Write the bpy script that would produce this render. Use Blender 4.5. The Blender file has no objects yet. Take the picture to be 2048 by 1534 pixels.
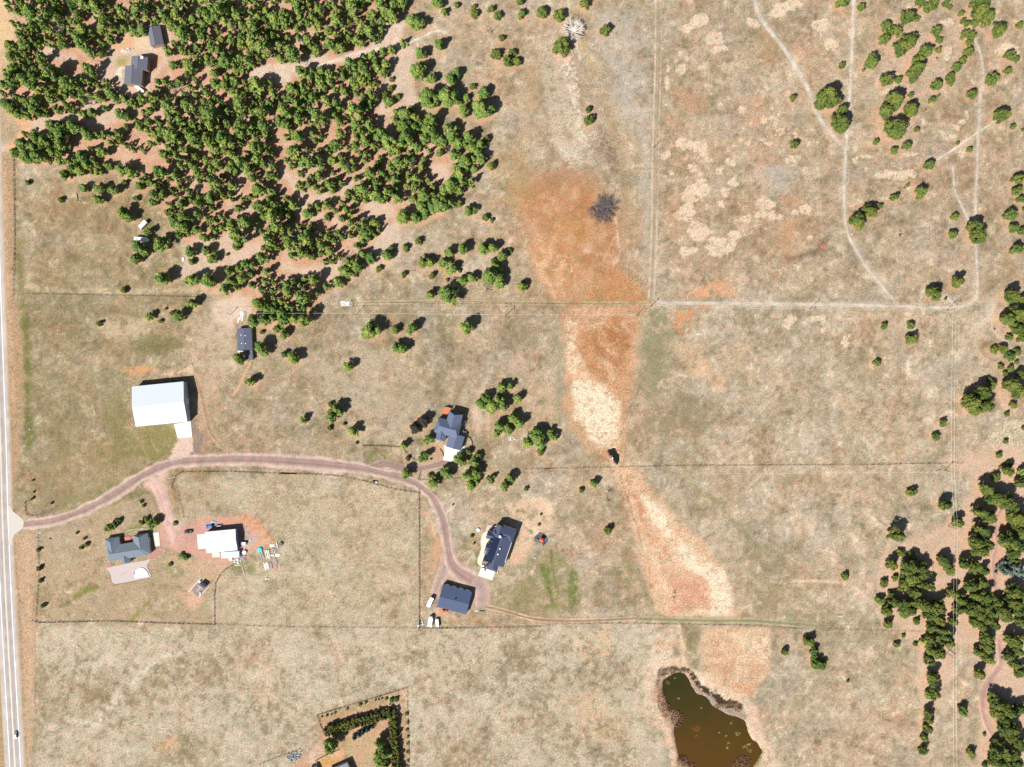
import bpy, math, random
import numpy as np
from mathutils import Vector, Matrix

# ------------------------------------------------------------------ scene set-up
scene = bpy.context.scene
R = math.radians
SC = 0.34                     # metres of ground per unit of the survey grid
CX, CY = 1024.0, 767.0        # survey grid origin
ALT = 493.0                   # height the survey was flown at
cam_d = bpy.data.cameras.new('camera')
cam = bpy.data.objects.new('camera', cam_d)
scene.collection.objects.link(cam)
cam.location = (0, 0, ALT)
cam_d.sensor_width = 36.0
cam_d.lens = 36.0 * 1450.0 / 2048.0
cam_d.clip_start = 1.0
cam_d.clip_end = 9000.0
scene.camera = cam

SUN_EL = 46.0
SUN_AZ = 225.0                # sun stands in the south-west
world = bpy.data.worlds.new("World")
scene.world = world
world.use_nodes = True
wn = world.node_tree.nodes
wl = world.node_tree.links
for n in list(wn):
    wn.remove(n)
sky = wn.new('ShaderNodeTexSky')
sky.sky_type = 'NISHITA'
sky.sun_disc = False
sky.sun_elevation = R(SUN_EL)
sky.sun_rotation = R(SUN_AZ)
bg = wn.new('ShaderNodeBackground')
bg.inputs['Strength'].default_value = 0.05
wo = wn.new('ShaderNodeOutputWorld')
wl.new(sky.outputs[0], bg.inputs['Color'])
wl.new(bg.outputs[0], wo.inputs['Surface'])
sd = bpy.data.lights.new('sun', 'SUN')
sd.energy = 5.0
sd.angle = R(0.5)
sd.color = (1.0, 0.965, 0.91)
sun = bpy.data.objects.new('sun', sd)
scene.collection.objects.link(sun)
sun.rotation_euler = (R(90 - SUN_EL), 0, R(-45))
scene.view_settings.view_transform = 'Standard'
scene.view_settings.look = 'None'
scene.view_settings.gamma = 1.0
scene.view_settings.exposure = 0.75
GAIN = 1.86                   # what the light and exposure above do to a flat white card

rnd = random.Random(7)
C = scene.collection


def W(px, py, h=0.0):
    """survey grid reading of a point h metres above the ground -> world position"""
    k = SC * (1.0 - h / ALT)
    return ((px - CX) * k, (CY - py) * k, h)


def G(x, y):
    return x / SC + CX, CY - y / SC


def lin(c):
    c = c / 255.0
    return c / 12.92 if c <= 0.04045 else ((c + 0.055) / 1.055) ** 2.4


def S(r, g, b, cap=0.8):
    """a sunlit colour reading -> base colour"""
    return tuple(min(cap, lin(v) / GAIN) for v in (r, g, b))


# ------------------------------------------------------------------ materials
MATS = {}


def mat(name, col, rough=0.85, var=0.12, scale=1.5, metallic=0.0, bump=0.0, spec=0.3, stretch=None):
    if name in MATS:
        return MATS[name]
    m = bpy.data.materials.new(name)
    m.use_nodes = True
    nt = m.node_tree
    b = nt.nodes['Principled BSDF']
    b.inputs['Roughness'].default_value = rough
    b.inputs['Metallic'].default_value = metallic
    b.inputs['Specular IOR Level'].default_value = spec
    tc = nt.nodes.new('ShaderNodeNewGeometry')
    nz = nt.nodes.new('ShaderNodeTexNoise')
    nz.inputs['Scale'].default_value = scale
    nz.inputs['Detail'].default_value = 6
    nz.inputs['Roughness'].default_value = 0.65
    if stretch:
        mp = nt.nodes.new('ShaderNodeMapping')
        mp.inputs['Scale'].default_value = stretch
        nt.links.new(tc.outputs['Position'], mp.inputs['Vector'])
        nt.links.new(mp.outputs[0], nz.inputs['Vector'])
    else:
        nt.links.new(tc.outputs['Position'], nz.inputs['Vector'])
    mr = nt.nodes.new('ShaderNodeMapRange')
    mr.inputs['From Min'].default_value = 0.3
    mr.inputs['From Max'].default_value = 0.7
    mr.inputs['To Min'].default_value = 1 - var
    mr.inputs['To Max'].default_value = 1 + var
    nt.links.new(nz.outputs['Fac'], mr.inputs['Value'])
    vm = nt.nodes.new('ShaderNodeVectorMath')
    vm.operation = 'SCALE'
    vm.inputs[0].default_value = col[:3]
    nt.links.new(mr.outputs[0], vm.inputs['Scale'])
    nt.links.new(vm.outputs[0], b.inputs['Base Color'])
    if bump:
        bp = nt.nodes.new('ShaderNodeBump')
        bp.inputs['Strength'].default_value = bump
        bp.inputs['Distance'].default_value = 0.1
        nt.links.new(nz.outputs['Fac'], bp.inputs['Height'])
        nt.links.new(bp.outputs[0], b.inputs['Normal'])
    MATS[name] = m
    return m


def paint_mat(name, grain=1.0, s1=0.85, s2=3.4, bump=0.3):
    """earth and grass: colour of the place comes from the mesh attribute, grain from noise"""
    m = bpy.data.materials.new(name)
    m.use_nodes = True
    nt = m.node_tree
    N, L = nt.nodes, nt.links
    b = N['Principled BSDF']
    b.inputs['Roughness'].default_value = 0.95
    b.inputs['Specular IOR Level'].default_value = 0.1
    at = N.new('ShaderNodeAttribute'); at.attribute_name = 'soil'
    gr = N.new('ShaderNodeAttribute'); gr.attribute_name = 'grain'
    geo = N.new('ShaderNodeNewGeometry')
    n1 = N.new('ShaderNodeTexNoise'); n1.inputs['Scale'].default_value = s1
    n1.inputs['Detail'].default_value = 8; n1.inputs['Roughness'].default_value = 0.8
    n2 = N.new('ShaderNodeTexNoise'); n2.inputs['Scale'].default_value = s2
    n2.inputs['Detail'].default_value = 3; n2.inputs['Roughness'].default_value = 0.7
    n3 = N.new('ShaderNodeTexNoise'); n3.inputs['Scale'].default_value = 0.22
    n3.inputs['Detail'].default_value = 8
    for n in (n1, n2, n3):
        L.new(geo.outputs['Position'], n.inputs['Vector'])
    a = N.new('ShaderNodeMath'); a.operation = 'ADD'
    L.new(n1.outputs['Fac'], a.inputs[0]); L.new(n2.outputs['Fac'], a.inputs[1])
    c = N.new('ShaderNodeMath'); c.operation = 'SUBTRACT'; c.inputs[1].default_value = 1.0
    L.new(a.outputs[0], c.inputs[0])
    d = N.new('ShaderNodeMath'); d.operation = 'MULTIPLY'
    L.new(c.outputs[0], d.inputs[0]); L.new(gr.outputs['Fac'], d.inputs[1])
    e = N.new('ShaderNodeMath'); e.operation = 'MULTIPLY_ADD'
    e.inputs[1].default_value = 2.7 * grain; e.inputs[2].default_value = 1.0
    L.new(d.outputs[0], e.inputs[0])
    f = N.new('ShaderNodeMath'); f.operation = 'MAXIMUM'; f.inputs[1].default_value = 0.25
    L.new(e.outputs[0], f.inputs[0])
    # scattered darker tussocks, denser in some places than in others
    n4 = N.new('ShaderNodeTexNoise'); n4.inputs['Scale'].default_value = 1.15; n4.inputs['Detail'].default_value = 3
    n5 = N.new('ShaderNodeTexNoise'); n5.inputs['Scale'].default_value = 0.09; n5.inputs['Detail'].default_value = 4
    for n in (n4, n5): L.new(geo.outputs['Position'], n.inputs['Vector'])
    t1 = N.new('ShaderNodeMath'); t1.operation = 'MULTIPLY_ADD'; t1.inputs[1].default_value = 0.55
    L.new(n5.outputs['Fac'], t1.inputs[0]); L.new(n4.outputs['Fac'], t1.inputs[2])
    t2 = N.new('ShaderNodeMapRange'); t2.inputs['From Min'].default_value = 0.86; t2.inputs['From Max'].default_value = 0.98
    t2.inputs['To Min'].default_value = 1.0; t2.inputs['To Max'].default_value = 0.66
    L.new(t1.outputs[0], t2.inputs['Value'])
    f2 = N.new('ShaderNodeMath'); f2.operation = 'MULTIPLY'
    L.new(f.outputs[0], f2.inputs[0]); L.new(t2.outputs[0], f2.inputs[1])
    sc = N.new('ShaderNodeVectorMath'); sc.operation = 'SCALE'
    L.new(at.outputs['Color'], sc.inputs[0]); L.new(f2.outputs[0], sc.inputs['Scale'])
    # slight warm / cool drift from tuft to tuft
    hs = N.new('ShaderNodeMix'); hs.data_type = 'RGBA'; hs.blend_type = 'MULTIPLY'
    cr = N.new('ShaderNodeMapRange'); cr.inputs['From Min'].default_value = 0.35; cr.inputs['From Max'].default_value = 0.65
    L.new(n3.outputs['Fac'], cr.inputs['Value'])
    mx = N.new('ShaderNodeMix'); mx.data_type = 'RGBA'
    mx.inputs[6].default_value = (0.90, 0.97, 0.92, 1); mx.inputs[7].default_value = (1.10, 1.02, 1.04, 1)
    L.new(cr.outputs[0], mx.inputs[0])
    hs.inputs[0].default_value = 1.0
    L.new(sc.outputs[0], hs.inputs[6]); L.new(mx.outputs[2], hs.inputs[7])
    L.new(hs.outputs[2], b.inputs['Base Color'])
    bp = N.new('ShaderNodeBump'); bp.inputs['Strength'].default_value = bump; bp.inputs['Distance'].default_value = 0.25
    L.new(a.outputs[0], bp.inputs['Height']); L.new(bp.outputs[0], b.inputs['Normal'])
    return m


# ------------------------------------------------------------------ mesh helpers
def mesh_obj(name, V, F, m=None, parent=None, smooth=False):
    me = bpy.data.meshes.new(name)
    me.from_pydata([tuple(v) for v in V], [], [tuple(f) for f in F])
    me.update()
    if m:
        me.materials.append(m)
    if smooth:
        me.polygons.foreach_set('use_smooth', [True] * len(me.polygons))
    o = bpy.data.objects.new(name, me)
    C.objects.link(o)
    if parent:
        o.parent = parent
    return o


def fast_mesh(name, V, T, m=None):
    """V (n,3) float, T (k,3|4) int"""
    me = bpy.data.meshes.new(name)
    n, k, q = len(V), len(T), T.shape[1]
    me.vertices.add(n); me.vertices.foreach_set('co', np.asarray(V, dtype=np.float32).ravel())
    me.loops.add(k * q); me.loops.foreach_set('vertex_index', np.asarray(T, dtype=np.int32).ravel())
    me.polygons.add(k)
    me.polygons.foreach_set('loop_start', np.arange(0, k * q, q, dtype=np.int32))
    try:
        me.polygons.foreach_set('loop_total', np.full(k, q, dtype=np.int32))
    except Exception:
        pass
    me.update(calc_edges=True)
    if m:
        me.materials.append(m)
    return me


def tag(o, label=None, cat=None, group=None, kind=None):
    if label: o['label'] = label
    if cat: o['category'] = cat
    if group: o['group'] = group
    if kind: o['kind'] = kind
    return o


def empty(name, loc, rz=0.0):
    o = bpy.data.objects.new(name, None)
    o.empty_display_size = 0.5
    o.location = loc; o.rotation_euler = (0, 0, rz)
    C.objects.link(o)
    return o


class MB:
    def __init__(self):
        self.V = []; self.F = []

    def add(self, V, F):
        b = len(self.V)
        self.V += [tuple(v) for v in V]
        self.F += [tuple(i + b for i in f) for f in F]
        return self

    def box(self, x0, y0, z0, x1, y1, z1, rz=0.0, about=(0, 0)):
        P = [(x, y, z) for z in (z0, z1) for x, y in ((x0, y0), (x1, y0), (x1, y1), (x0, y1))]
        if rz:
            c, s = math.cos(rz), math.sin(rz)
            P = [(about[0] + (x - about[0]) * c - (y - about[1]) * s, about[1] + (x - about[0]) * s + (y - about[1]) * c, z) for x, y, z in P]
        return self.add(P, [(3, 2, 1, 0), (4, 5, 6, 7), (0, 1, 5, 4), (1, 2, 6, 5), (2, 3, 7, 6), (3, 0, 4, 7)])

    def tube(self, a, b, r0, r1=None, n=6, cap=True):
        if r1 is None: r1 = r0
        a, b = Vector(a), Vector(b)
        d = (b - a).normalized()
        u = d.orthogonal().normalized(); v = d.cross(u)
        P = []
        for p, r in ((a, r0), (b, r1)):
            for i in range(n):
                t = 2 * math.pi * i / n
                P.append(p + (u * math.cos(t) + v * math.sin(t)) * r)
        F = [(i, (i + 1) % n, n + (i + 1) % n, n + i) for i in range(n)]
        if cap:
            F += [tuple(range(n - 1, -1, -1)), tuple(range(n, 2 * n))]
        return self.add(P, F)

    def path(self, pts, rs, n=6):
        for i in range(len(pts) - 1):
            self.tube(pts[i], pts[i + 1], rs[i], rs[i + 1], n, cap=(i == len(pts) - 2))
        return self

    def prism(self, pts, z0, z1):
        """vertical prism over the outline pts (x,y)"""
        n = len(pts)
        P = [(x, y, z0) for x, y in pts] + [(x, y, z1) for x, y in pts]
        A = sum(pts[i][0] * pts[(i + 1) % n][1] - pts[(i + 1) % n][0] * pts[i][1] for i in range(n))
        if A < 0:
            P = [(x, y, z0) for x, y in pts[::-1]] + [(x, y, z1) for x, y in pts[::-1]]
        F = [tuple(range(n - 1, -1, -1)), tuple(range(n, 2 * n))]
        F += [(i, (i + 1) % n, n + (i + 1) % n, n + i) for i in range(n)]
        return self.add(P, F)

    def loft(self, rings):
        n = len(rings[0]); P = [p for r in rings for p in r]; F = []
        for k in range(len(rings) - 1):
            for i in range(n):
                F.append((k * n + i, k * n + (i + 1) % n, (k + 1) * n + (i + 1) % n, (k + 1) * n + i))
        F.append(tuple(range(n - 1, -1, -1))); F.append(tuple(range((len(rings) - 1) * n, len(rings) * n)))
        return self.add(P, F)

    def lump(self, c, r, seed=0, flat=1.0):
        """an irregular boulder"""
        q = random.Random(seed)
        g = (1 + 5 ** .5) / 2
        P = [(-1, g, 0), (1, g, 0), (-1, -g, 0), (1, -g, 0), (0, -1, g), (0, 1, g), (0, -1, -g), (0, 1, -g), (g, 0, -1), (g, 0, 1), (-g, 0, -1), (-g, 0, 1)]
        F = [(0, 11, 5), (0, 5, 1), (0, 1, 7), (0, 7, 10), (0, 10, 11), (1, 5, 9), (5, 11, 4), (11, 10, 2), (10, 7, 6), (7, 1, 8), (3, 9, 4), (3, 4, 2), (3, 2, 6), (3, 6, 8), (3, 8, 9), (4, 9, 5), (2, 4, 11), (6, 2, 10), (8, 6, 7), (9, 8, 1)]
        V = []
        for p in P:
            k = r / 1.9 * q.uniform(0.75, 1.2)
            V.append((c[0] + p[0] * k, c[1] + p[1] * k, c[2] + p[2] * k * flat))
        return self.add(V, F)

    def build(self, name, m, parent=None, smooth=False):
        return mesh_obj(name, self.V, self.F, m, parent, smooth)


# ------------------------------------------------------------------ noise on the survey grid
STEP = 2.5
GX0, GX1, GY0, GY1 = -140.0, 2190.0, -115.0, 1650.0
gx = np.arange(GX0, GX1 + 0.1, STEP)
gy = np.arange(GY0, GY1 + 0.1, STEP)
PX, PY = np.meshgrid(gx, gy)          # rows = y
NY, NX = PX.shape


def vnoise(x, y, scale, seed):
    rs = np.random.RandomState(seed)
    T = rs.rand(256, 256).astype(np.float32)
    u = x / scale + 500; v = y / scale + 500
    iu = np.floor(u).astype(int); iv = np.floor(v).astype(int)
    fu = u - iu; fv = v - iv
    fu = fu * fu * (3 - 2 * fu); fv = fv * fv * (3 - 2 * fv)
    a = T[iv % 256, iu % 256]; b = T[iv % 256, (iu + 1) % 256]
    c = T[(iv + 1) % 256, iu % 256]; d = T[(iv + 1) % 256, (iu + 1) % 256]
    return (a * (1 - fu) + b * fu) * (1 - fv) + (c * (1 - fu) + d * fu) * fv


def fbm(x, y, scale, seed, octs=4, gain=0.55):
    s = 0; a = 1.0; t = 0
    for o in range(octs):
        s = s + a * vnoise(x * 1.0 + 13.7 * o, y, scale / 2 ** o, seed + o * 17)
        t += a; a *= gain
    return s / t * 2 - 1


WX = PX + 13 * fbm(PX, PY, 34, 101, 5, 0.75) + 12 * fbm(PX, PY, 90, 303, 3, 0.6)
WY = PY + 13 * fbm(PX, PY, 34, 202, 5, 0.75) + 12 * fbm(PX, PY, 90, 404, 3, 0.6)


def blur(M, px):
    k = max(1, int(round(px / STEP)))
    if k < 1: return M
    for _ in range(2):
        for ax in (0, 1):
            P = np.pad(M, [(k, k) if a == ax else (0, 0) for a in (0, 1)], mode='edge')
            cs = np.cumsum(P, axis=ax)
            z = np.zeros_like(np.take(cs, [0], axis=ax))
            cs = np.concatenate([z, cs], axis=ax)
            n = 2 * k + 1
            hi = np.take(cs, np.arange(n, cs.shape[ax]), axis=ax)
            lo = np.take(cs, np.arange(0, cs.shape[ax] - n), axis=ax)
            M = (hi - lo) / n
    return M


def inside(pts, X, Y):
    m = np.zeros(X.shape, bool)
    n = len(pts)
    for i in range(n):
        x1, y1 = pts[i]; x2, y2 = pts[(i + 1) % n]
        if y1 == y2: continue
        c = ((y1 > Y) != (y2 > Y)) & (X < (x2 - x1) * (Y - y1) / (y2 - y1) + x1)
        m ^= c
    return m


def pmask(pts, feather=4, warp=1.0):
    xs = [p[0] for p in pts]; ys = [p[1] for p in pts]
    pad = 16 + feather * 3
    i0 = max(0, int((min(xs) - pad - GX0) / STEP)); i1 = min(NX, int((max(xs) + pad - GX0) / STEP) + 1)
    j0 = max(0, int((min(ys) - pad - GY0) / STEP)); j1 = min(NY, int((max(ys) + pad - GY0) / STEP) + 1)
    if i1 <= i0 or j1 <= j0: return None
    sl = (slice(j0, j1), slice(i0, i1))
    X = PX[sl] * (1 - warp) + WX[sl] * warp
    Y = PY[sl] * (1 - warp) + WY[sl] * warp
    M = inside(pts, X, Y).astype(np.float32)
    feather *= 0.6
    if feather > 1.2: M = blur(M, feather)
    return sl, M


def dist_poly(pts, X, Y):
    D = np.full(X.shape, 1e9, np.float32)
    for i in range(len(pts) - 1):
        x1, y1 = pts[i]; x2, y2 = pts[i + 1]
        dx, dy = x2 - x1, y2 - y1
        t = np.clip(((X - x1) * dx + (Y - y1) * dy) / (dx * dx + dy * dy + 1e-9), 0, 1)
        D = np.minimum(D, np.hypot(X - x1 - t * dx, Y - y1 - t * dy))
    return D


def smask(pts, width, feather=2, warp=0.25):
    xs = [p[0] for p in pts]; ys = [p[1] for p in pts]
    pad = 12 + width + feather * 2
    i0 = max(0, int((min(xs) - pad - GX0) / STEP)); i1 = min(NX, int((max(xs) + pad - GX0) / STEP) + 1)
    j0 = max(0, int((min(ys) - pad - GY0) / STEP)); j1 = min(NY, int((max(ys) + pad - GY0) / STEP) + 1)
    if i1 <= i0 or j1 <= j0: return None
    sl = (slice(j0, j1), slice(i0, i1))
    X = PX[sl] * (1 - warp) + WX[sl] * warp
    Y = PY[sl] * (1 - warp) + WY[sl] * warp
    D = dist_poly(pts, X, Y)
    return sl, np.clip((width / 2 + feather - D) / (2 * feather + 1e-6) + 0.0, 0, 1).astype(np.float32)


COL = np.zeros((NY, NX, 3), np.float32)
GRN = np.full((NY, NX), 1.0, np.float32)


def put(res, col, alpha=1.0, grain=None, breakup=0.0, bscale=14, seed=5):
    if res is None: return
    sl, M = res
    M = M * alpha
    if breakup:
        breakup *= 0.72
        n = fbm(PX[sl], PY[sl], bscale, seed, 4, 0.7)
        M = M * np.clip(0.5 + n * 3.2 + (0.5 - breakup) * 2, 0, 1)
    c = np.array(S(*col), np.float32)
    COL[sl] = COL[sl] * (1 - M[..., None]) + c * M[..., None]
    if grain is not None:
        GRN[sl] = GRN[sl] * (1 - M) + grain * M


def poly(col, alpha, feather, pts, grain=None, breakup=0.0, bscale=14, seed=5, warp=1.0):
    put(pmask(pts, feather, warp), col, alpha, grain, breakup, bscale, seed)


def stroke(col, alpha, width, pts, feather=2, grain=None, breakup=0.0, bscale=14, seed=5, warp=0.25):
    put(smask(pts, width, feather, warp), col, alpha, grain, breakup, bscale, seed)


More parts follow.
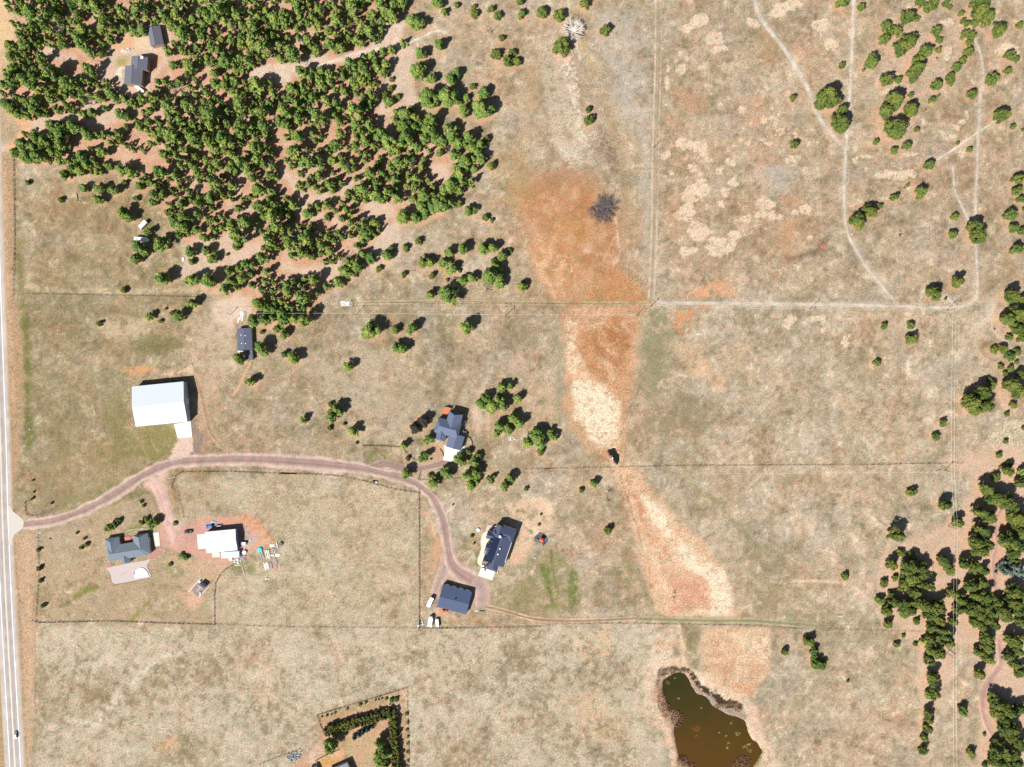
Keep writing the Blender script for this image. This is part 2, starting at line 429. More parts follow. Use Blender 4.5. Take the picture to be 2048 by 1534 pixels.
def blob(col, alpha, x, y, rx, ry=None, feather=4, grain=None, breakup=0.0, bscale=10, seed=5):
    ry = ry or rx
    pts = [(x + rx * math.cos(t * math.pi / 6), y + ry * math.sin(t * math.pi / 6)) for t in range(12)]
    put(pmask(pts, feather, 0.9), col, alpha, grain, breakup, bscale, seed)
TREES = """
874.3,7.8,10.8,p 888,24.4,7.4,p 803.9,5.9,11.7,p 823.5,40.1,12.7,p 837.2,47.9,13.7,p 841.1,106.6,11.7,p 878.2,89,11.7,p 836.2,138.9,16.6,p 862.6,158.4,9.8,p
901.7,160.4,12.7,p 913.4,146.7,9.8,p 856.7,193.6,18.6,p 872.4,193.6,11.7,p 893.9,193.6,20.5,p 917.4,203.4,7.8,p 933,196.6,8.2,p 927.1,221,12.7,p 970.2,183.9,12.7,p
962.3,192.7,7.8,p 962.3,219.1,18.6,p 980,219.1,11.7,p 913.4,9.8,6.8,j 947.7,12.7,6.3,j 949.6,27.4,8.8,j 982.9,17.6,8.2,j 995.6,31.3,9.4,j 1040.6,2.9,7.8,j
1043.5,27.4,9.8,j 1084.6,23.5,12.7,j 1118.8,30.3,12.7,j 1170.7,5.9,10.8,j 1002.4,76.3,7.4,j 990.7,108.6,11.7,j 1015.2,121.3,11.7,j 1024.9,105.6,8.8,j 1032.8,121.3,9.8,j
1123.7,92.9,18.6,j 945.7,172.1,7.4,j 1176.5,219.1,7.4,j 1177.5,240.6,11.7,j 973.1,278.7,8.8,j 811.7,230.8,15.6,p 829.3,236.7,10.8,p 807.8,252.3,16.6,p 856.7,258.2,13.7,p
848.9,277.8,11.7,p 866.5,271.9,11.7,p 882.2,283.6,12.7,p 903.7,273.8,13.7,p 935,273.8,14.7,p 917.4,287.5,13.7,p 944.7,295.4,11.7,p 811.7,277.8,17.6,p 1209.8,58.7,12.1,j
1584.4,196.6,7.4,j 1588.3,288.5,9.4,j 783.4,158.4,5.5,j 781.4,177,7.4,j 769.7,188.8,8.8,j 795.1,193.6,6.8,j 750.1,168.2,7.8,j 777.5,203.4,10.8,p 1685.4,1.1,13.1,j
1722.2,14.2,7.7,j 1832.2,38.3,6.6,j 1841,4.4,8.8,j 1850.8,9.9,6.1,j 1867.3,4.4,11,j 1860.7,15.3,9.9,j 1891.3,5.5,7.7,j 1900.1,14.2,5.5,j 1770.9,52.6,11,j
1768.7,77.8,11.4,j 1792.8,60.2,12,j 1743.5,121.6,15.8,j 1727.1,139.8,3.9,j 1683.2,130.3,7,j 1872.7,63.5,11.6,j 1879.3,80,7.2,j 1878.2,98.6,7,j 1873.8,116.1,2.2,j
1851.9,105.1,14.5,j 1834.4,120.5,12,j 1796.1,159.9,7.9,j 1821.2,190.6,6.1,j 1923.1,27.4,6.1,j 1926.4,41.6,5.7,j 1933,47.1,7,j 1950.5,46,8.3,j 1930.8,67.9,8.8,j
1942.8,72.3,9.9,j 1938.4,86.5,7.9,j 1938.4,101.9,9.6,j 1925.3,120.5,8.3,j 1914.3,133.6,10.1,j 1873.8,167.6,11.4,j 1900.1,153.3,8.8,j 1901.2,165.4,8.8,j 1864,200.4,7.9,j
1877.1,190.6,3.5,j 1834.4,260.7,5.7,j 1752.2,283.7,6.1,j 1789.5,300.1,7,j 1813.6,290.3,9.6,j 1851.9,219.1,2,j 2040.3,49.3,7.7,j 2019.5,110.6,11,j 2032.6,118.3,7,j
2016.2,142.4,8.3,j 1985.5,158.8,12.3,j 1943.9,190.6,10.5,j 1997.6,244.2,3.9,j 2026.1,253,5.7,j 1915.4,286.5,4.2,j 1939.5,299.7,5.9,j 1858.5,328.6,9.6,j 2045.8,259.6,3.3,j
1814.7,35,15.8,p 1801.5,93.1,16.4,p 1819.1,83.2,17.5,p 1832.2,138,17.1,p 1827.8,151.2,12,p 1773.1,159.9,13.6,p 1959.3,24.1,18,p 1972.4,35,15.3,p 1961.4,4.4,16.4,p
1788.4,203.7,20.2,p 1773.1,223.4,17.5,p 1819.1,219.1,15.8,p 1792.8,258.5,24.1,p 1652.6,192.8,21.9,p 1639.4,208.1,13.1,p 1665.7,203.7,15.3,p 1683.2,221.2,11.4,p 1678.9,247.5,19.7,p
1998.7,60.2,14.9,p 2003.1,231.1,15.3,p 1858.1,328.9,9.6,j 1789,302.2,6.6,j 1815.8,370.1,3.9,j 1809.2,375.6,2.4,j 1789.9,393.1,8.1,j 1842.1,384.3,12.3,j 1761,412.8,6.1,j
1800.4,470.4,2.8,j 1910,434.7,8.1,j 1905.6,468.2,9.6,j 1891.3,597.5,3.5,j 2046.9,418.3,3.9,j 2034.8,381.1,9.4,j 2042.5,399.7,7.9,j 2027.2,455.5,10.1,j 2044.7,462.1,8.3,j
2021.7,431.4,13.1,j 2033.7,497.2,12.7,j 2035.9,358.1,12,j 2044.7,352.6,8.8,j 1738,422.7,14.9,p 1716.1,442.4,16.6,p 1950.5,453.3,14.5,p 1956,472,16.6,p 1869.4,587,15.8,p
1914.3,564,13.6,p 2022.8,591.3,15.8,p 2044.7,600.1,9.9,p 1768.2,651.5,7,j 1822.3,650.4,8.8,j 1824.5,676.7,13.1,j 1754.4,726,8.5,j 1988.8,658.7,2.2,j 1987.7,699.7,9.2,j
2005.3,698.6,10.1,j 2020.6,713.9,10.5,j 2033.7,705.1,7.9,j 2033.7,724.9,5.3,j 2002,733.6,7.2,j 2021.7,736.9,7.9,j 2011.8,746.8,6.1,j 1977.9,758.2,5.9,j 1985.5,769.8,10.1,j
2027.2,810.3,8.3,j 2014.7,828.3,5.7,j 1887,846.4,8.8,j 1872.7,873.8,9.6,j 2012.3,883.7,5.7,j 1998.7,910.6,6.4,j 2046.9,856.3,4.8,j 2019.5,674,7.2,j 2042.5,676.7,9.4,j
2025,649.3,7.9,j 2015.1,637.2,15.8,p 2034.8,626.3,16.4,p 2045.8,639.4,13.1,p 2035.9,661.3,13.6,p 1941.7,803.7,18.6,p 1963.6,786.2,18.6,p 1968,812.5,18.6,p 1950.5,819.1,13.1,p
2022.8,770.9,17.5,p 2040.3,779.6,17.5,p 2042.5,749,11,p 1998.7,910.5,6.4,j 2003.5,935,5,j 1992.1,954.8,10.1,j 1970.2,948.2,1.8,j 1987.7,942.7,1.8,j 1824.5,983.2,10.1,j
1802,1105.9,8.8,j 1827.2,1112.5,10.3,j 1767.6,1167.3,8.8,j 1780.7,1189.2,7.9,j 1761,1199,10.1,j 1690.9,1151.9,8.8,j 2017.3,928.5,7,j 1790.6,1156.3,7,j 2016.2,941.6,12.7,p
2043.6,943.8,8.8,p 2042.5,963.5,13.1,p 1888.1,1009.5,13.6,p 1915.4,1046.8,12.7,p 1793.9,1068.7,17.1,p 1786.2,1128.9,12.7,p 1773.1,1219.8,12.7,p 1972.4,976.7,14.9,p 1981.2,992,16.4,p
1994.3,996.4,16.4,p 2014,1005.1,18.6,p 2026.1,1016.1,13.1,p 1959.3,1022.7,14.9,p 1976.8,1033.6,14.9,p 1963.6,1059.9,16.6,p 1950.5,1084,16.6,p 1970.2,1088.4,17.1,p 1959.3,1101.5,16.6,p
2027.2,1033.6,18.6,p 2042.5,1042.4,16.6,p 2038.1,1062.1,17.1,p 2016.2,1081.8,18.8,p 2035.9,1092.8,17.1,p 2027.2,1105.9,14.5,p 1928.6,1127.8,12.7,p 1948.3,1132.2,14.5,p 1968,1141,10.5,p
1887,1123.4,14.5,p 1897.9,1136.6,13.1,p 1821.2,1132.2,18.4,p 1843.2,1136.6,14.5,p 1819.1,1154.1,18.4,p 1847.5,1147.5,14.5,p 1836.6,1167.3,12.7,p 1805.9,1169.4,12.7,p 1830,1182.6,12.7,p
1858.5,1171.6,12.7,p 1792.8,1202.3,12.7,p 1810.3,1206.7,12.7,p 1819.1,1222,12.7,p 1836.6,1206.7,14.5,p 1854.1,1211.1,14.5,p 1873.8,1215.4,16.6,p 1858.5,1230.8,12.3,p 1906.7,1184.8,12.7,p
1922,1200.1,12.3,p 1941.7,1169.4,14.5,p 1961.4,1165.1,14.5,p 1950.5,1191.3,12.7,p 1972.4,1193.5,14.5,p 2029.4,1121.2,12,p 2029.4,1182.6,16.6,p 2044.7,1189.2,14.5,p 2020.6,1202.3,12.3,p
2038.1,1211.1,12.7,p 1915.4,1219.8,12.3,p 1937.3,1219.8,12.7,p 1959.3,1215.4,12.3,p 1979,1224.2,12.7,p 2000.9,1219.8,14.5,p 1994.3,1204.5,12.3,p 2011.8,1141,14.5,b 2026.1,1132.2,15.8,b
2040.3,1145.3,14.5,b 1759.8,1202.2,8.3,p 1788.1,1204.4,12.2,p 1807.7,1215.2,13.5,p 1807.7,1228.3,8.3,p 1831.6,1208.7,12.2,p 1853.4,1213.1,13.5,p 1864.3,1230.5,14.4,p 1879.5,1241.4,12.2,p
1862.1,1254.4,11.3,p 1879.5,1258.8,10.5,p 1892.6,1263.1,9.1,p 1859.9,1280.6,12.2,p 1846.8,1281.6,7.8,p 1870.8,1276.2,8.3,p 1894.7,1282.7,15.2,p 1859.9,1300.2,12.2,p 1879.5,1306.7,15.2,p
1859.9,1321.9,11.3,p 1905.6,1242.5,10,p 1923.1,1217.4,12.2,p 1942.6,1213.1,12.2,p 1955.7,1228.3,12.6,p 1951.4,1243.5,12.2,p 1964.4,1254.4,11.3,p 1973.1,1239.2,12.6,p 1990.5,1250.1,11.3,p
1973.1,1213.1,12.2,p 1994.9,1221.8,14.4,p 2012.3,1232.7,14.4,p 2034.1,1221.8,14.4,p 2029.7,1208.7,14.4,p 2042.8,1243.5,12.2,p 1973.1,1276.2,15.2,p 1977.5,1293.6,14.4,p 1955.7,1302.3,10,p
1971,1313.2,11.3,p 1981.8,1321.9,9.1,p 2025.4,1282.7,16.5,p 2036.3,1302.3,12.6,p 2016.7,1313.2,11.3,p 2029.7,1326.3,11.3,p 2040.6,1343.7,12.2,p 2046.1,1276.2,8.7,p 1957.9,1348.1,11.3,p
1866.4,1352.4,12.2,p 1864.3,1365.5,10.9,p 1868.6,1387.2,13.1,p 1857.7,1391.6,9.1,p 1855.6,1426.4,10.5,p 1857.7,1439.5,10,p 1855.6,1456.9,10.9,p 1986.2,1393.8,12.2,p 1994.9,1409,16.5,p
2008,1417.7,16.5,p 1992.7,1424.3,14.4,p 2021,1424.3,14.4,p 2008,1439.5,12.6,p 2038.4,1417.7,12.2,p 2008,1456.9,16.5,p 2027.6,1456.9,14.4,p 2029.7,1478.7,14.4,p 2016.7,1472.2,12.2,p
2040.6,1489.6,14.4,p 1994.9,1485.2,10,p 1990.5,1502.6,14.4,p 2010.1,1504.8,16.5,p 2027.6,1509.2,12.2,p 1988.4,1522.2,12.2,p 2010.1,1526.6,14.4,p 2034.1,1524.4,12.2,p 1833.8,1243.5,7.8,j
1777.2,1249,10.2,j 1806.6,1272.3,4.6,j 1794.2,1288.8,7.2,j 1831.6,1288.2,5.2,j 1618.2,1281.6,12.2,j 1629.1,1302.3,9.6,j 1626.9,1313.2,9.1,j 1633.5,1328.5,12,j 1644.4,1330.6,10,j
1696.6,1362.2,3.7,j 1849,1476.5,8.7,j 1846.4,1500.5,10,j 1925.2,1421,10.9,j 1943.7,1507,9.6,j 1968.8,1469.5,4.1,j 1971,1532,6.5,j 1569,1304.5,8.1,j 1216.6,1061.4,9.8,j
982.9,332.3,9.4,j 931.1,369.4,7,j 917.4,406.6,9,j 970.2,435,7.8,j 982.9,440.8,5.1,j 837.2,482.9,8.2,j 811.7,495.6,8.6,j 986.8,522,7,j 919.3,541.6,4.3,j
893.9,560.1,3.9,j 806.8,549.4,7,j 863.6,550.4,7.8,j 1020,501.5,5.9,j 1047.4,564.1,4.7,j 936.9,422.2,9.8,p 948.7,419.3,7.4,p 897.8,505.4,10.2,p 925.2,497.6,11.3,p
966.3,497.6,12.1,p 985.8,495.6,10.8,p 1005.4,512.2,9.8,p 846.9,524.9,11,p 860.6,524.9,9.8,p 888,524.9,11.3,p 905.6,536.7,11,p 897.8,542.5,8.8,p 993.6,534.7,11,p
980,552.3,17.6,p 995.6,556.2,13.7,p 1001.5,568,9.8,p 1043.5,573.8,10.2,p 861.6,588.5,10.2,p 895.8,589.5,19.6,p 925.2,562.1,11.3,p 944.7,556.2,9.8,p 878.2,409.5,17.2,p
864.5,415.4,13.3,p 845,415.4,12.9,p 846.9,391.9,14.9,p 825.4,397.8,8.6,p 831.3,435,11.3,p 805.9,433,14.9,p 919.3,348.9,15.3,p 927.1,323.5,15.3,p 954.5,305.9,11.3,p
901.7,370.4,14.9,p 888,382.2,11,p 823.5,656.7,12.9,p 933,653.8,16,p 803.9,697.8,11.3,p 1004.4,772.1,9.8,p 1021,772.1,8.8,p 1001.5,783.9,6.3,p 970.2,797.6,11.3,p
962.3,807.3,12.1,p 985.8,815.2,14.9,p 1005.4,811.2,11.3,p 995.6,799.5,11,p 1036.7,797.6,9.4,p 997.6,852.3,10.8,p 1017.1,860.1,11.3,p 1038.6,846.5,11.3,p 1024.9,834.7,11,p
993.6,866,9.4,p 1073.8,873.8,14.9,p 1056.2,885.6,11,p 1081.7,887.5,11,p 1099.3,864.1,8.6,p 1107.1,873.8,8.6,p 1071.9,864.1,11,p 858.7,877.8,12.9,p 807.8,891.4,8.6,p
831.3,856.2,14.9,o 846.9,842.5,14.1,o 740.3,662.6,18,p 791.2,660.6,8.8,p 793.2,695.8,11.3,p 522.2,695.8,14.1,p 568.2,709.5,7.4,p 587.8,717.4,12.1,p 697.3,733,10.2,p
501.7,764.3,10.2,p 478.2,717.4,12.5,p 662.1,830.8,13.3,p 673.8,819.1,12.1,p 607.3,840.6,9,p 707.1,862.1,11.3,p 517.4,607.8,12.9,p 505.6,641.1,12.9,p 529.1,639.1,12.9,p
548.7,617.6,11.3,p 536.9,619.6,11,p 568.2,639.1,12.9,p 552.6,658.7,8.2,p 568.2,668.5,10.2,p 662.1,809.3,6.7,j 659.2,856.2,5.9,j 688.5,848.4,3.9,j 713,886.6,3.5,j
523.2,664.5,4.9,j 199.5,646.9,6.7,j 320.8,643,5.3,j 344.3,625.4,5.5,j 330.6,617.6,3.5,j 299.3,632.3,8.2,p 357.9,631.3,11.7,p 384.4,605.9,11,p 55.7,364.5,5.9,j
120.3,399.8,6.5,j 248.4,364.5,7,j 271.9,396.8,7,j 183.9,344,4.7,j 247.4,580.7,7.8,j 383.4,523,7.4,j 332.5,425.2,7,j 166.3,375.3,9.4,p 201.5,378.2,10.2,p
195.6,397.8,9.8,p 193.6,376.3,7.4,p 228.9,380.2,11,p 246.5,427.1,12.9,p 260.1,433,11.3,p 305.1,405.6,9,p 295.4,464.3,9.4,p 322.7,485.8,16,p 279.7,493.6,14.9,p
271.9,517.1,12.1,p 324.7,556.2,16,p 379.5,503.4,11.3,p 387.3,560.1,14.1,p 348.2,442.8,14.9,p 367.7,436.9,14.9,p 363.8,454.5,14.9,p 279.7,372.4,9.4,p 129.1,348.9,11,p
144.7,337.2,11,p 160.4,341.1,10.2,p 176,329.3,11,p 187.8,323.5,9,p 164.3,311.7,14.9,p 31.3,305.9,11,p 54.8,311.7,14.9,p 78.2,311.7,14.9,p 219.1,333.3,9,p
244.5,339.1,13.7,p 264.1,345,11,p 732.5,468.2,14.9,p 748.2,444.7,11,p 773.6,511.2,11.3,p 742.3,515.2,11,p 693.4,544.5,13.7,p 713,530.8,12.9,p 674.8,564.1,11.3,p
460.6,563.1,11.3,p 615.2,427.1,11,p 417.6,562.1,16.8,p 425.4,517.1,11,p 411.7,501.5,11,p 783.4,497.6,8.2,j 757,537.7,7.8,j 472.4,493.6,8.2,j 454.8,509.3,3.5,j
525.2,495.6,5.5,j 654.3,435,8.2,j 21.5,91.9,11.7,p 23.5,113.4,11.7,p 50.9,90,13.7,p 29.3,136.9,13.7,p 23.5,156.5,15.6,p 48.9,158.4,13.7,p 64.5,152.6,11.7,p
15.6,207.3,13.7,p 25.4,221,11.7,p 37.2,228.9,9.8,p 56.7,207.3,11.7,p 66.5,217.1,11.7,p 74.3,275.8,13.7,p 66.5,273.8,9.8,p 88,281.7,11.7,p 109.5,252.3,15.6,p
125.2,268,15.6,p 148.7,254.3,15.6,p 176,268,13.7,p 93.9,230.8,5.9,p 166.3,226.9,9,p 183.9,224.9,9.8,p 211.2,217.1,6.7,p 240.6,226.9,11.7,p 254.3,232.8,9,p
811.7,946.9,11.7,p 843,917.6,9,p 852.8,909.8,8.6,p 921.3,919.6,12.1,p 936.9,903.9,7.4,p 948.7,923.5,10.2,p 956.5,913.7,8.2,p 893.9,945,12.1,p 866.5,964.5,11.3,p
866.5,957.7,7.4,p 936.9,950.9,12.1,p 950.6,945,11,p 940.8,970.4,11.3,p 952.6,960.6,8.6,p 980,959.7,8.2,p 987.8,952.8,5.5,p 1009.3,972.4,11.3,p 1021,956.7,10.6,p
1188.3,967.5,9,p 814.7,917.6,5.5,j 861.6,918.6,2.7,j 859.7,951.8,5.3,j 875.3,949.9,5.1,j 1052.3,978.2,5.1,j 1079.7,905.9,8.8,j 1162.8,980.2,5.9,j 943.8,1072.1,4.3,j
947.7,1087.8,3.1,j 905.6,1009.5,2.2,j 1081.7,1029.1,2.7,j 1077.8,1049.6,3.1,j 217.1,1056.5,9.4,p 228.9,1048.7,7.4,p 303.2,1048.7,10.6,p 311,1044.7,9,p 236.7,1042.8,7,j
283.6,1044.7,7.2,j 293.4,1038.9,6.3,j 153.5,1066.3,3.1,j 168.2,1077,3.9,j 162.3,1095.6,4.7,j 172.1,1089.7,5.1,j 77.3,1100.5,5.1,j 78.2,1136.7,5.9,j 81.2,1161.1,5.5,j
99.8,1078,1.8,j 65.5,960.6,2.7,j 67.5,984.1,2.7,j 63.6,997.8,3.9,j 102.7,1006.6,3.1,j 281.7,1003.7,3.9,j 286.6,1011.5,3.5,j 86,1212,5.2,j 350.1,1046.7,5.5,s
361.9,1109.3,5.9,s 371.6,1115.2,6.7,s 340.3,1128.9,4.7,s 661.3,1489.6,15.7,p 760.3,1485.2,11.8,p 757.1,1513.5,13.1,p 768,1504.8,10.9,p 761.4,1524.4,10.9,p 770.1,1532.7,7.8,p
709.2,1475.4,7.2,b 717.9,1470,7.8,b 726.6,1464.5,7.8,b 736.4,1459.1,7.4,b 745.1,1453.6,5.7,b 643.8,1433,2.6,s 653.6,1430.8,3,s 662.4,1429,2.6,s 670,1426.4,3,s
693.9,1417.7,3,s 720.1,1410.1,3.9,s 730.9,1405.7,3.5,s 750.5,1400.3,2.6,s 757.1,1399.2,2.2,s 763.6,1397,2.4,s 772.3,1398.1,3.5,s 783.2,1400.3,5.7,s 791.9,1399.2,5.7,s
812.6,1428.6,4.4,s 814.8,1446,3.7,s 813.7,1460.2,3.5,s 814.8,1474.3,3.7,s 815.4,1487.4,3.5,s 814.8,1504.8,3.5,s 815.9,1522.2,3.5,s 814.8,1532,3,s
"""

# ------------------------------------------------------------------ the lie of the land: base tones
def tone(a, b, M):
    return a * (1 - M[..., None]) + b * M[..., None]


def arr(c):
    return np.array(S(*c), np.float32)


n_big = fbm(PX, PY, 210, 11, 4)
n_mid = fbm(PX, PY, 70, 12, 5, 0.62)
n_mid2 = fbm(PX, PY, 52, 13, 5, 0.65)
n_sm = fbm(PX, PY, 17, 14, 4, 0.7)
n_sm2 = fbm(PX, PY, 11, 15, 3, 0.8)
COL[:] = arr((191, 173, 147))
east = np.clip((PX - 1250) / 160, 0, 1) * np.clip((1750 - PY) / 300, 0, 1)
COL[:] = tone(COL, arr((198, 181, 156)), east)
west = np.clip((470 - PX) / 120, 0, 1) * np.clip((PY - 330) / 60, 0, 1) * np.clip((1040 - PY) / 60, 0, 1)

north = np.clip((PX - 780) / 80, 0, 1) * np.clip((1110 - PX) / 100, 0, 1) * np.clip((640 - PY) / 60, 0, 1)
COL[:] = tone(COL, arr((194, 176, 150)), north * 0.8)
n_a = fbm(PX, PY, 90, 31, 6, 0.68)
n_b = fbm(PX, PY, 60, 32, 6, 0.72)
n_c = fbm(PX, PY, 44, 33, 6, 0.74)
n_d = fbm(PX, PY, 30, 34, 5, 0.78)
n_e = fbm(PX, PY, 15, 35, 4, 0.85)
n_f = fbm(PX, PY, 8, 36, 2, 0.9)
def up(n, k, o): return np.clip(n * k - o, 0, 1)
COL[:] = tone(COL, arr((203, 176, 147)), up(n_a, 4.0, 0.15) * 0.55)
COL[:] = tone(COL, arr((164, 156, 128)), up(-n_a, 4.2, 0.15) * 0.50)
COL[:] = tone(COL, arr((190, 181, 170)), up(n_b, 4.5, 0.45) * 0.50)
COL[:] = tone(COL, arr((190, 150, 120)), up(-n_b, 4.5, 0.60) * 0.45)
COL[:] = tone(COL, arr((226, 212, 190)), up(n_c, 5.0, 1.0) * 0.45)
COL[:] = tone(COL, arr((150, 138, 106)), up(-n_c, 5.0, 0.75) * 0.45)
COL[:] = tone(COL, arr((214, 198, 176)), up(n_d, 5.0, 0.5) * 0.40)
COL[:] = tone(COL, arr((160, 143, 114)), up(-n_d, 5.0, 0.5) * 0.42)
COL[:] = tone(COL, arr((138, 126, 98)), up(-n_e, 6.0, 1.1) * 0.45 * up(-n_d + .15, 3.0, 0))
COL[:] = tone(COL, arr((236, 222, 198)), up(n_e, 6.0, 1.3) * 0.5 * up(n_d + .15, 3.0, 0))
COL *= (1 + 0.08 * n_big)[..., None]
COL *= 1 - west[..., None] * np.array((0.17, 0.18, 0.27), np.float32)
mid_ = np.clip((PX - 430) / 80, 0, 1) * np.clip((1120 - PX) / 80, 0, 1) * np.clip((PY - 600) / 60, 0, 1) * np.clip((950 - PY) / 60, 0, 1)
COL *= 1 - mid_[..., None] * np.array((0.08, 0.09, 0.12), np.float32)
ne_ = np.clip((PX - 1330) / 30, 0, 1) * np.clip((600 - PY) / 30, 0, 1)
COL *= 1 - ne_[..., None] * np.array((0.03, 0.06, 0.08), np.float32)
COL *= (1 + 0.24 * n_e + 0.26 * n_f)[..., None]

# ---- forest floor
FOREST = [(14, -40), (14, 10), (35, 50), (30, 85), (14, 100), (8, 150), (6, 215), (40, 240), (60, 245), (18, 300), (40, 325), (115, 320), (150, 345), (200, 345), (222, 325), (262, 350), (300, 370), (300, 390), (330, 420), (340, 460), (370, 480), (378, 510), (430, 535), (440, 580), (470, 590), (500, 640), (600, 650), (640, 600), (662, 570), (700, 560), (745, 520), (775, 445), (835, 440), (885, 425), (935, 380), (975, 300), (945, 262), (880, 252), (820, 205), (765, 215), (760, 160), (812, 120), (800, 50), (798, -40)]
poly((232, 192, 168), 0.85, 9, FOREST, grain=0.8)
poly((214, 158, 124), 0.5, 9, FOREST, breakup=0.5, bscale=26, seed=33)

# clearings where no forest tree stands
CLEAR = [
 [(482, 152), (530, 130), (570, 124), (600, 116), (640, 112), (670, 114), (700, 106), (740, 95), (762, 75), (770, 50), (800, 40), (800, 88), (770, 95), (740, 103), (720, 112), (690, 118), (672, 126), (662, 132), (600, 138), (590, 150), (572, 160), (560, 170), (530, 152)],
 [(462, 390), (475, 365), (483, 345), (494, 360), (492, 378), (478, 394)],
 [(547, 340), (565, 332), (580, 345), (585, 362), (597, 375), (602, 395), (617, 415), (602, 432), (590, 425), (595, 400), (583, 385), (572, 360), (555, 348)],
 [(580, 430), (610, 425), (665, 436), (680, 450), (690, 465), (668, 462), (645, 448), (605, 442)],
 [(465, 448), (480, 425), (502, 414), (506, 420), (490, 432), (475, 446)],
 [(672, 398), (690, 360), (698, 360), (695, 378), (685, 394)],
 [(718, 432), (735, 408), (778, 408), (784, 432), (765, 445), (742, 442)],
 [(560, 525), (620, 528), (680, 526), (680, 545), (660, 565), (625, 552), (600, 542), (575, 535)],
 [(437, 540), (452, 505), (470, 492), (500, 486), (532, 490), (525, 505), (490, 522), (450, 540)],
 [(228, 78), (290, 68), (296, 50), (326, 48), (336, 70), (342, 92), (325, 95), (335, 105), (330, 130), (322, 150), (300, 160), (296, 188), (258, 185), (244, 172), (225, 160), (190, 150), (188, 132), (212, 122), (205, 100)],
 [(60, 236), (100, 232), (160, 222), (190, 200), (235, 206), (262, 222), (275, 238), (240, 246), (200, 262), (176, 252), (170, 238), (120, 238), (95, 250), (85, 280), (60, 262)],
 [(80, 95), (105, 88), (125, 104), (150, 106), (160, 120), (110, 122), (90, 118)],
 [(735, 500), (760, 460), (800, 440), (800, 520), (745, 545)],
 [(370, 490), (440, 480), (452, 470), (470, 480), (430, 560), (360, 560)],
 [(768, 160), (757, 200), (757, 250), (790, 215), (840, 206), (830, 100), (800, 88)],
 [(430, 600), (480, 585), (510, 590), (505, 625), (470, 640), (430, 640)],
 [(596, 385), (660, 388), (668, 400), (620, 410)],
 [(855, 330), (905, 325), (900, 352), (880, 365)],
]
for i, c in enumerate(CLEAR):
    poly((230, 208, 190), 0.75, 4, c, grain=0.7)
poly((240, 228, 214), 0.6, 3, CLEAR[0], breakup=0.6, bscale=10)
poly((198, 176, 116), 0.6, 4, [(232, 120), (250, 112), (262, 118), (258, 150), (240, 145), (230, 135)])
poly((168, 170, 92), 0.6, 4, [(236, 122), (248, 114), (256, 122), (250, 138), (240, 138)])
poly((236, 190, 150), 0.9, 3, [(222, 92), (250, 80), (292, 72), (300, 92), (300, 108), (262, 104), (230, 102)])
poly((238, 218, 190), 0.9, 3, [(270, 84), (297, 78), (302, 98), (310, 106), (296, 110), (270, 104)])
poly((226, 170, 132), 0.9, 3, [(300, 118), (318, 116), (318, 135), (308, 152), (298, 145)])  # orange earth painted in the outline of the sunlit patch between shadows
poly((246, 238, 226), 0.9, 2, [(232, 145), (248, 133), (252, 138), (244, 148), (238, 152)])

# ---- north-west corner: old road bed and red drive
poly((240, 205, 165), 0.9, 3, [(-60, -60), (12, -60), (16, 30), (30, 50), (30, 84), (10, 92), (4, 200), (-60, 240)])
stroke((244, 205, 160), 0.9, 10, [(95, 140), (84, 158), (66, 184), (58, 210), (54, 240), (50, 262), (36, 285), (18, 300)], 3)
poly((235, 190, 150), 0.9, 4, [(42, 230), (66, 228), (64, 268), (30, 302), (4, 304), (40, 270)])
poly((226, 214, 204), 0.9, 3, [(-60, 288), (20, 290), (8, 306), (-60, 320)])
poly((200, 180, 150), 0.6, 5, [(2, 180), (40, 240), (40, 270), (10, 290), (0, 290)])

# ---- verge between road and the west fence
poly((196, 166, 134), 0.95, 3, [(-80, 306), (16, 306), (28, 330), (29, 480), (27, 580), (40, 640), (46, 700), (52, 800), (40, 900), (30, 1000), (20, 1000), (10, 700), (0, 560), (-80, 560)], grain=1.3, warp=0.4, breakup=0.1, bscale=6)
stroke((228, 190, 155), 0.6, 9, [(8, 330), (10, 500), (16, 600), (28, 800)], 3, breakup=0.4, bscale=8)
poly((210, 180, 150), 0.95, 3, [(27, 1066), (70, 1062), (76, 1240), (68, 1400), (62, 1540), (58, 1660), (52, 1660), (38, 1400)], grain=1.2, warp=0.4, breakup=0.1, bscale=6)
stroke((160, 138, 100), 0.55, 5, [(30, 1080), (40, 1250), (48, 1420), (58, 1650)], 2, breakup=0.4, bscale=9)
stroke((222, 188, 156), 0.6, 8, [(52, 1075), (60, 1250), (62, 1400)], 3, breakup=0.3)
stroke((146, 142, 86), 0.75, 10, [(50, 640), (54, 720), (56, 800), (62, 850), (55, 900)], 4, breakup=0.35, bscale=12)
stroke((150, 148, 92), 0.6, 10, [(36, 480), (44, 530), (44, 600), (50, 660)], 5, breakup=0.4, bscale=12)
stroke((150, 140, 96), 0.5, 9, [(66, 780), (70, 850), (66, 900)], 5, breakup=0.5)
poly((160, 150, 100), 0.5, 8, [(0, 1500), (6, 1400), (10, 1500), (12, 1600), (-60, 1600), (-60, 1400)])
poly((190, 164, 128), 0.8, 8, [(-140, 560), (0, 560), (-4, 760), (4, 1000), (8, 1300), (20, 1540), (24, 1660), (-140, 1660)], grain=1.4)

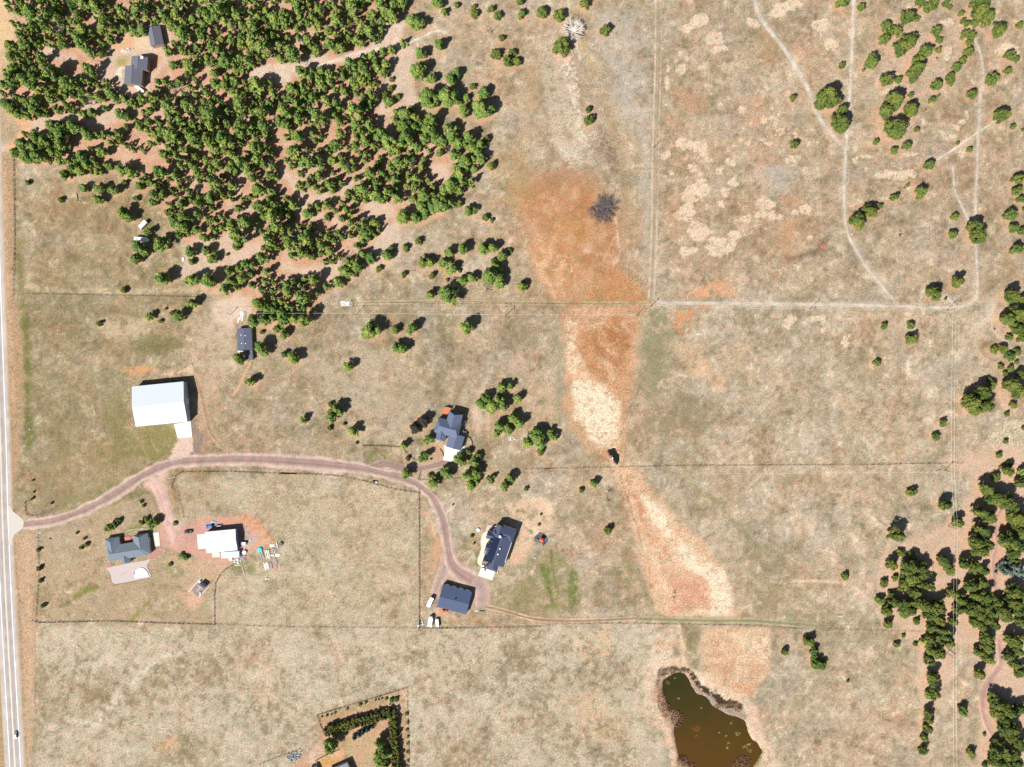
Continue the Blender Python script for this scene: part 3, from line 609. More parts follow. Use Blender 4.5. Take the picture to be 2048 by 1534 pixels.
# ---- west field
stroke((216, 200, 168), 0.8, 11, [(52, 540), (55, 570), (75, 580), (200, 583), (330, 582), (470, 580)], 3, breakup=0.3, seed=8)
stroke((196, 166, 132), 0.6, 4, [(66, 530), (90, 558), (140, 576)], 2)
for y in range(600, 900, 9):
    stroke((208, 190, 156), 0.16, 3, [(60, y), (200, y - 1), (330, y - 3)], 2, breakup=0.5, seed=y)
poly((146, 138, 94), 0.6, 7, [(255, 678), (330, 660), (360, 680), (330, 700), (270, 706)], breakup=0.4)
poly((150, 142, 96), 0.55, 8, [(225, 790), (252, 780), (262, 860), (270, 900), (250, 900), (210, 850)], breakup=0.5)
poly((164, 158, 104), 0.55, 5, [(276, 862), (350, 850), (354, 880), (340, 905), (290, 930), (262, 900)], breakup=0.3)
poly((150, 148, 104), 0.45, 8, [(75, 740), (160, 745), (260, 750), (250, 770), (150, 770), (80, 765)], breakup=0.5)
poly((236, 178, 130), 0.8, 4, [(245, 738), (290, 728), (316, 738), (330, 742), (300, 750), (262, 745)], breakup=0.25)
poly((244, 212, 190), 0.8, 4, [(300, 748), (340, 738), (380, 732), (400, 735), (392, 752), (360, 754), (330, 752)], breakup=0.35)
poly((214, 176, 150), 0.6, 5, [(385, 755), (395, 750), (410, 810), (420, 870), (430, 905), (400, 900), (392, 830)], breakup=0.3)
stroke((176, 146, 110), 0.6, 4, [(380, 752), (400, 772), (408, 820), (415, 860), (450, 905)], 2, breakup=0.3)
stroke((172, 162, 118), 0.5, 6, [(418, 800), (430, 850), (460, 895)], 3, breakup=0.3)
poly((226, 206, 180), 0.5, 8, [(200, 635), (280, 640), (300, 680), (250, 690), (210, 670)], breakup=0.4)
for cx, cy, rr in ((126, 866, 14), (205, 922, 14), (596, 1442, 10), (1365, 136, 13), (1462, 205, 16), (1440, 178, 12)):
    stroke((150, 136, 96), 0.5, 4, [(cx + rr * math.cos(t * .45), cy + rr * math.sin(t * .45)) for t in range(12)], 2)

# ---- middle field south of the lane, pale grass with dark tufts
poly((206, 194, 166), 0.55, 6, [(345, 950), (400, 948), (600, 955), (730, 968), (835, 985), (835, 1252), (430, 1246), (430, 1160), (480, 1125), (540, 1120), (540, 1040), (480, 1020), (368, 1036)], grain=1.25, breakup=0.2)
poly((212, 201, 178), 0.6, 8, [(80, 1250), (430, 1250), (1290, 1255), (1330, 1340), (1330, 1660), (818, 1660), (815, 1380), (634, 1432), (600, 1500), (560, 1660), (70, 1660)], grain=1.3, breakup=0.35, bscale=40, seed=71)
for q in ([(150, 1440), (200, 1370), (230, 1350), (240, 1370), (200, 1430), (170, 1450)], [(260, 1400), (300, 1350), (350, 1340), (330, 1380)], [(100, 1400), (130, 1385), (150, 1400), (120, 1430), (90, 1450)], [(180, 1270), (190, 1265), (200, 1310), (180, 1320)], [(380, 1340), (440, 1345), (430, 1380), (390, 1370)], [(890, 1340), (960, 1350), (970, 1380), (920, 1375)], [(280, 1490), (420, 1470), (420, 1540), (260, 1540)], [(870, 1500), (930, 1500), (930, 1540), (860, 1540)]):
    poly((160, 144, 108), 0.5, 9, q, breakup=0.35, bscale=16)
stroke((236, 226, 206), 0.75, 16, [(140, 1440), (190, 1450), (230, 1400), (280, 1350), (320, 1315), (360, 1300)], 8, breakup=0.45, bscale=12)
stroke((234, 224, 204), 0.6, 14, [(180, 1340), (215, 1310), (235, 1280)], 7, breakup=0.45, bscale=12)
stroke((150, 150, 100), 0.5, 10, [(62, 1510), (75, 1490), (66, 1460)], 5, breakup=0.4)
poly((232, 188, 150), 0.6, 5, [(320, 1490), (345, 1470), (362, 1495), (350, 1510), (310, 1512)], breakup=0.3)
stroke((170, 150, 120), 0.4, 3, [(912, 1272), (940, 1300), (975, 1330), (1010, 1350)], 2)
poly((140, 116, 90), 0.7, 4, [(1012, 1280), (1040, 1290), (1046, 1302), (1030, 1312), (1012, 1300)], breakup=0.3)
poly((232, 196, 160), 0.6, 8, [(1150, 1270), (1220, 1262), (1225, 1310), (1170, 1330)], breakup=0.4)
poly((226, 190, 152), 0.5, 9, [(1130, 1400), (1200, 1380), (1260, 1460), (1230, 1490), (1160, 1470)], breakup=0.4)

# ---- yard around the west house and the white workshop
poly((192, 172, 142), 0.7, 6, [(78, 1068), (140, 1050), (220, 1010), (300, 985), (340, 1060), (330, 1100), (430, 1130), (428, 1246), (80, 1244)], breakup=0.2)
poly((222, 186, 154), 0.6, 6, [(330, 1110), (420, 1118), (470, 1125), (430, 1180), (400, 1215), (372, 1225), (350, 1190), (370, 1150)], breakup=0.3)
stroke((128, 130, 66), 0.85, 10, [(122, 1212), (150, 1195), (178, 1178), (196, 1172)], 4, breakup=0.3)
stroke((150, 158, 76), 0.8, 5, [(150, 1190), (172, 1178), (190, 1180)], 2, breakup=0.3)
stroke((146, 148, 74), 0.75, 9, [(266, 1240), (280, 1222), (300, 1205)], 4, breakup=0.3)
poly((120, 140, 60), 0.85, 3, [(245, 1062), (272, 1050), (285, 1056), (250, 1064)], breakup=0.15)
poly((124, 146, 60), 0.85, 3, [(352, 1105), (362, 1102), (385, 1115), (382, 1122), (360, 1120)], breakup=0.15)
poly((140, 150, 74), 0.7, 4, [(332, 1128), (348, 1125), (362, 1140), (345, 1158), (330, 1150)], breakup=0.35)
poly((226, 178, 160), 0.95, 4, [(326, 1030), (340, 1042), (352, 1054), (380, 1052), (400, 1040), (440, 1031), (490, 1028), (518, 1040), (530, 1060), (520, 1085), (505, 1100), (490, 1120), (460, 1130), (430, 1128), (405, 1118), (372, 1102), (335, 1100), (316, 1092), (322, 1060)], grain=0.5)
poly((214, 150, 110), 0.6, 4, [(470, 1030), (500, 1032), (525, 1048), (532, 1070), (545, 1080), (520, 1090), (518, 1060), (500, 1044), (465, 1040)], breakup=0.3, bscale=8)
poly((240, 205, 190), 0.8, 6, [(330, 1068), (352, 1062), (390, 1085), (360, 1096), (330, 1090)])
poly((205, 186, 178), 0.9, 2, [(486, 1056), (498, 1058), (508, 1070), (505, 1085), (492, 1102), (486, 1090)])
poly((140, 136, 86), 0.7, 4, [(500, 1110), (512, 1100), (518, 1130), (512, 1150), (480, 1158), (462, 1140), (480, 1128)], breakup=0.35)
for sx in (510, 535, 552, 560):
    poly((236, 222, 200), 0.4, 3, [(sx, 1084), (sx + 8, 1084), (sx + 10, 1145), (sx + 2, 1145)], breakup=0.5, bscale=6)
poly((230, 160, 128), 0.0, 2, [(0, 0), (1, 0), (1, 1)])
stroke((150, 150, 92), 0.6, 8, [(170, 1028), (240, 1000), (285, 982)], 4, breakup=0.4)
stroke((150, 148, 88), 0.6, 7, [(120, 1030), (200, 1002), (270, 970), (330, 945)], 4, breakup=0.4)
stroke((222, 184, 150), 0.6, 6, [(336, 965), (345, 1000), (352, 1030)], 3, breakup=0.3)
stroke((222, 190, 156), 0.5, 4, [(300, 1125), (380, 1122)], 2)
stroke((150, 152, 84), 0.6, 7, [(325, 962), (345, 950), (355, 946)], 3, breakup=0.3)

# ---- ground by the mobile home, barn apron and the path
poly((238, 214, 196), 0.75, 6, [(440, 600), (500, 600), (515, 625), (478, 640), (470, 655), (450, 640), (436, 618)], breakup=0.15)
poly((226, 205, 180), 0.5, 9, [(380, 640), (470, 650), (470, 740), (420, 800), (385, 740)], breakup=0.35)
stroke((238, 190, 158), 0.9, 5, [(466, 792), (480, 768), (492, 745), (500, 728)], 2)
poly((238, 210, 196), 0.95, 2, [(356, 874), (385, 872), (392, 896), (398, 906), (372, 916), (346, 920), (338, 924), (346, 908)])
poly((158, 140, 134), 0.95, 2, [(384, 844), (398, 848), (410, 872), (414, 900), (404, 912), (392, 902), (387, 880)], breakup=0.1)
poly((160, 154, 98), 0.55, 7, [(540, 720), (580, 725), (570, 745), (545, 750)], breakup=0.3)
poly((156, 150, 100), 0.5, 7, [(585, 660), (620, 655), (610, 690), (588, 690)], breakup=0.3)
poly((212, 196, 172), 0.5, 9, [(640, 720), (780, 700), (860, 780), (840, 880), (700, 880), (640, 800)], breakup=0.4)
poly((238, 214, 196), 0.55, 6, [(930, 810), (970, 800), (975, 860), (950, 870)], breakup=0.4)
poly((240, 220, 198), 0.5, 5, [(960, 770), (980, 762), (980, 800), (955, 815)], breakup=0.4)
poly((232, 200, 178), 0.55, 7, [(1005, 722), (1050, 690), (1050, 740), (1020, 750)], breakup=0.35)
poly((168, 160, 132), 0.6, 6, [(1108, 640), (1130, 640), (1134, 700), (1126, 800), (1132, 860), (1112, 840), (1105, 740)], breakup=0.3)
poly((162, 152, 122), 0.6, 5, [(1070, 765), (1100, 762), (1105, 775), (1080, 778)], breakup=0.4)
poly((226, 196, 166), 0.5, 7, [(1050, 745), (1110, 750), (1120, 840), (1060, 850)], breakup=0.35)
poly((212, 160, 120), 0.7, 4, [(868, 888), (888, 882), (892, 900), (886, 916), (870, 910)], breakup=0.2)
poly((206, 170, 148), 0.7, 4, [(850, 905), (868, 892), (888, 905), (886, 918), (860, 926), (846, 932)], breakup=0.2)
poly((124, 128, 66), 0.7, 3, [(828, 878), (840, 875), (846, 892), (834, 896)])
poly((130, 138, 70), 0.8, 4, [(740, 908), (770, 905), (796, 918), (792, 926), (740, 920)], breakup=0.35)

# ---- east house
poly((238, 205, 176), 0.85, 6, [(1005, 1010), (1050, 1000), (1085, 1005), (1105, 1030), (1108, 1060), (1085, 1070), (1065, 1090), (1058, 1125), (1035, 1128), (1018, 1115), (1045, 1065), (1040, 1040)], breakup=0.2)
poly((250, 228, 198), 0.7, 4, [(1050, 1000), (1085, 1000), (1102, 1020), (1108, 1050), (1098, 1050), (1085, 1015)], breakup=0.15)
poly((250, 226, 196), 0.8, 4, [(1058, 1052), (1085, 1058), (1070, 1080), (1058, 1075)], breakup=0.2)
poly((236, 190, 165), 0.7, 4, [(1020, 1105), (1050, 1108), (1052, 1125), (1030, 1122)], breakup=0.2)
for st in ([(1082, 1125), (1090, 1150), (1096, 1170), (1104, 1195), (1112, 1215)], [(1102, 1100), (1106, 1140), (1110, 1165), (1118, 1185)], [(1140, 1140), (1148, 1160), (1150, 1185), (1150, 1208)], [(1086, 1135), (1100, 1165)], [(1130, 1180), (1155, 1190)]):
    stroke((112, 132, 62), 0.9, 5, st, 2, breakup=0.3, bscale=8)
poly((150, 148, 98), 0.6, 8, [(1000, 1160), (1060, 1110), (1120, 1100), (1170, 1180), (1150, 1240), (1040, 1230), (980, 1210)], breakup=0.45)
poly((232, 210, 190), 0.6, 6, [(1000, 1150), (1030, 1140), (1040, 1170), (1010, 1180)], breakup=0.35)
poly((206, 196, 182), 0.5, 6, [(1150, 1100), (1180, 1095), (1180, 1135), (1160, 1130)], breakup=0.35)
poly((130, 140, 76), 0.7, 4, [(1080, 1210), (1120, 1208), (1118, 1222), (1085, 1225)], breakup=0.35)
poly((226, 180, 150), 0.7, 4, [(868, 1224), (930, 1236), (928, 1245), (880, 1236)], breakup=0.2)
poly((250, 220, 204), 0.7, 3, [(905, 1228), (927, 1233), (925, 1242), (900, 1237)], breakup=0.25)
poly((208, 168, 130), 0.55, 5, [(870, 1235), (1000, 1240), (1090, 1238), (1090, 1252), (870, 1254)], breakup=0.45)
poly((226, 180, 146), 0.75, 5, [(848, 1005), (860, 1020), (870, 1075), (885, 1100), (880, 1130), (866, 1170), (850, 1190), (855, 1140), (862, 1100)], breakup=0.45)
stroke((150, 146, 90), 0.6, 6, [(846, 985), (868, 1020), (882, 1060), (884, 1110), (872, 1160)], 3, breakup=0.4)
stroke((244, 214, 186), 0.7, 2, [(858, 1028), (864, 1045), (867, 1070)], 1)
poly((124, 146, 62), 0.7, 3, [(954, 1100), (962, 1110), (958, 1135), (952, 1130)], breakup=0.2)
stroke((120, 150, 60), 0.6, 6, [(872, 1250), (890, 1246)], 3)

# ---- creek above the wetland
poly((216, 202, 180), 0.7, 6, [(1075, 80), (1150, 60), (1200, 130), (1240, 240), (1260, 330), (1200, 330), (1110, 300), (1080, 200)], breakup=0.35, bscale=10, grain=1.4)
stroke((245, 230, 214), 0.85, 10, [(1112, 95), (1120, 115), (1136, 130), (1145, 160), (1150, 195), (1160, 215), (1180, 250)], 5, breakup=0.45, bscale=7)
stroke((246, 232, 212), 0.7, 4, [(1152, 70), (1156, 100), (1160, 120)], 2)
stroke((176, 146, 118), 0.55, 10, [(1140, 110), (1150, 145), (1160, 180), (1168, 240)], 5, breakup=0.5, bscale=9)
stroke((198, 174, 126), 0.5, 14, [(1163, 80), (1172, 110), (1186, 140), (1200, 180), (1220, 240), (1235, 300), (1250, 350), (1262, 410), (1265, 460)], 7, breakup=0.6, bscale=18)
stroke((206, 176, 138), 0.6, 26, [(1062, 100), (1060, 180), (1058, 260), (1040, 320), (1030, 370)], 12, breakup=0.35, bscale=26)
poly((236, 226, 208), 0.6, 5, [(1100, 280), (1160, 290), (1180, 330), (1150, 350), (1110, 320)], breakup=0.5, bscale=8)
poly((120, 108, 86), 0.5, 5, [(1200, 250), (1225, 300), (1240, 340), (1228, 345), (1210, 300)], breakup=0.6, bscale=7)
# ---- orange wetland
poly((200, 158, 122), 0.55, 40, [(1018, 380), (1060, 345), (1130, 335), (1200, 352), (1232, 400), (1240, 470), (1252, 530), (1296, 585), (1306, 606), (1116, 606), (1080, 565), (1055, 500), (1040, 440)], breakup=0.25, bscale=30, grain=1.1)
poly((190, 138, 94), 0.7, 26, [(1040, 405), (1060, 360), (1120, 345), (1190, 362), (1222, 410), (1236, 470), (1248, 530), (1290, 575), (1306, 606), (1120, 606), (1085, 565), (1062, 500), (1052, 440)], grain=0.9)
poly((188, 130, 82), 0.6, 10, [(1120, 400), (1200, 395), (1215, 450), (1190, 500), (1130, 480), (1090, 440)], breakup=0.3, bscale=24)
poly((220, 172, 104), 0.4, 9, [(1100, 440), (1160, 440), (1180, 480), (1140, 520), (1090, 500)], breakup=0.4, bscale=16)
poly((242, 198, 158), 0.8, 8, [(1065, 470), (1085, 460), (1110, 500), (1160, 520), (1170, 560), (1110, 600), (1085, 570), (1064, 520)], breakup=0.35, bscale=12, grain=1.4)
poly((246, 206, 186), 0.7, 6, [(1160, 490), (1180, 485), (1186, 505), (1166, 510)])
poly((214, 156, 96), 0.6, 8, [(1200, 540), (1260, 555), (1296, 600), (1180, 604), (1170, 570)], breakup=0.3, bscale=14, grain=1.5)
poly((204, 146, 84), 0.6, 4, [(1160, 596), (1290, 598), (1292, 612), (1120, 611)], breakup=0.15)
poly((196, 160, 110), 0.5, 12, [(985, 320), (1030, 310), (1080, 400), (1060, 430), (1000, 400)], breakup=0.3)
stroke((244, 226, 206), 0.9, 4, [(1230, 436), (1232, 458), (1234, 478), (1238, 492)], 2, breakup=0.2, bscale=6)
stroke((240, 222, 200), 0.6, 2.5, [(1228, 472), (1216, 500), (1208, 520)], 1.5, breakup=0.2)
stroke((232, 220, 204), 0.6, 7, [(1236, 492), (1238, 510), (1228, 530)], 3, breakup=0.4)
poly((196, 168, 128), 0.7, 7, [(1232, 370), (1262, 380), (1268, 440), (1250, 470), (1240, 430)], breakup=0.4, bscale=8)
poly((150, 130, 104), 0.6, 5, [(1186, 372), (1205, 368), (1215, 390), (1190, 395)], breakup=0.5, bscale=8)

# ---- reeds south of the east-west track
poly((216, 174, 136), 0.95, 4, [(1124, 612), (1290, 614), (1280, 650), (1272, 700), (1262, 790), (1256, 850), (1250, 895), (1240, 925), (1212, 925), (1190, 905), (1160, 868), (1136, 846), (1128, 800), (1134, 740), (1134, 700), (1128, 650)], grain=1.35, warp=0.5)
poly((196, 142, 96), 0.8, 7, [(1170, 640), (1268, 640), (1262, 700), (1232, 740), (1205, 790), (1180, 740), (1170, 690)], breakup=0.35, bscale=16, grain=1.35)
poly((246, 212, 180), 0.8, 6, [(1136, 650), (1165, 660), (1172, 720), (1190, 760), (1232, 780), (1236, 830), (1216, 860), (1150, 850), (1136, 800), (1142, 740)], breakup=0.4, bscale=12)
poly((252, 238, 208), 0.95, 4, [(1145, 775), (1175, 768), (1200, 785), (1230, 800), (1238, 830), (1225, 870), (1205, 890), (1180, 875), (1145, 835)], breakup=0.18, bscale=7, grain=1.4)
poly((246, 226, 196), 0.9, 4, [(1180, 850), (1240, 850), (1240, 890), (1220, 900), (1195, 890)], breakup=0.3, bscale=8)
stroke((236, 212, 184), 0.8, 6, [(1128, 614), (1134, 630), (1148, 650)], 3)
stroke((210, 160, 116), 0.8, 7, [(1126, 800), (1136, 850), (1160, 880), (1205, 922)], 3, breakup=0.2)
poly((136, 108, 86), 0.6, 4, [(1256, 770), (1266, 770), (1268, 820), (1258, 840)], breakup=0.5, bscale=7)
poly((150, 148, 112), 0.7, 8, [(1280, 665), (1352, 660), (1350, 720), (1330, 790), (1290, 800), (1280, 730)], breakup=0.35, bscale=14)
poly((146, 144, 108), 0.6, 6, [(1290, 620), (1330, 625), (1335, 645), (1300, 645)], breakup=0.4)
poly((146, 136, 108), 0.55, 8, [(1340, 800), (1400, 790), (1430, 820), (1400, 860), (1290, 850), (1300, 815)], breakup=0.5, bscale=12)
poly((222, 160, 112), 0.8, 5, [(1360, 625), (1395, 615), (1392, 645), (1376, 670), (1358, 655)], breakup=0.35, bscale=10)
poly((206, 146, 88), 0.8, 3, [(1400, 612), (1438, 612), (1430, 622), (1405, 622)], breakup=0.3)
poly((238, 178, 138), 0.75, 6, [(1380, 580), (1430, 560), (1465, 565), (1470, 595), (1400, 600)], breakup=0.35, bscale=9)
poly((234, 196, 160), 0.6, 8, [(1340, 680), (1400, 700), (1460, 760), (1450, 780), (1380, 740)], breakup=0.4)

# ---- lower draw
poly((238, 200, 166), 0.92, 5, [(1205, 925), (1262, 925), (1290, 965), (1330, 1000), (1370, 1050), (1410, 1080), (1440, 1130), (1462, 1180), (1480, 1232), (1330, 1232), (1306, 1215), (1290, 1150), (1268, 1080), (1250, 1020), (1235, 970)], grain=1.35, warp=0.6)
poly((254, 240, 212), 0.9, 6, [(1286, 995), (1312, 1000), (1330, 1030), (1352, 1060), (1368, 1090), (1392, 1110), (1420, 1120), (1446, 1150), (1464, 1200), (1460, 1230), (1420, 1230), (1430, 1180), (1390, 1145), (1360, 1130), (1340, 1080), (1322, 1050)], breakup=0.2, bscale=9, grain=1.4)
poly((224, 160, 122), 0.7, 6, [(1262, 960), (1285, 1010), (1310, 1060), (1345, 1110), (1330, 1130), (1290, 1080), (1268, 1020)], breakup=0.4, bscale=9)
poly((228, 170, 138), 0.7, 6, [(1320, 1155), (1400, 1150), (1420, 1220), (1345, 1228)], breakup=0.35, bscale=12)
poly((250, 224, 180), 0.85, 4, [(1300, 1145), (1330, 1150), (1342, 1190), (1310, 1195)], breakup=0.35, bscale=5)
poly((250, 236, 206), 0.8, 4, [(1345, 1222), (1400, 1222), (1450, 1228), (1400, 1234), (1350, 1232)], breakup=0.3)
stroke((92, 82, 50), 0.95, 3.2, [(1268, 1038), (1273, 1050), (1277, 1065), (1281, 1082), (1284, 1095)], 1.0, warp=0.1)
stroke((150, 120, 92), 0.7, 2, [(1284, 1095), (1288, 1120), (1292, 1150), (1302, 1172)], 1.2, breakup=0.4)
for st in ([(1270, 1080), (1250, 1110), (1262, 1150)], [(1240, 1148), (1260, 1165)], [(1268, 1200), (1290, 1195), (1300, 1205)]):
    stroke((136, 140, 84), 0.65, 13, st, 5, breakup=0.4, bscale=9)
for st in ([(1385, 950), (1400, 990), (1440, 1000), (1450, 1020)], [(1460, 1030), (1490, 1070), (1500, 1080)], [(1510, 1090), (1525, 1120), (1555, 1130)], [(1500, 1150), (1540, 1170), (1580, 1165)], [(1370, 930), (1395, 940)]):
    stroke((156, 152, 108), 0.55, 13, st, 6, breakup=0.45, bscale=9)
poly((150, 138, 106), 0.5, 9, [(1490, 1100), (1600, 1080), (1640, 1140), (1600, 1160), (1500, 1160)], breakup=0.5, bscale=12)
poly((150, 145, 108), 0.5, 9, [(1490, 1170), (1620, 1180), (1680, 1230), (1500, 1235)], breakup=0.55, bscale=12)

# ---- between the track and the pond
poly((236, 198, 164), 0.92, 6, [(1408, 1252), (1530, 1252), (1542, 1300), (1538, 1340), (1510, 1370), (1490, 1400), (1440, 1385), (1410, 1350), (1404, 1300)], grain=1.4, breakup=0.12, warp=0.7)
poly((216, 166, 130), 0.55, 5, [(1412, 1310), (1470, 1280), (1476, 1330), (1440, 1350), (1412, 1350)], breakup=0.35, bscale=9)
poly((226, 166, 118), 0.6, 6, [(1455, 1355), (1500, 1360), (1510, 1385), (1470, 1385)], breakup=0.3)
poly((250, 226, 196), 0.8, 6, [(1480, 1250), (1536, 1252), (1548, 1300), (1500, 1330), (1480, 1300)], breakup=0.4, bscale=9)
poly((252, 238, 206), 0.85, 4, [(1382, 1344), (1400, 1350), (1420, 1380), (1445, 1392), (1430, 1400), (1400, 1385)], breakup=0.15)
stroke((250, 226, 186), 0.85, 6, [(1356, 1252), (1362, 1280), (1370, 1298)], 2.5, breakup=0.15)
stroke((240, 208, 184), 0.8, 7, [(1364, 1300), (1370, 1330), (1380, 1348)], 3)
poly((146, 138, 104), 0.8, 4, [(1365, 1256), (1404, 1252), (1400, 1300), (1402, 1342), (1385, 1342), (1378, 1300)], breakup=0.3, bscale=8)
poly((242, 222, 198), 0.75, 7, [(1290, 1255), (1345, 1262), (1352, 1300), (1340, 1340), (1310, 1350), (1298, 1380), (1295, 1420), (1285, 1380), (1295, 1320)], breakup=0.35, bscale=9)
poly((226, 168, 132), 0.6, 5, [(1310, 1280), (1345, 1262), (1352, 1290), (1320, 1300)], breakup=0.35)
poly((120, 100, 78), 0.6, 4, [(1345, 1285), (1358, 1290), (1362, 1315), (1348, 1310)], breakup=0.35)
poly((240, 216, 190), 0.7, 7, [(1490, 1390), (1515, 1400), (1525, 1470), (1560, 1530), (1600, 1660), (1520, 1660), (1500, 1480), (1488, 1440)], breakup=0.35, bscale=10)
stroke((214, 166, 112), 0.85, 4, [(1290, 1420), (1320, 1435), (1338, 1460), (1350, 1490), (1356, 1520), (1356, 1560)], 2, warp=0.2)
stroke((226, 190, 150), 0.6, 9, [(1310, 1430), (1330, 1470), (1345, 1520)], 4, breakup=0.3)
poly((210, 164, 134), 0.55, 6, [(1515, 1410), (1540, 1430), (1520, 1450), (1505, 1430)], breakup=0.35)

# ---- pond and its muddy margin
POND = [(x / 4.593 + 1200, y / 4.593 + 1200) for x, y in [(590, 790), (600, 755), (640, 720), (700, 690), (780, 695), (812, 745), (838, 820), (885, 880), (975, 903), (1030, 970), (1100, 1010), (1180, 1058), (1260, 1082), (1330, 1112), (1370, 1200), (1400, 1275), (1450, 1325), (1478, 1400), (1445, 1455), (1400, 1520), (1380, 1700), (860, 1700), (830, 1500), (740, 1460), (722, 1380), (700, 1260), (690, 1180), (740, 1120), (760, 1060), (700, 1010), (640, 1020), (622, 930), (600, 850)]]
rim = [(x / 4.593 + 1200, y / 4.593 + 1200) for x, y in [(520, 700), (560, 650), (680, 615), (800, 640), (850, 740), (900, 820), (1000, 880), (1080, 960), (1200, 1000), (1330, 1060), (1400, 1240), (1500, 1380), (1440, 1480), (1380, 1700), (650, 1700), (690, 1500), (640, 1250), (560, 1080), (500, 880)]]
poly((190, 160, 136), 0.8, 3, rim, warp=0.6, grain=1.4, breakup=0.2, bscale=5)
poly((176, 158, 148), 0.9, 2, [(1378, 1358), (1388, 1385), (1410, 1396), (1428, 1412), (1450, 1425), (1475, 1435), (1490, 1445), (1492, 1432), (1465, 1418), (1440, 1405), (1425, 1392), (1400, 1384), (1388, 1372)], warp=0.4)
poly((72, 58, 40), 0.95, 1.5, [(1376, 1340), (1390, 1350), (1402, 1372), (1430, 1384), (1456, 1400), (1464, 1392), (1478, 1400), (1484, 1420), (1468, 1418), (1440, 1406), (1420, 1394), (1398, 1382), (1384, 1362)], warp=0.8, breakup=0.15, bscale=6)
poly((100, 82, 60), 0.95, 2, [(1318, 1343), (1345, 1335), (1372, 1340), (1382, 1352), (1370, 1356), (1340, 1352), (1326, 1362), (1322, 1380), (1315, 1370)], warp=0.8, breakup=0.2, bscale=6)
poly((196, 156, 132), 0.9, 3, [(1314, 1375), (1334, 1380), (1340, 1420), (1344, 1448), (1330, 1440), (1318, 1410)], breakup=0.3, bscale=5, grain=2.2)
stroke((108, 130, 40), 0.9, 6, [(1522, 1500), (1518, 1515), (1508, 1530)], 2)

# ---- bright bare patches of the east meadow
for x, y, rx, ry in [(1370, 296, 22, 11), (1398, 300, 14, 14), (1412, 318, 12, 12), (1330, 309, 9, 8), (1341, 346, 6, 6), (1382, 335, 11, 8), (1398, 345, 6, 6), (1460, 325, 9, 8), (1582, 318, 8, 9), (1596, 312, 6, 6), (1570, 12, 14, 11), (1590, 8, 20, 12), (1560, 26, 16, 9), (1500, 48, 16, 10), (1430, 78, 20, 14), (1440, 98, 16, 9), (1400, 42, 20, 15), (1380, 55, 12, 9), (1362, 138, 12, 12), (1335, 138, 6, 8), (1335, 165, 6, 12), (1548, 160, 5, 7), (1527, 158, 4, 4), (1520, 208, 5, 5), (1528, 238, 6, 6), (1557, 232, 4, 6), (1540, 236, 4, 4), (1548, 251, 5, 5), (1560, 262, 9, 6), (1531, 273, 6, 6), (1540, 284, 10, 6), (1500, 288, 5, 5), (1470, 293, 4, 4), (1588, 262, 5, 6), (1485, 220, 8, 6), (1646, 50, 18, 14), (1664, 88, 14, 11), (1700, 62, 8, 8), (1935, 224, 6, 6), (1924, 237, 8, 7), (1914, 247, 7, 7), (1845, 245, 5, 7), (1898, 265, 4, 5), (1925, 268, 4, 4), (1712, 313, 5, 5), (1724, 306, 4, 4), (1735, 302, 6, 4), (1606, 340, 4, 4), (1735, 332, 4, 4), (1925, 300, 9, 9), (1380, 390, 22, 20), (1400, 375, 20, 18), (1372, 425, 16, 20), (1352, 430, 10, 10), (1392, 465, 22, 18), (1440, 490, 34, 16), (1465, 470, 14, 12), (1375, 500, 16, 9), (1450, 385, 10, 8), (1435, 345, 9, 8), (1465, 368, 9, 8), (1530, 400, 22, 14), (1545, 425, 16, 12), (1520, 425, 14, 10), (1445, 405, 8, 6), (1488, 435, 12, 10), (1595, 540, 8, 7), (1612, 415, 14, 12), (1590, 420, 8, 7), (1620, 470, 6, 6), (1640, 640, 10, 10), (1646, 655, 7, 8), (1695, 690, 8, 10), (1700, 675, 6, 6), (1622, 640, 9, 7), (1570, 655, 8, 6), (1580, 640, 10, 8), (2020, 100, 22, 16), (1892, 45, 18, 10), (1890, 105, 10, 12), (1770, 185, 14, 6), (1785, 172, 12, 5), (1820, 310, 16, 5), (1800, 350, 30, 10), (1770, 345, 20, 8)]:
    blob((244, 222, 196), 0.85, x, y, rx * 1.0, ry * 1.0, 1.5, breakup=0.12, bscale=5)
for q in ([(1580, 90), (1620, 90), (1640, 140), (1600, 170)], [(1530, 60), (1560, 80), (1545, 130), (1490, 110)], [(1370, 170), (1420, 190), (1400, 230), (1350, 215)], [(1470, 190), (1540, 200), (1520, 250), (1460, 240)], [(1560, 380), (1610, 370), (1600, 420), (1560, 400)], [(1330, 400), (1360, 380), (1360, 470), (1330, 480)], [(1560, 430), (1610, 440), (1600, 510), (1545, 500)], [(1500, 300), (1560, 300), (1540, 360), (1490, 340)]):
    poly((214, 168, 132), 0.5, 9, q, breakup=0.4, bscale=16)
poly((208, 203, 196), 0.5, 9, [(1510, 320), (1580, 330), (1600, 380), (1550, 380), (1500, 350)], breakup=0.4)
poly((206, 200, 192), 0.5, 9, [(1330, 540), (1290, 520), (1280, 300), (1300, 290), (1300, 560), (1290, 580)], breakup=0.25)
poly((206, 200, 194), 0.5, 12, [(1190, 20), (1290, 20), (1300, 300), (1240, 250), (1210, 130)], breakup=0.35)
poly((120, 108, 100), 0.8, 3, [(1562, 528), (1590, 518), (1625, 495), (1660, 470), (1668, 475), (1640, 500), (1605, 520), (1575, 532)], breakup=0.35, bscale=5, grain=1.4)
blob((226, 130, 92), 0.9, 1642, 493, 6, 5, 2)
poly((206, 146, 104), 0.5, 5, [(1565, 522), (1600, 505), (1605, 525), (1580, 535)], breakup=0.4)
poly((228, 216, 190), 0.85, 3, [(1985, 868), (2010, 845), (2060, 845), (2110, 900), (2090, 930), (2048, 925), (2010, 900), (1980, 890)], breakup=0.3, bscale=6, grain=2.2)
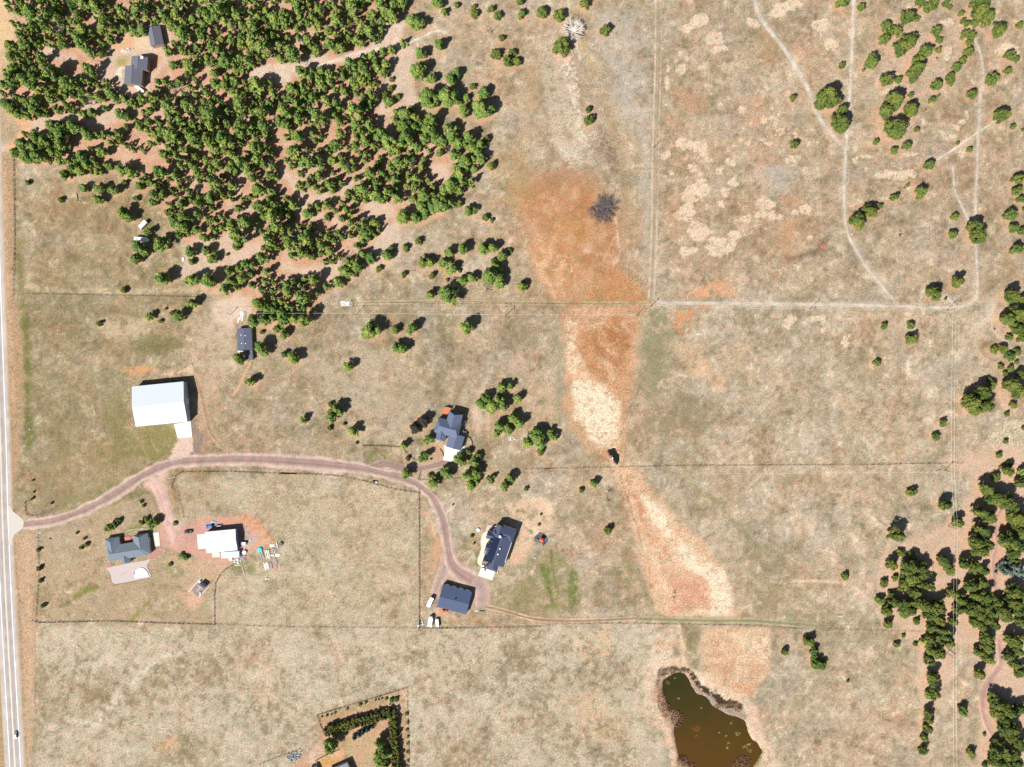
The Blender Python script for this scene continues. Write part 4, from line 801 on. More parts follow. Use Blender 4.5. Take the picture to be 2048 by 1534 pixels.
poly((154, 160, 110), 0.5, 3, [(1990, 868), (2015, 852), (2100, 900), (2048, 915)], breakup=0.6, bscale=5)
stroke((240, 226, 206), 0.8, 3, [(1974, 884), (2000, 905), (2040, 925), (2100, 950)], 1.5)
stroke((238, 222, 204), 0.7, 10, [(1990, 620), (1984, 650), (1996, 672), (2012, 686)], 5, breakup=0.4, bscale=8)
stroke((236, 216, 196), 0.7, 14, [(1990, 600), (1975, 640), (1940, 660)], 7, breakup=0.5, bscale=8)
poly((232, 196, 172), 0.7, 6, [(1985, 770), (2000, 775), (2020, 800), (2015, 830), (1995, 815)])
poly((240, 212, 188), 0.7, 4, [(1972, 940), (1996, 930), (1990, 945), (1976, 950)])
stroke((244, 222, 196), 0.85, 4, [(1540, 1163), (1600, 1163), (1660, 1163), (1690, 1166), (1712, 1178)], 2, breakup=0.15)
stroke((246, 222, 200), 0.85, 6, [(1712, 1175), (1718, 1182), (1700, 1192)], 2, breakup=0.1)
stroke((238, 216, 194), 0.7, 3, [(1718, 1182), (1735, 1195), (1750, 1220), (1765, 1240)], 2, breakup=0.2)
poly((236, 226, 200), 0.8, 3, [(1664, 1355), (1685, 1350), (1690, 1362), (1670, 1366)], breakup=0.3, bscale=5)
stroke((248, 236, 220), 0.9, 3, [(1684, 1355), (1694, 1362), (1700, 1368)], 1.5)
# ---- forest floor of the east wood
EASTW = [(1880, 925), (1960, 900), (2040, 890), (2200, 850), (2200, 1660), (1960, 1660), (1960, 1540), (1950, 1480), (1975, 1420), (1958, 1300), (1910, 1290), (1880, 1420), (1845, 1420), (1830, 1290), (1800, 1250), (1760, 1240), (1745, 1170), (1770, 1100), (1830, 1080), (1920, 1040), (1925, 1000), (1950, 960)]
poly((228, 196, 172), 0.75, 9, EASTW, grain=0.8)
poly((226, 168, 138), 0.7, 4, [(2040, 990), (2048, 1000), (2005, 1060), (1998, 1100), (1992, 1160), (1996, 1200), (1984, 1190), (1980, 1100), (1992, 1050), (2000, 1010)])
for q in ([(1840, 1300), (1870, 1300), (1875, 1540), (1840, 1540)], [(1985, 640), (2015, 620), (2010, 700), (1990, 690)], [(1740, 60), (1960, 40), (1900, 200), (1780, 200)], [(1740, 230), (1830, 230), (1830, 290), (1760, 290)]):
    poly((228, 200, 178), 0.5, 10, q, breakup=0.35, bscale=20)
# ---- yard inside the windbreak
poly((214, 172, 142), 0.85, 3, [(636, 1432), (815, 1377), (820, 1660), (600, 1660), (570, 1540), (620, 1500), (648, 1470)], warp=0.3)
poly((200, 182, 144), 0.75, 6, [(690, 1480), (720, 1470), (748, 1485), (752, 1540), (740, 1660), (700, 1540), (690, 1500)], breakup=0.2)
poly((150, 146, 92), 0.7, 5, [(678, 1470), (690, 1468), (700, 1500), (712, 1530), (700, 1534), (685, 1500)], breakup=0.2)
poly((176, 162, 116), 0.7, 4, [(638, 1436), (700, 1415), (760, 1398), (812, 1380), (814, 1395), (760, 1412), (700, 1428), (650, 1448)], breakup=0.25, warp=0.3)
poly((222, 176, 100), 0.8, 3, [(634, 1522), (660, 1506), (690, 1500), (680, 1520), (655, 1534), (640, 1540)], warp=0.2)
poly((236, 186, 160), 0.8, 3, [(660, 1505), (690, 1495), (692, 1510), (668, 1520)], warp=0.2)
poly((220, 192, 168), 0.7, 3, [(606, 1500), (640, 1482), (650, 1500), (632, 1520), (610, 1530)], warp=0.2)
stroke((170, 158, 118), 0.6, 9, [(808, 1400), (812, 1460), (812, 1540)], 3, breakup=0.3)
# ---- small yard north-east of the workshop field, court by the shed
poly((232, 190, 168), 0.85, 4, [(372, 1190), (386, 1178), (404, 1198), (388, 1218), (376, 1215)], breakup=0.15)

# gravel fan where the lane forks beside the dark garage
poly((208, 180, 170), 0.95, 3, [(884, 1078), (900, 1090), (910, 1118), (935, 1142), (962, 1156), (976, 1172), (974, 1212), (962, 1218), (948, 1216), (950, 1186), (918, 1166), (896, 1158), (880, 1166), (868, 1196), (858, 1190), (862, 1166), (880, 1130)], grain=0.6)
poly((190, 178, 150), 0.7, 3, [(892, 1152), (905, 1148), (930, 1158), (938, 1166), (912, 1160)], breakup=0.15)
terr = zpx = [(200 + x / 11.364, 1040 + y / 11.364) for x, y in [(250, 1230), (270, 1370), (300, 1450), (360, 1475), (640, 1430), (910, 1372), (1150, 1320), (1180, 1250), (1090, 1080), (1085, 1020)]]
stroke((146, 140, 116), 0.75, 3.0, terr, 1.0)
stroke((196, 164, 134), 0.5, 5, [(x, y + 5) for x, y in terr], 2, breakup=0.3)
poly((198, 182, 160), 0.5, 5, [(560, 700), (700, 690), (800, 700), (760, 760), (640, 760), (560, 740)], breakup=0.4)

for q_, cols, sd in (
    ([(1035, 400), (1200, 362), (1250, 530), (1306, 606), (1120, 606), (1062, 500)], ((236, 196, 160), (180, 128, 88), (204, 170, 138), (206, 146, 96)), 400),
    ([(1124, 612), (1290, 614), (1256, 850), (1240, 925), (1212, 925), (1140, 850), (1134, 700)], ((248, 222, 196), (190, 134, 92), (224, 172, 130), (184, 144, 112)), 420),
    ([(1205, 925), (1262, 925), (1330, 1000), (1440, 1130), (1480, 1232), (1330, 1232), (1290, 1150), (1250, 1020)], ((254, 240, 214), (222, 164, 132), (244, 208, 180), (196, 164, 134)), 440),
    ([(1408, 1252), (1530, 1252), (1542, 1300), (1510, 1370), (1490, 1400), (1410, 1350)], ((252, 236, 212), (212, 158, 122), (240, 206, 178), (196, 166, 136)), 460)):
    for i_, c_ in enumerate(cols):
        poly(c_, 0.42, 5, q_, breakup=0.92, bscale=(26, 20, 12, 9)[i_], seed=sd + i_ * 7)
# ragged outer fringe of the draw
for st in ([(1124, 612), (1134, 740), (1140, 850), (1205, 925), (1250, 1020), (1290, 1150), (1325, 1232)], [(1290, 614), (1262, 790), (1240, 925), (1290, 965), (1370, 1050), (1440, 1130), (1480, 1232)], [(1408, 1252), (1404, 1300), (1410, 1350)], [(1530, 1252), (1542, 1300), (1510, 1370)]):
    stroke((212, 186, 158), 0.4, 18, st, 10, breakup=0.75, bscale=14, seed=511, warp=1.0)
    stroke((150, 140, 112), 0.38, 16, st, 10, breakup=0.95, bscale=11, seed=523, warp=1.0)

# ---- late pass: the broad features one reads first
poly((122, 126, 70), 0.85, 4, [(49, 640), (58, 640), (60, 740), (63, 800), (72, 850), (66, 900), (50, 905), (48, 800)], breakup=0.35, bscale=9, seed=811)
poly((128, 130, 76), 0.7, 5, [(34, 490), (46, 520), (50, 600), (52, 640), (46, 640), (38, 560)], breakup=0.45, bscale=10, seed=812)
poly((152, 146, 92), 0.75, 3, [(276, 856), (350, 848), (356, 876), (346, 904), (305, 928), (262, 905), (262, 870)], breakup=0.25, bscale=12, seed=813)
poly((146, 142, 92), 0.6, 7, [(226, 780), (250, 778), (262, 860), (270, 920), (240, 945), (205, 900), (212, 830)], breakup=0.4, bscale=14, seed=814)
poly((136, 130, 88), 0.7, 5, [(255, 676), (300, 668), (358, 678), (372, 690), (320, 702), (272, 706)], breakup=0.35, bscale=9, seed=815)
poly((166, 150, 112), 0.5, 10, [(60, 900), (180, 880), (300, 930), (240, 985), (150, 1020), (80, 1020)], breakup=0.3, bscale=24, seed=816)
poly((144, 144, 90), 0.6, 4, [(100, 1030), (160, 1012), (250, 975), (300, 945), (296, 938), (230, 965), (130, 1005)], breakup=0.4, bscale=10, seed=817)
poly((156, 152, 122), 0.5, 14, [(1278, 680), (1300, 655), (1352, 655), (1356, 720), (1340, 780), (1298, 808), (1278, 760)], breakup=0.35, bscale=13, seed=818)
poly((142, 142, 104), 0.65, 6, [(1286, 618), (1345, 622), (1340, 650), (1296, 650)], breakup=0.45, bscale=9, seed=819)
poly((150, 140, 110), 0.6, 10, [(1300, 820), (1390, 780), (1440, 800), (1430, 850), (1370, 880), (1290, 862)], breakup=0.45, bscale=16, seed=820)
poly((150, 136, 106), 0.6, 9, [(1240, 640 + 480), (1260, 1180), (1280, 1210), (1200, 1225), (1190, 1150)], breakup=0.5, bscale=12, seed=821)
poly((116, 128, 66), 0.75, 5, [(1082, 1130), (1100, 1128), (1112, 1210), (1100, 1216)], breakup=0.45, bscale=6, seed=822)
poly((112, 126, 60), 0.8, 4, [(1136, 1138), (1150, 1140), (1164, 1212), (1140, 1222)], breakup=0.4, bscale=6, seed=823)
# the dirt loop behind the barn
for dx, cc, ww in ((0, (172, 140, 106), 4.5), (-5, (222, 192, 166), 4), (6, (216, 190, 160), 4)):
    stroke(cc, 0.75, ww, [(372 + dx, 748), (392 + dx, 756), (404 + dx, 790), (412 + dx, 830), (424 + dx, 868), (446 + dx, 892), (480 + dx, 910)], 1.5, breakup=0.2, bscale=12, seed=824)
poly((206, 176, 148), 0.6, 8, [(400, 760), (440, 750), (452, 800), (430, 850), (416, 800)], breakup=0.35, bscale=10, seed=825)
# creek bed above the wetland: grey-brown channel with pale pebbles
poly((172, 152, 130), 0.6, 9, [(1120, 110), (1160, 100), (1182, 150), (1210, 210), (1236, 280), (1256, 350), (1262, 420), (1240, 400), (1222, 350), (1190, 320), (1160, 240), (1140, 180)], breakup=0.3, bscale=14, seed=826)
poly((246, 230, 212), 0.85, 3, [(1108, 90), (1128, 96), (1142, 120), (1150, 160), (1162, 210), (1172, 250), (1186, 290), (1160, 280), (1146, 215), (1128, 170), (1114, 130)], breakup=0.75, bscale=6, seed=827)
poly((112, 98, 78), 0.6, 3, [(1196, 240), (1212, 262), (1232, 320), (1246, 360), (1236, 366), (1216, 320), (1200, 280)], breakup=0.8, bscale=5, seed=828)
poly((240, 226, 208), 0.7, 3, [(1225, 340), (1240, 350), (1250, 400), (1240, 412), (1228, 380)], breakup=0.85, bscale=5, seed=829)
poly((176, 150, 116), 0.6, 12, [(1190, 110), (1215, 200), (1245, 300), (1265, 380), (1272, 460), (1255, 480), (1248, 400), (1225, 300), (1195, 210), (1172, 140)], breakup=0.5, bscale=20, seed=830)
# bright cream in the draw
poly((253, 240, 214), 0.9, 4, [(1144, 772), (1180, 762), (1215, 778), (1240, 802), (1240, 832), (1228, 872), (1205, 892), (1176, 876), (1146, 838)], breakup=0.5, bscale=7, seed=840)
poly((253, 238, 212), 0.85, 5, [(1284, 990), (1310, 1000), (1336, 1034), (1356, 1070), (1384, 1108), (1424, 1122), (1448, 1150), (1468, 1225), (1424, 1228), (1408, 1165), (1370, 1136), (1346, 1090), (1322, 1052)], breakup=0.55, bscale=8, seed=841)
poly((250, 230, 200), 0.8, 4, [(1138, 640), (1158, 650), (1160, 700), (1176, 740), (1160, 760), (1140, 740)], breakup=0.6, bscale=8, seed=842)
poly((176, 118, 72), 0.6, 8, [(1180, 640), (1262, 640), (1254, 700), (1228, 740), (1200, 720)], breakup=0.7, bscale=12, seed=843)
poly((200, 140, 96), 0.65, 5, [(1244, 930), (1264, 950), (1282, 1000), (1304, 1050), (1290, 1060), (1262, 1000)], breakup=0.5, bscale=7, seed=844)
poly((214, 160, 130), 0.55, 8, [(1340, 1160), (1410, 1160), (1420, 1220), (1350, 1226)], breakup=0.6, bscale=9, seed=845)
stroke((112, 92, 64), 0.7, 3, [(1236, 936), (1244, 965), (1256, 1000), (1266, 1036)], 1.5, breakup=0.6, bscale=5, seed=846)
stroke((150, 118, 84), 0.6, 8, [(1196, 908), (1218, 928), (1232, 960), (1246, 1000), (1258, 1040)], 4, breakup=0.6, bscale=7, seed=847)
# pale margin of the pond
for c_, a_, w_, b_, sd_ in (((246, 224, 200), 0.8, 22, 0.35, 850), ((226, 186, 158), 0.6, 14, 0.6, 851)):
    stroke(c_, a_, w_, [(1298, 1420), (1302, 1380), (1306, 1345), (1330, 1325), (1360, 1322)], 6, breakup=b_, bscale=8, seed=sd_, warp=0.8)
    stroke(c_, a_, w_, [(1400, 1362), (1440, 1388), (1476, 1388), (1500, 1410), (1512, 1440), (1524, 1480), (1536, 1520), (1544, 1580)], 6, breakup=b_, bscale=8, seed=sd_ + 3, warp=0.8)
    stroke(c_, a_, w_ * .6, [(1318, 1430), (1336, 1460), (1348, 1500), (1350, 1560)], 4, breakup=b_, bscale=8, seed=sd_ + 5, warp=0.6)
poly((72, 58, 40), 0.95, 1.5, [(1376, 1340), (1390, 1350), (1402, 1372), (1430, 1384), (1456, 1400), (1464, 1392), (1478, 1400), (1484, 1420), (1468, 1418), (1440, 1406), (1420, 1394), (1398, 1382), (1384, 1362)], warp=0.5, breakup=0.15, bscale=6)
# faint trails, tyre marks and mowing lines
for st, c_, a_, w_ in (
    ([(560, 820), (610, 796), (665, 782), (720, 780)], (214, 200, 176), .5, 2.5), ([(585, 830), (640, 806), (700, 800)], (160, 146, 116), .4, 2),
    ([(300, 880), (322, 915)], (214, 196, 160), .6, 2), ([(270, 862), (290, 905), (300, 925)], (214, 196, 160), .6, 2),
    ([(540, 1060), (580, 1030), (640, 1000), (700, 960)], (168, 154, 124), .4, 3), ([(545, 1075), (590, 1042), (650, 1010)], (210, 198, 172), .35, 3),
    ([(820, 1010), (840, 1060), (866, 1090)], (170, 152, 118), .3, 3), ([(1120, 980), (1150, 1010), (1190, 1050), (1230, 1085)], (170, 152, 124), .5, 3),
    ([(1115, 990), (1145, 1018), (1185, 1058)], (216, 196, 166), .4, 2.5), ([(1060, 960), (1100, 940), (1140, 915)], (224, 200, 172), .45, 4),
    ([(1560, 200), (1580, 330), (1600, 460), (1590, 600)], (206, 190, 168), .3, 4), ([(1420, 640), (1440, 720), (1430, 800), (1440, 900)], (210, 190, 164), .3, 4),
    ([(1300, 920), (1420, 990), (1500, 1080), (1580, 1140)], (150, 146, 108), .4, 8), ([(1380, 1260), (1460, 1262), (1600, 1262)], (214, 196, 170), .4, 3),
    ([(160, 1290), (180, 1330), (170, 1400), (130, 1450)], (150, 138, 104), .4, 9), ([(480, 1300), (470, 1380), (500, 1450)], (206, 196, 176), .35, 8),
    ([(850, 1260), (900, 1300), (960, 1360), (1020, 1400)], (214, 202, 180), .3, 3), ([(70, 1260), (72, 1400), (66, 1530)], (160, 146, 112), .5, 3),
    ([(1640, 700), (1700, 760), (1720, 850), (1700, 920)], (214, 198, 172), .3, 6), ([(1936, 640), (1940, 760), (1942, 900), (1944, 1020)], (220, 206, 186), .45, 4),
    ([(1920, 640), (1922, 780), (1924, 900)], (160, 146, 120), .3, 3), ([(1916, 1300), (1918, 1400), (1920, 1534)], (158, 150, 112), .4, 3)):
    stroke(c_, a_, w_, st, 1.5, breakup=0.35, bscale=12, seed=int(st[0][0]))
for x in range(120, 235, 8):
    stroke((200, 184, 150), 0.22, 2.5, [(x, 785), (x + 4, 880), (x + 10, 960)], 1.5, breakup=0.4, seed=x)
for k in range(7):
    stroke((200, 184, 152), 0.2, 2.5, [(80, 1080 + 20 * k), (120, 1082 + 20 * k)], 1.5, breakup=0.4, seed=k + 900)
# flare where the spur leaves the lane, and the worn yard
poly((230, 196, 182), 0.95, 3, [(284, 968), (300, 950), (336, 938), (330, 960), (330, 985), (342, 1020), (352, 1046), (372, 1054), (352, 1062), (330, 1050), (322, 1020), (314, 995), (300, 978)], grain=0.6)
poly((240, 212, 198), 0.6, 5, [(330, 1040), (352, 1050), (372, 1076), (350, 1100), (326, 1080)], breakup=0.4, bscale=10, seed=861)
poly((236, 176, 134), 0.75, 3, [(440, 1032), (470, 1030), (505, 1034), (528, 1052), (534, 1078), (548, 1090), (522, 1094), (508, 1108), (500, 1098), (518, 1078), (512, 1056), (490, 1044), (450, 1042)], breakup=0.4, bscale=6, seed=862)

sw_ = np.clip((PY - 1245) / 12, 0, 1) * np.clip((1330 - PX) / 60, 0, 1) * np.clip((PX - 70) / 10, 0, 1) + 0.7 * np.clip((PY - 955) / 12, 0, 1) * np.clip((1250 - PY) / 6, 0, 1) * np.clip((836 - PX) / 8, 0, 1) * np.clip((PX - 440) / 40, 0, 1)
sw_ *= 1 - np.clip((PX - 640) / 10, 0, 1) * np.clip((815 - PX) / 5, 0, 1) * np.clip((PY - 1420) / 30, 0, 1)
n_t = fbm(PX, PY, 12, 45, 4, 0.85); n_u = fbm(PX, PY, 75, 46, 4, 0.6)
COL[:] = tone(COL, arr((134, 122, 90)), up(-n_t + n_u * .5, 6.0, 1.0) * 0.55 * np.clip(sw_, 0, 1))
COL[:] = tone(COL, arr((228, 216, 196)), up(n_t - n_u * .6, 6.0, 1.2) * 0.5 * np.clip(sw_, 0, 1))
wf_ = np.clip((400 - PX) / 30, 0, 1) * np.clip((PX - 60) / 10, 0, 1) * np.clip((PY - 360) / 60, 0, 1) * np.clip((1240 - PY) / 10, 0, 1)
COL[:] = tone(COL, arr((132, 126, 84)), up(-n_t + n_u * .7, 6.0, 1.4) * 0.45 * wf_)

COL *= np.array((0.985, 0.945, 0.90), np.float32)
poly((214, 164, 150), 0.75, 4, [(330, 1040), (352, 1052), (400, 1042), (440, 1034), (470, 1036), (482, 1100), (440, 1124), (405, 1116), (372, 1102), (335, 1098), (322, 1080)], grain=0.4, breakup=0.15)

# ------------------------------------------------------------------ trees: where they stand
def parse_trees():
    out = []
    for t in TREES.split():
        x, y, r, k = t.split(',')
        out.append((float(x), float(y), float(r), k))
    return out


HF = dict(p=2.35, j=1.55, s=1.2, b=2.6, o=1.7)
trees = []
q = random.Random(21)
for x, y, r, k in parse_trees():
    rm = r * SC * (0.97 if k == 'p' else 0.98)
    if k == 'p' and r < 9.6:
        k = 'y'
    h = rm * {'p': 2.35, 'y': 2.2, 'j': 1.6, 's': 1.1, 'b': 2.4, 'o': 1.6}[k] * q.uniform(0.9, 1.12)
    if k == 'p': h = max(h, 8.0)
    if x > 1560 and y < 640 and k in 'jy': h *= 1.25
    if x > 1560 and k == 'p': h *= 1.0
    X, Y, _ = W(x, y, h * 0.52)
    # a crown that leans over its own shadow looks longer than it is wide
    trees.append(dict(X=X, Y=Y, r=rm * (0.97 if (k == 'p' and x > 1560) else 1.06), h=h, k=k, sx=x, sy=y, sr=r))

# the dense wood in the north-west
existing = [(t['sx'], t['sy'], t['sr']) for t in trees]
house_keep = [[(238, 105), (305, 108), (303, 190), (238, 190)], [(290, 48), (333, 46), (334, 102), (298, 105)]]


def in_poly(pts, x, y):
    c = False
    n = len(pts)
    for i in range(n):
        x1, y1 = pts[i]; x2, y2 = pts[(i + 1) % n]
        if (y1 > y) != (y2 > y) and x < (x2 - x1) * (y - y1) / (y2 - y1) + x1:
            c = not c
    return c


wood = []
GAPF = fbm(PX, PY, 46, 77, 3)
q = random.Random(5)
for _ in range(16000):
    x = q.uniform(0, 980); y = q.uniform(-30, 655)
    if not in_poly(FOREST, x, y): continue
    if any(in_poly(c, x, y) for c in CLEAR): continue
    if any(in_poly(c, x, y) for c in house_keep): continue
    r = q.choice((6.0, 8.0, 9.5, 11.0, 13.0, 15.5))
    gap = float(GAPF[int((y - GY0) / STEP), int((x - GX0) / STEP)])
    if gap > (0.20 if x < 260 and y < 330 else 0.33): continue
    if y > 0 and y < 300: r *= 1.04
    if any(in_poly(c, x + dx * r * .55, y + dy * r * .55) for c in CLEAR for dx, dy in ((1, 0), (-1, 0), (0, 1), (0, -1))): continue
    if any((x - a) ** 2 + (y - b) ** 2 < (0.70 * (r + c)) ** 2 for a, b, c in existing): continue
    if any((x - a) ** 2 + (y - b) ** 2 < (q.choice((.72, .84, 1.0)) * (r + c)) ** 2 for a, b, c in wood): continue
    wood.append((x, y, r))
for x, y, r in wood:
    rm = r * SC
    h = max(8.0, rm * 3.0 * q.uniform(0.85, 1.2))
    X, Y, _ = W(x, y, h * 0.55)
    trees.append(dict(X=X, Y=Y, r=rm * 1.12, h=h, k='w', sx=x, sy=y, sr=r))

# the conifer windbreak: two rows along each leg
def seg(a, b, step):
    L = math.hypot(b[0] - a[0], b[1] - a[1]); n = int(L / step)
    return [(a[0] + (b[0] - a[0]) * i / n, a[1] + (b[1] - a[1]) * i / n) for i in range(n + 1)]


ORDN = ['first', 'second', 'third', 'fourth', 'fifth', 'sixth', 'seventh', 'eighth', 'ninth', 'tenth', 'eleventh', 'twelfth', 'thirteenth', 'fourteenth', 'fifteenth', 'sixteenth', 'seventeenth', 'eighteenth', 'nineteenth']
for a, b, row_ in (((652, 1458), (776, 1421), "from the left in the hedge's upper row"), ((655, 1467), (770, 1434), "from the left in the hedge's second row"), ((780, 1428), (792, 1560), "from the top in the hedge's left column"), ((788, 1424), (800, 1560), "from the top in the hedge's right column")):
    for n_, (x, y) in enumerate(seg(a, b, 8.0)):
        rm = q.uniform(6.6, 7.8) * SC
        h = q.uniform(4.2, 5.4)
        X, Y, _ = W(x, y, h * 0.5)
        trees.append(dict(X=X, Y=Y, r=rm, h=h, k='h', sx=x, sy=y, sr=7.0, label='olive windbreak conifer, %s %s' % (ORDN[n_], row_)))

# needle litter and bare red soil beneath each tree
for t in trees:
    gx0, gy0 = G(t['X'], t['Y'])
    rr = t['r'] / SC
    if t['k'] in 'swh': continue
    res = smask([(gx0 - 1, gy0 + 1), (gx0 + 0.5, gy0 + 1)], rr * 2.0, rr * 0.42 + 1, 0.5)
    put(res, (232, 184, 146), 0.62, 0.7)

# ------------------------------------------------------------------ faint tracks worn into the grass
TRACKS = [
 ([(1316, -115), (1316, 100), (1311, 300), (1308, 480), (1303, 598)], 14, 'pair', (222, 202, 180), (186, 166, 138)),
 ([(1500, -115), (1508, -10), (1524, 40), (1570, 100), (1612, 170), (1640, 238), (1664, 268), (1688, 298)], 7, 'one', (224, 212, 198), None),
 ([(1712, -115), (1708, -10), (1704, 100), (1699, 200), (1692, 300), (1689, 380), (1690, 440), (1700, 478), (1730, 530), (1762, 570), (1792, 606)], 5.5, 'one', (226, 214, 198), None),
 ([(1312, 600), (1330, 605), (1440, 606), (1600, 608), (1760, 611), (1850, 614), (1905, 615), (1932, 611), (1948, 600), (1955, 580), (1954, 540), (1952, 470), (1951, 400), (1955, 330), (1957, 250), (1961, 190), (1966, 150), (1962, 110), (1950, 80), (1942, 60)], 5.5, 'one', (221, 207, 189), None),
 ([(1906, 330), (1910, 380), (1925, 415), (1938, 440), (1948, 452)], 4, 'one', (224, 210, 192), None),
 ([(1870, 322), (1905, 300), (1930, 282), (1975, 252), (2012, 228)], 4, 'one', (240, 222, 202), None),
 ([(1840, 608), (1843, 590), (1850, 576)], 4, 'one', (228, 216, 200), None),
 ([(1888, 588), (1900, 600), (1912, 612)], 4, 'one', (226, 210, 196), None),
 ([(968, 1212), (1010, 1222), (1060, 1236), (1110, 1241), (1180, 1241), (1240, 1238), (1275, 1236)], 10, 'pair', (232, 190, 164), (160, 140, 104)),
 ([(1275, 1237), (1340, 1239), (1420, 1241), (1500, 1241), (1570, 1246), (1640, 1252)], 12, 'pair', (196, 184, 150), (150, 146, 106)),
 ([(690, 606), (800, 604), (900, 602), (1000, 604), (1120, 606), (1300, 606)], 7, 'pair', (210, 190, 158), (166, 152, 110)),
 ([(600, 148), (660, 124), (720, 104), (800, 90), (840, 76), (870, 62), (890, 62)], 5, 'one', (240, 222, 206), None),
]
for pts, w, mode, c1, c2 in TRACKS:
    if mode == 'pair':
        stroke(c2, 0.45, w, pts, 3, warp=0.08)
    else:
        stroke(c1, 0.35, w + 6, pts, 4, warp=0.12)

# ------------------------------------------------------------------ the ground sheet
def in_arr(M, x, y):
    """bilinear reading of a grid array at survey coordinates"""
    u = np.clip((x - GX0) / STEP, 0, NX - 1.001); v = np.clip((y - GY0) / STEP, 0, NY - 1.001)
    iu = u.astype(int); iv = v.astype(int); fu = u - iu; fv = v - iv
    if M.ndim == 3:
        fu = fu[..., None]; fv = fv[..., None]
    return (M[iv, iu] * (1 - fu) + M[iv, iu + 1] * fu) * (1 - fv) + (M[iv + 1, iu] * (1 - fu) + M[iv + 1, iu + 1] * fu) * fv


pond_sl, pond_m = pmask(POND, 2.5, 0.35)
DEP = np.zeros((NY, NX), np.float32); DEP[pond_sl] = pond_m
pool_sl, pool_m = pmask([(1216, 898), (1228, 895), (1235, 905), (1237, 918), (1233, 930), (1227, 922), (1221, 915)], 2, 0.6)
DEP[pool_sl] = np.maximum(DEP[pool_sl], pool_m)
COL *= (1 - 0.0 * DEP[..., None])

ex = np.array([60, 160, 340, 700, 1400, 2800, 5200, 8600], np.float32)
xs = np.concatenate([(GX0 - ex)[::-1], gx, GX1 + ex]); ys = np.concatenate([(GY0 - ex)[::-1], gy, GY1 + ex])
AX, AY = np.meshgrid(xs, ys)
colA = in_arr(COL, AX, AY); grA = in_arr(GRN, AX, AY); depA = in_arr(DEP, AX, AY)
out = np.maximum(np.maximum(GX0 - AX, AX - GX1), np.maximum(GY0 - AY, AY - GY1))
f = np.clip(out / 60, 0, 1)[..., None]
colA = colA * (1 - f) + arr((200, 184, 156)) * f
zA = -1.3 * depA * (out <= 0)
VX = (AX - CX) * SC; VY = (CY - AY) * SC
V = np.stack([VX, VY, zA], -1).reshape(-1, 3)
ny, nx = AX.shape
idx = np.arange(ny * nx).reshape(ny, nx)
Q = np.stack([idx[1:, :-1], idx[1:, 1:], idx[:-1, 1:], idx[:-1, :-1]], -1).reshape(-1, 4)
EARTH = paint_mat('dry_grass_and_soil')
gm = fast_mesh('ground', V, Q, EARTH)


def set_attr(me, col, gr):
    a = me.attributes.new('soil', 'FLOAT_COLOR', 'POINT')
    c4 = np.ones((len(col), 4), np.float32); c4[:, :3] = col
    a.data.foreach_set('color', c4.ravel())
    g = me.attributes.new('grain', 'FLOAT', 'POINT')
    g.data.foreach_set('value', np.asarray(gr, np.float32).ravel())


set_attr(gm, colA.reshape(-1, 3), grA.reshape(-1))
ground = bpy.data.objects.new('ground', gm)
C.objects.link(ground)
tag(ground, 'dry tan grassland with sandy, orange and olive patches', kind='structure')


def resample(pts, step):
    out = [pts[0]]
    # gentle smoothing through Catmull-Rom
    P = [pts[0]] + list(pts) + [pts[-1]]
    res = []
    for i in range(1, len(P) - 2):
        p0, p1, p2, p3 = P[i - 1], P[i], P[i + 1], P[i + 2]
        L = math.hypot(p2[0] - p1[0], p2[1] - p1[1]); n = max(1, int(L / step))
        for k in range(n):
            t = k / n
            res.append(tuple(0.5 * (2 * p1[d] + (p2[d] - p0[d]) * t + (2 * p0[d] - 5 * p1[d] + 4 * p2[d] - p3[d]) * t * t + (3 * p1[d] - p0[d] - 3 * p2[d] + p3[d]) * t ** 3) for d in (0, 1)))
    res.append(tuple(pts[-1][:2]))
    return res


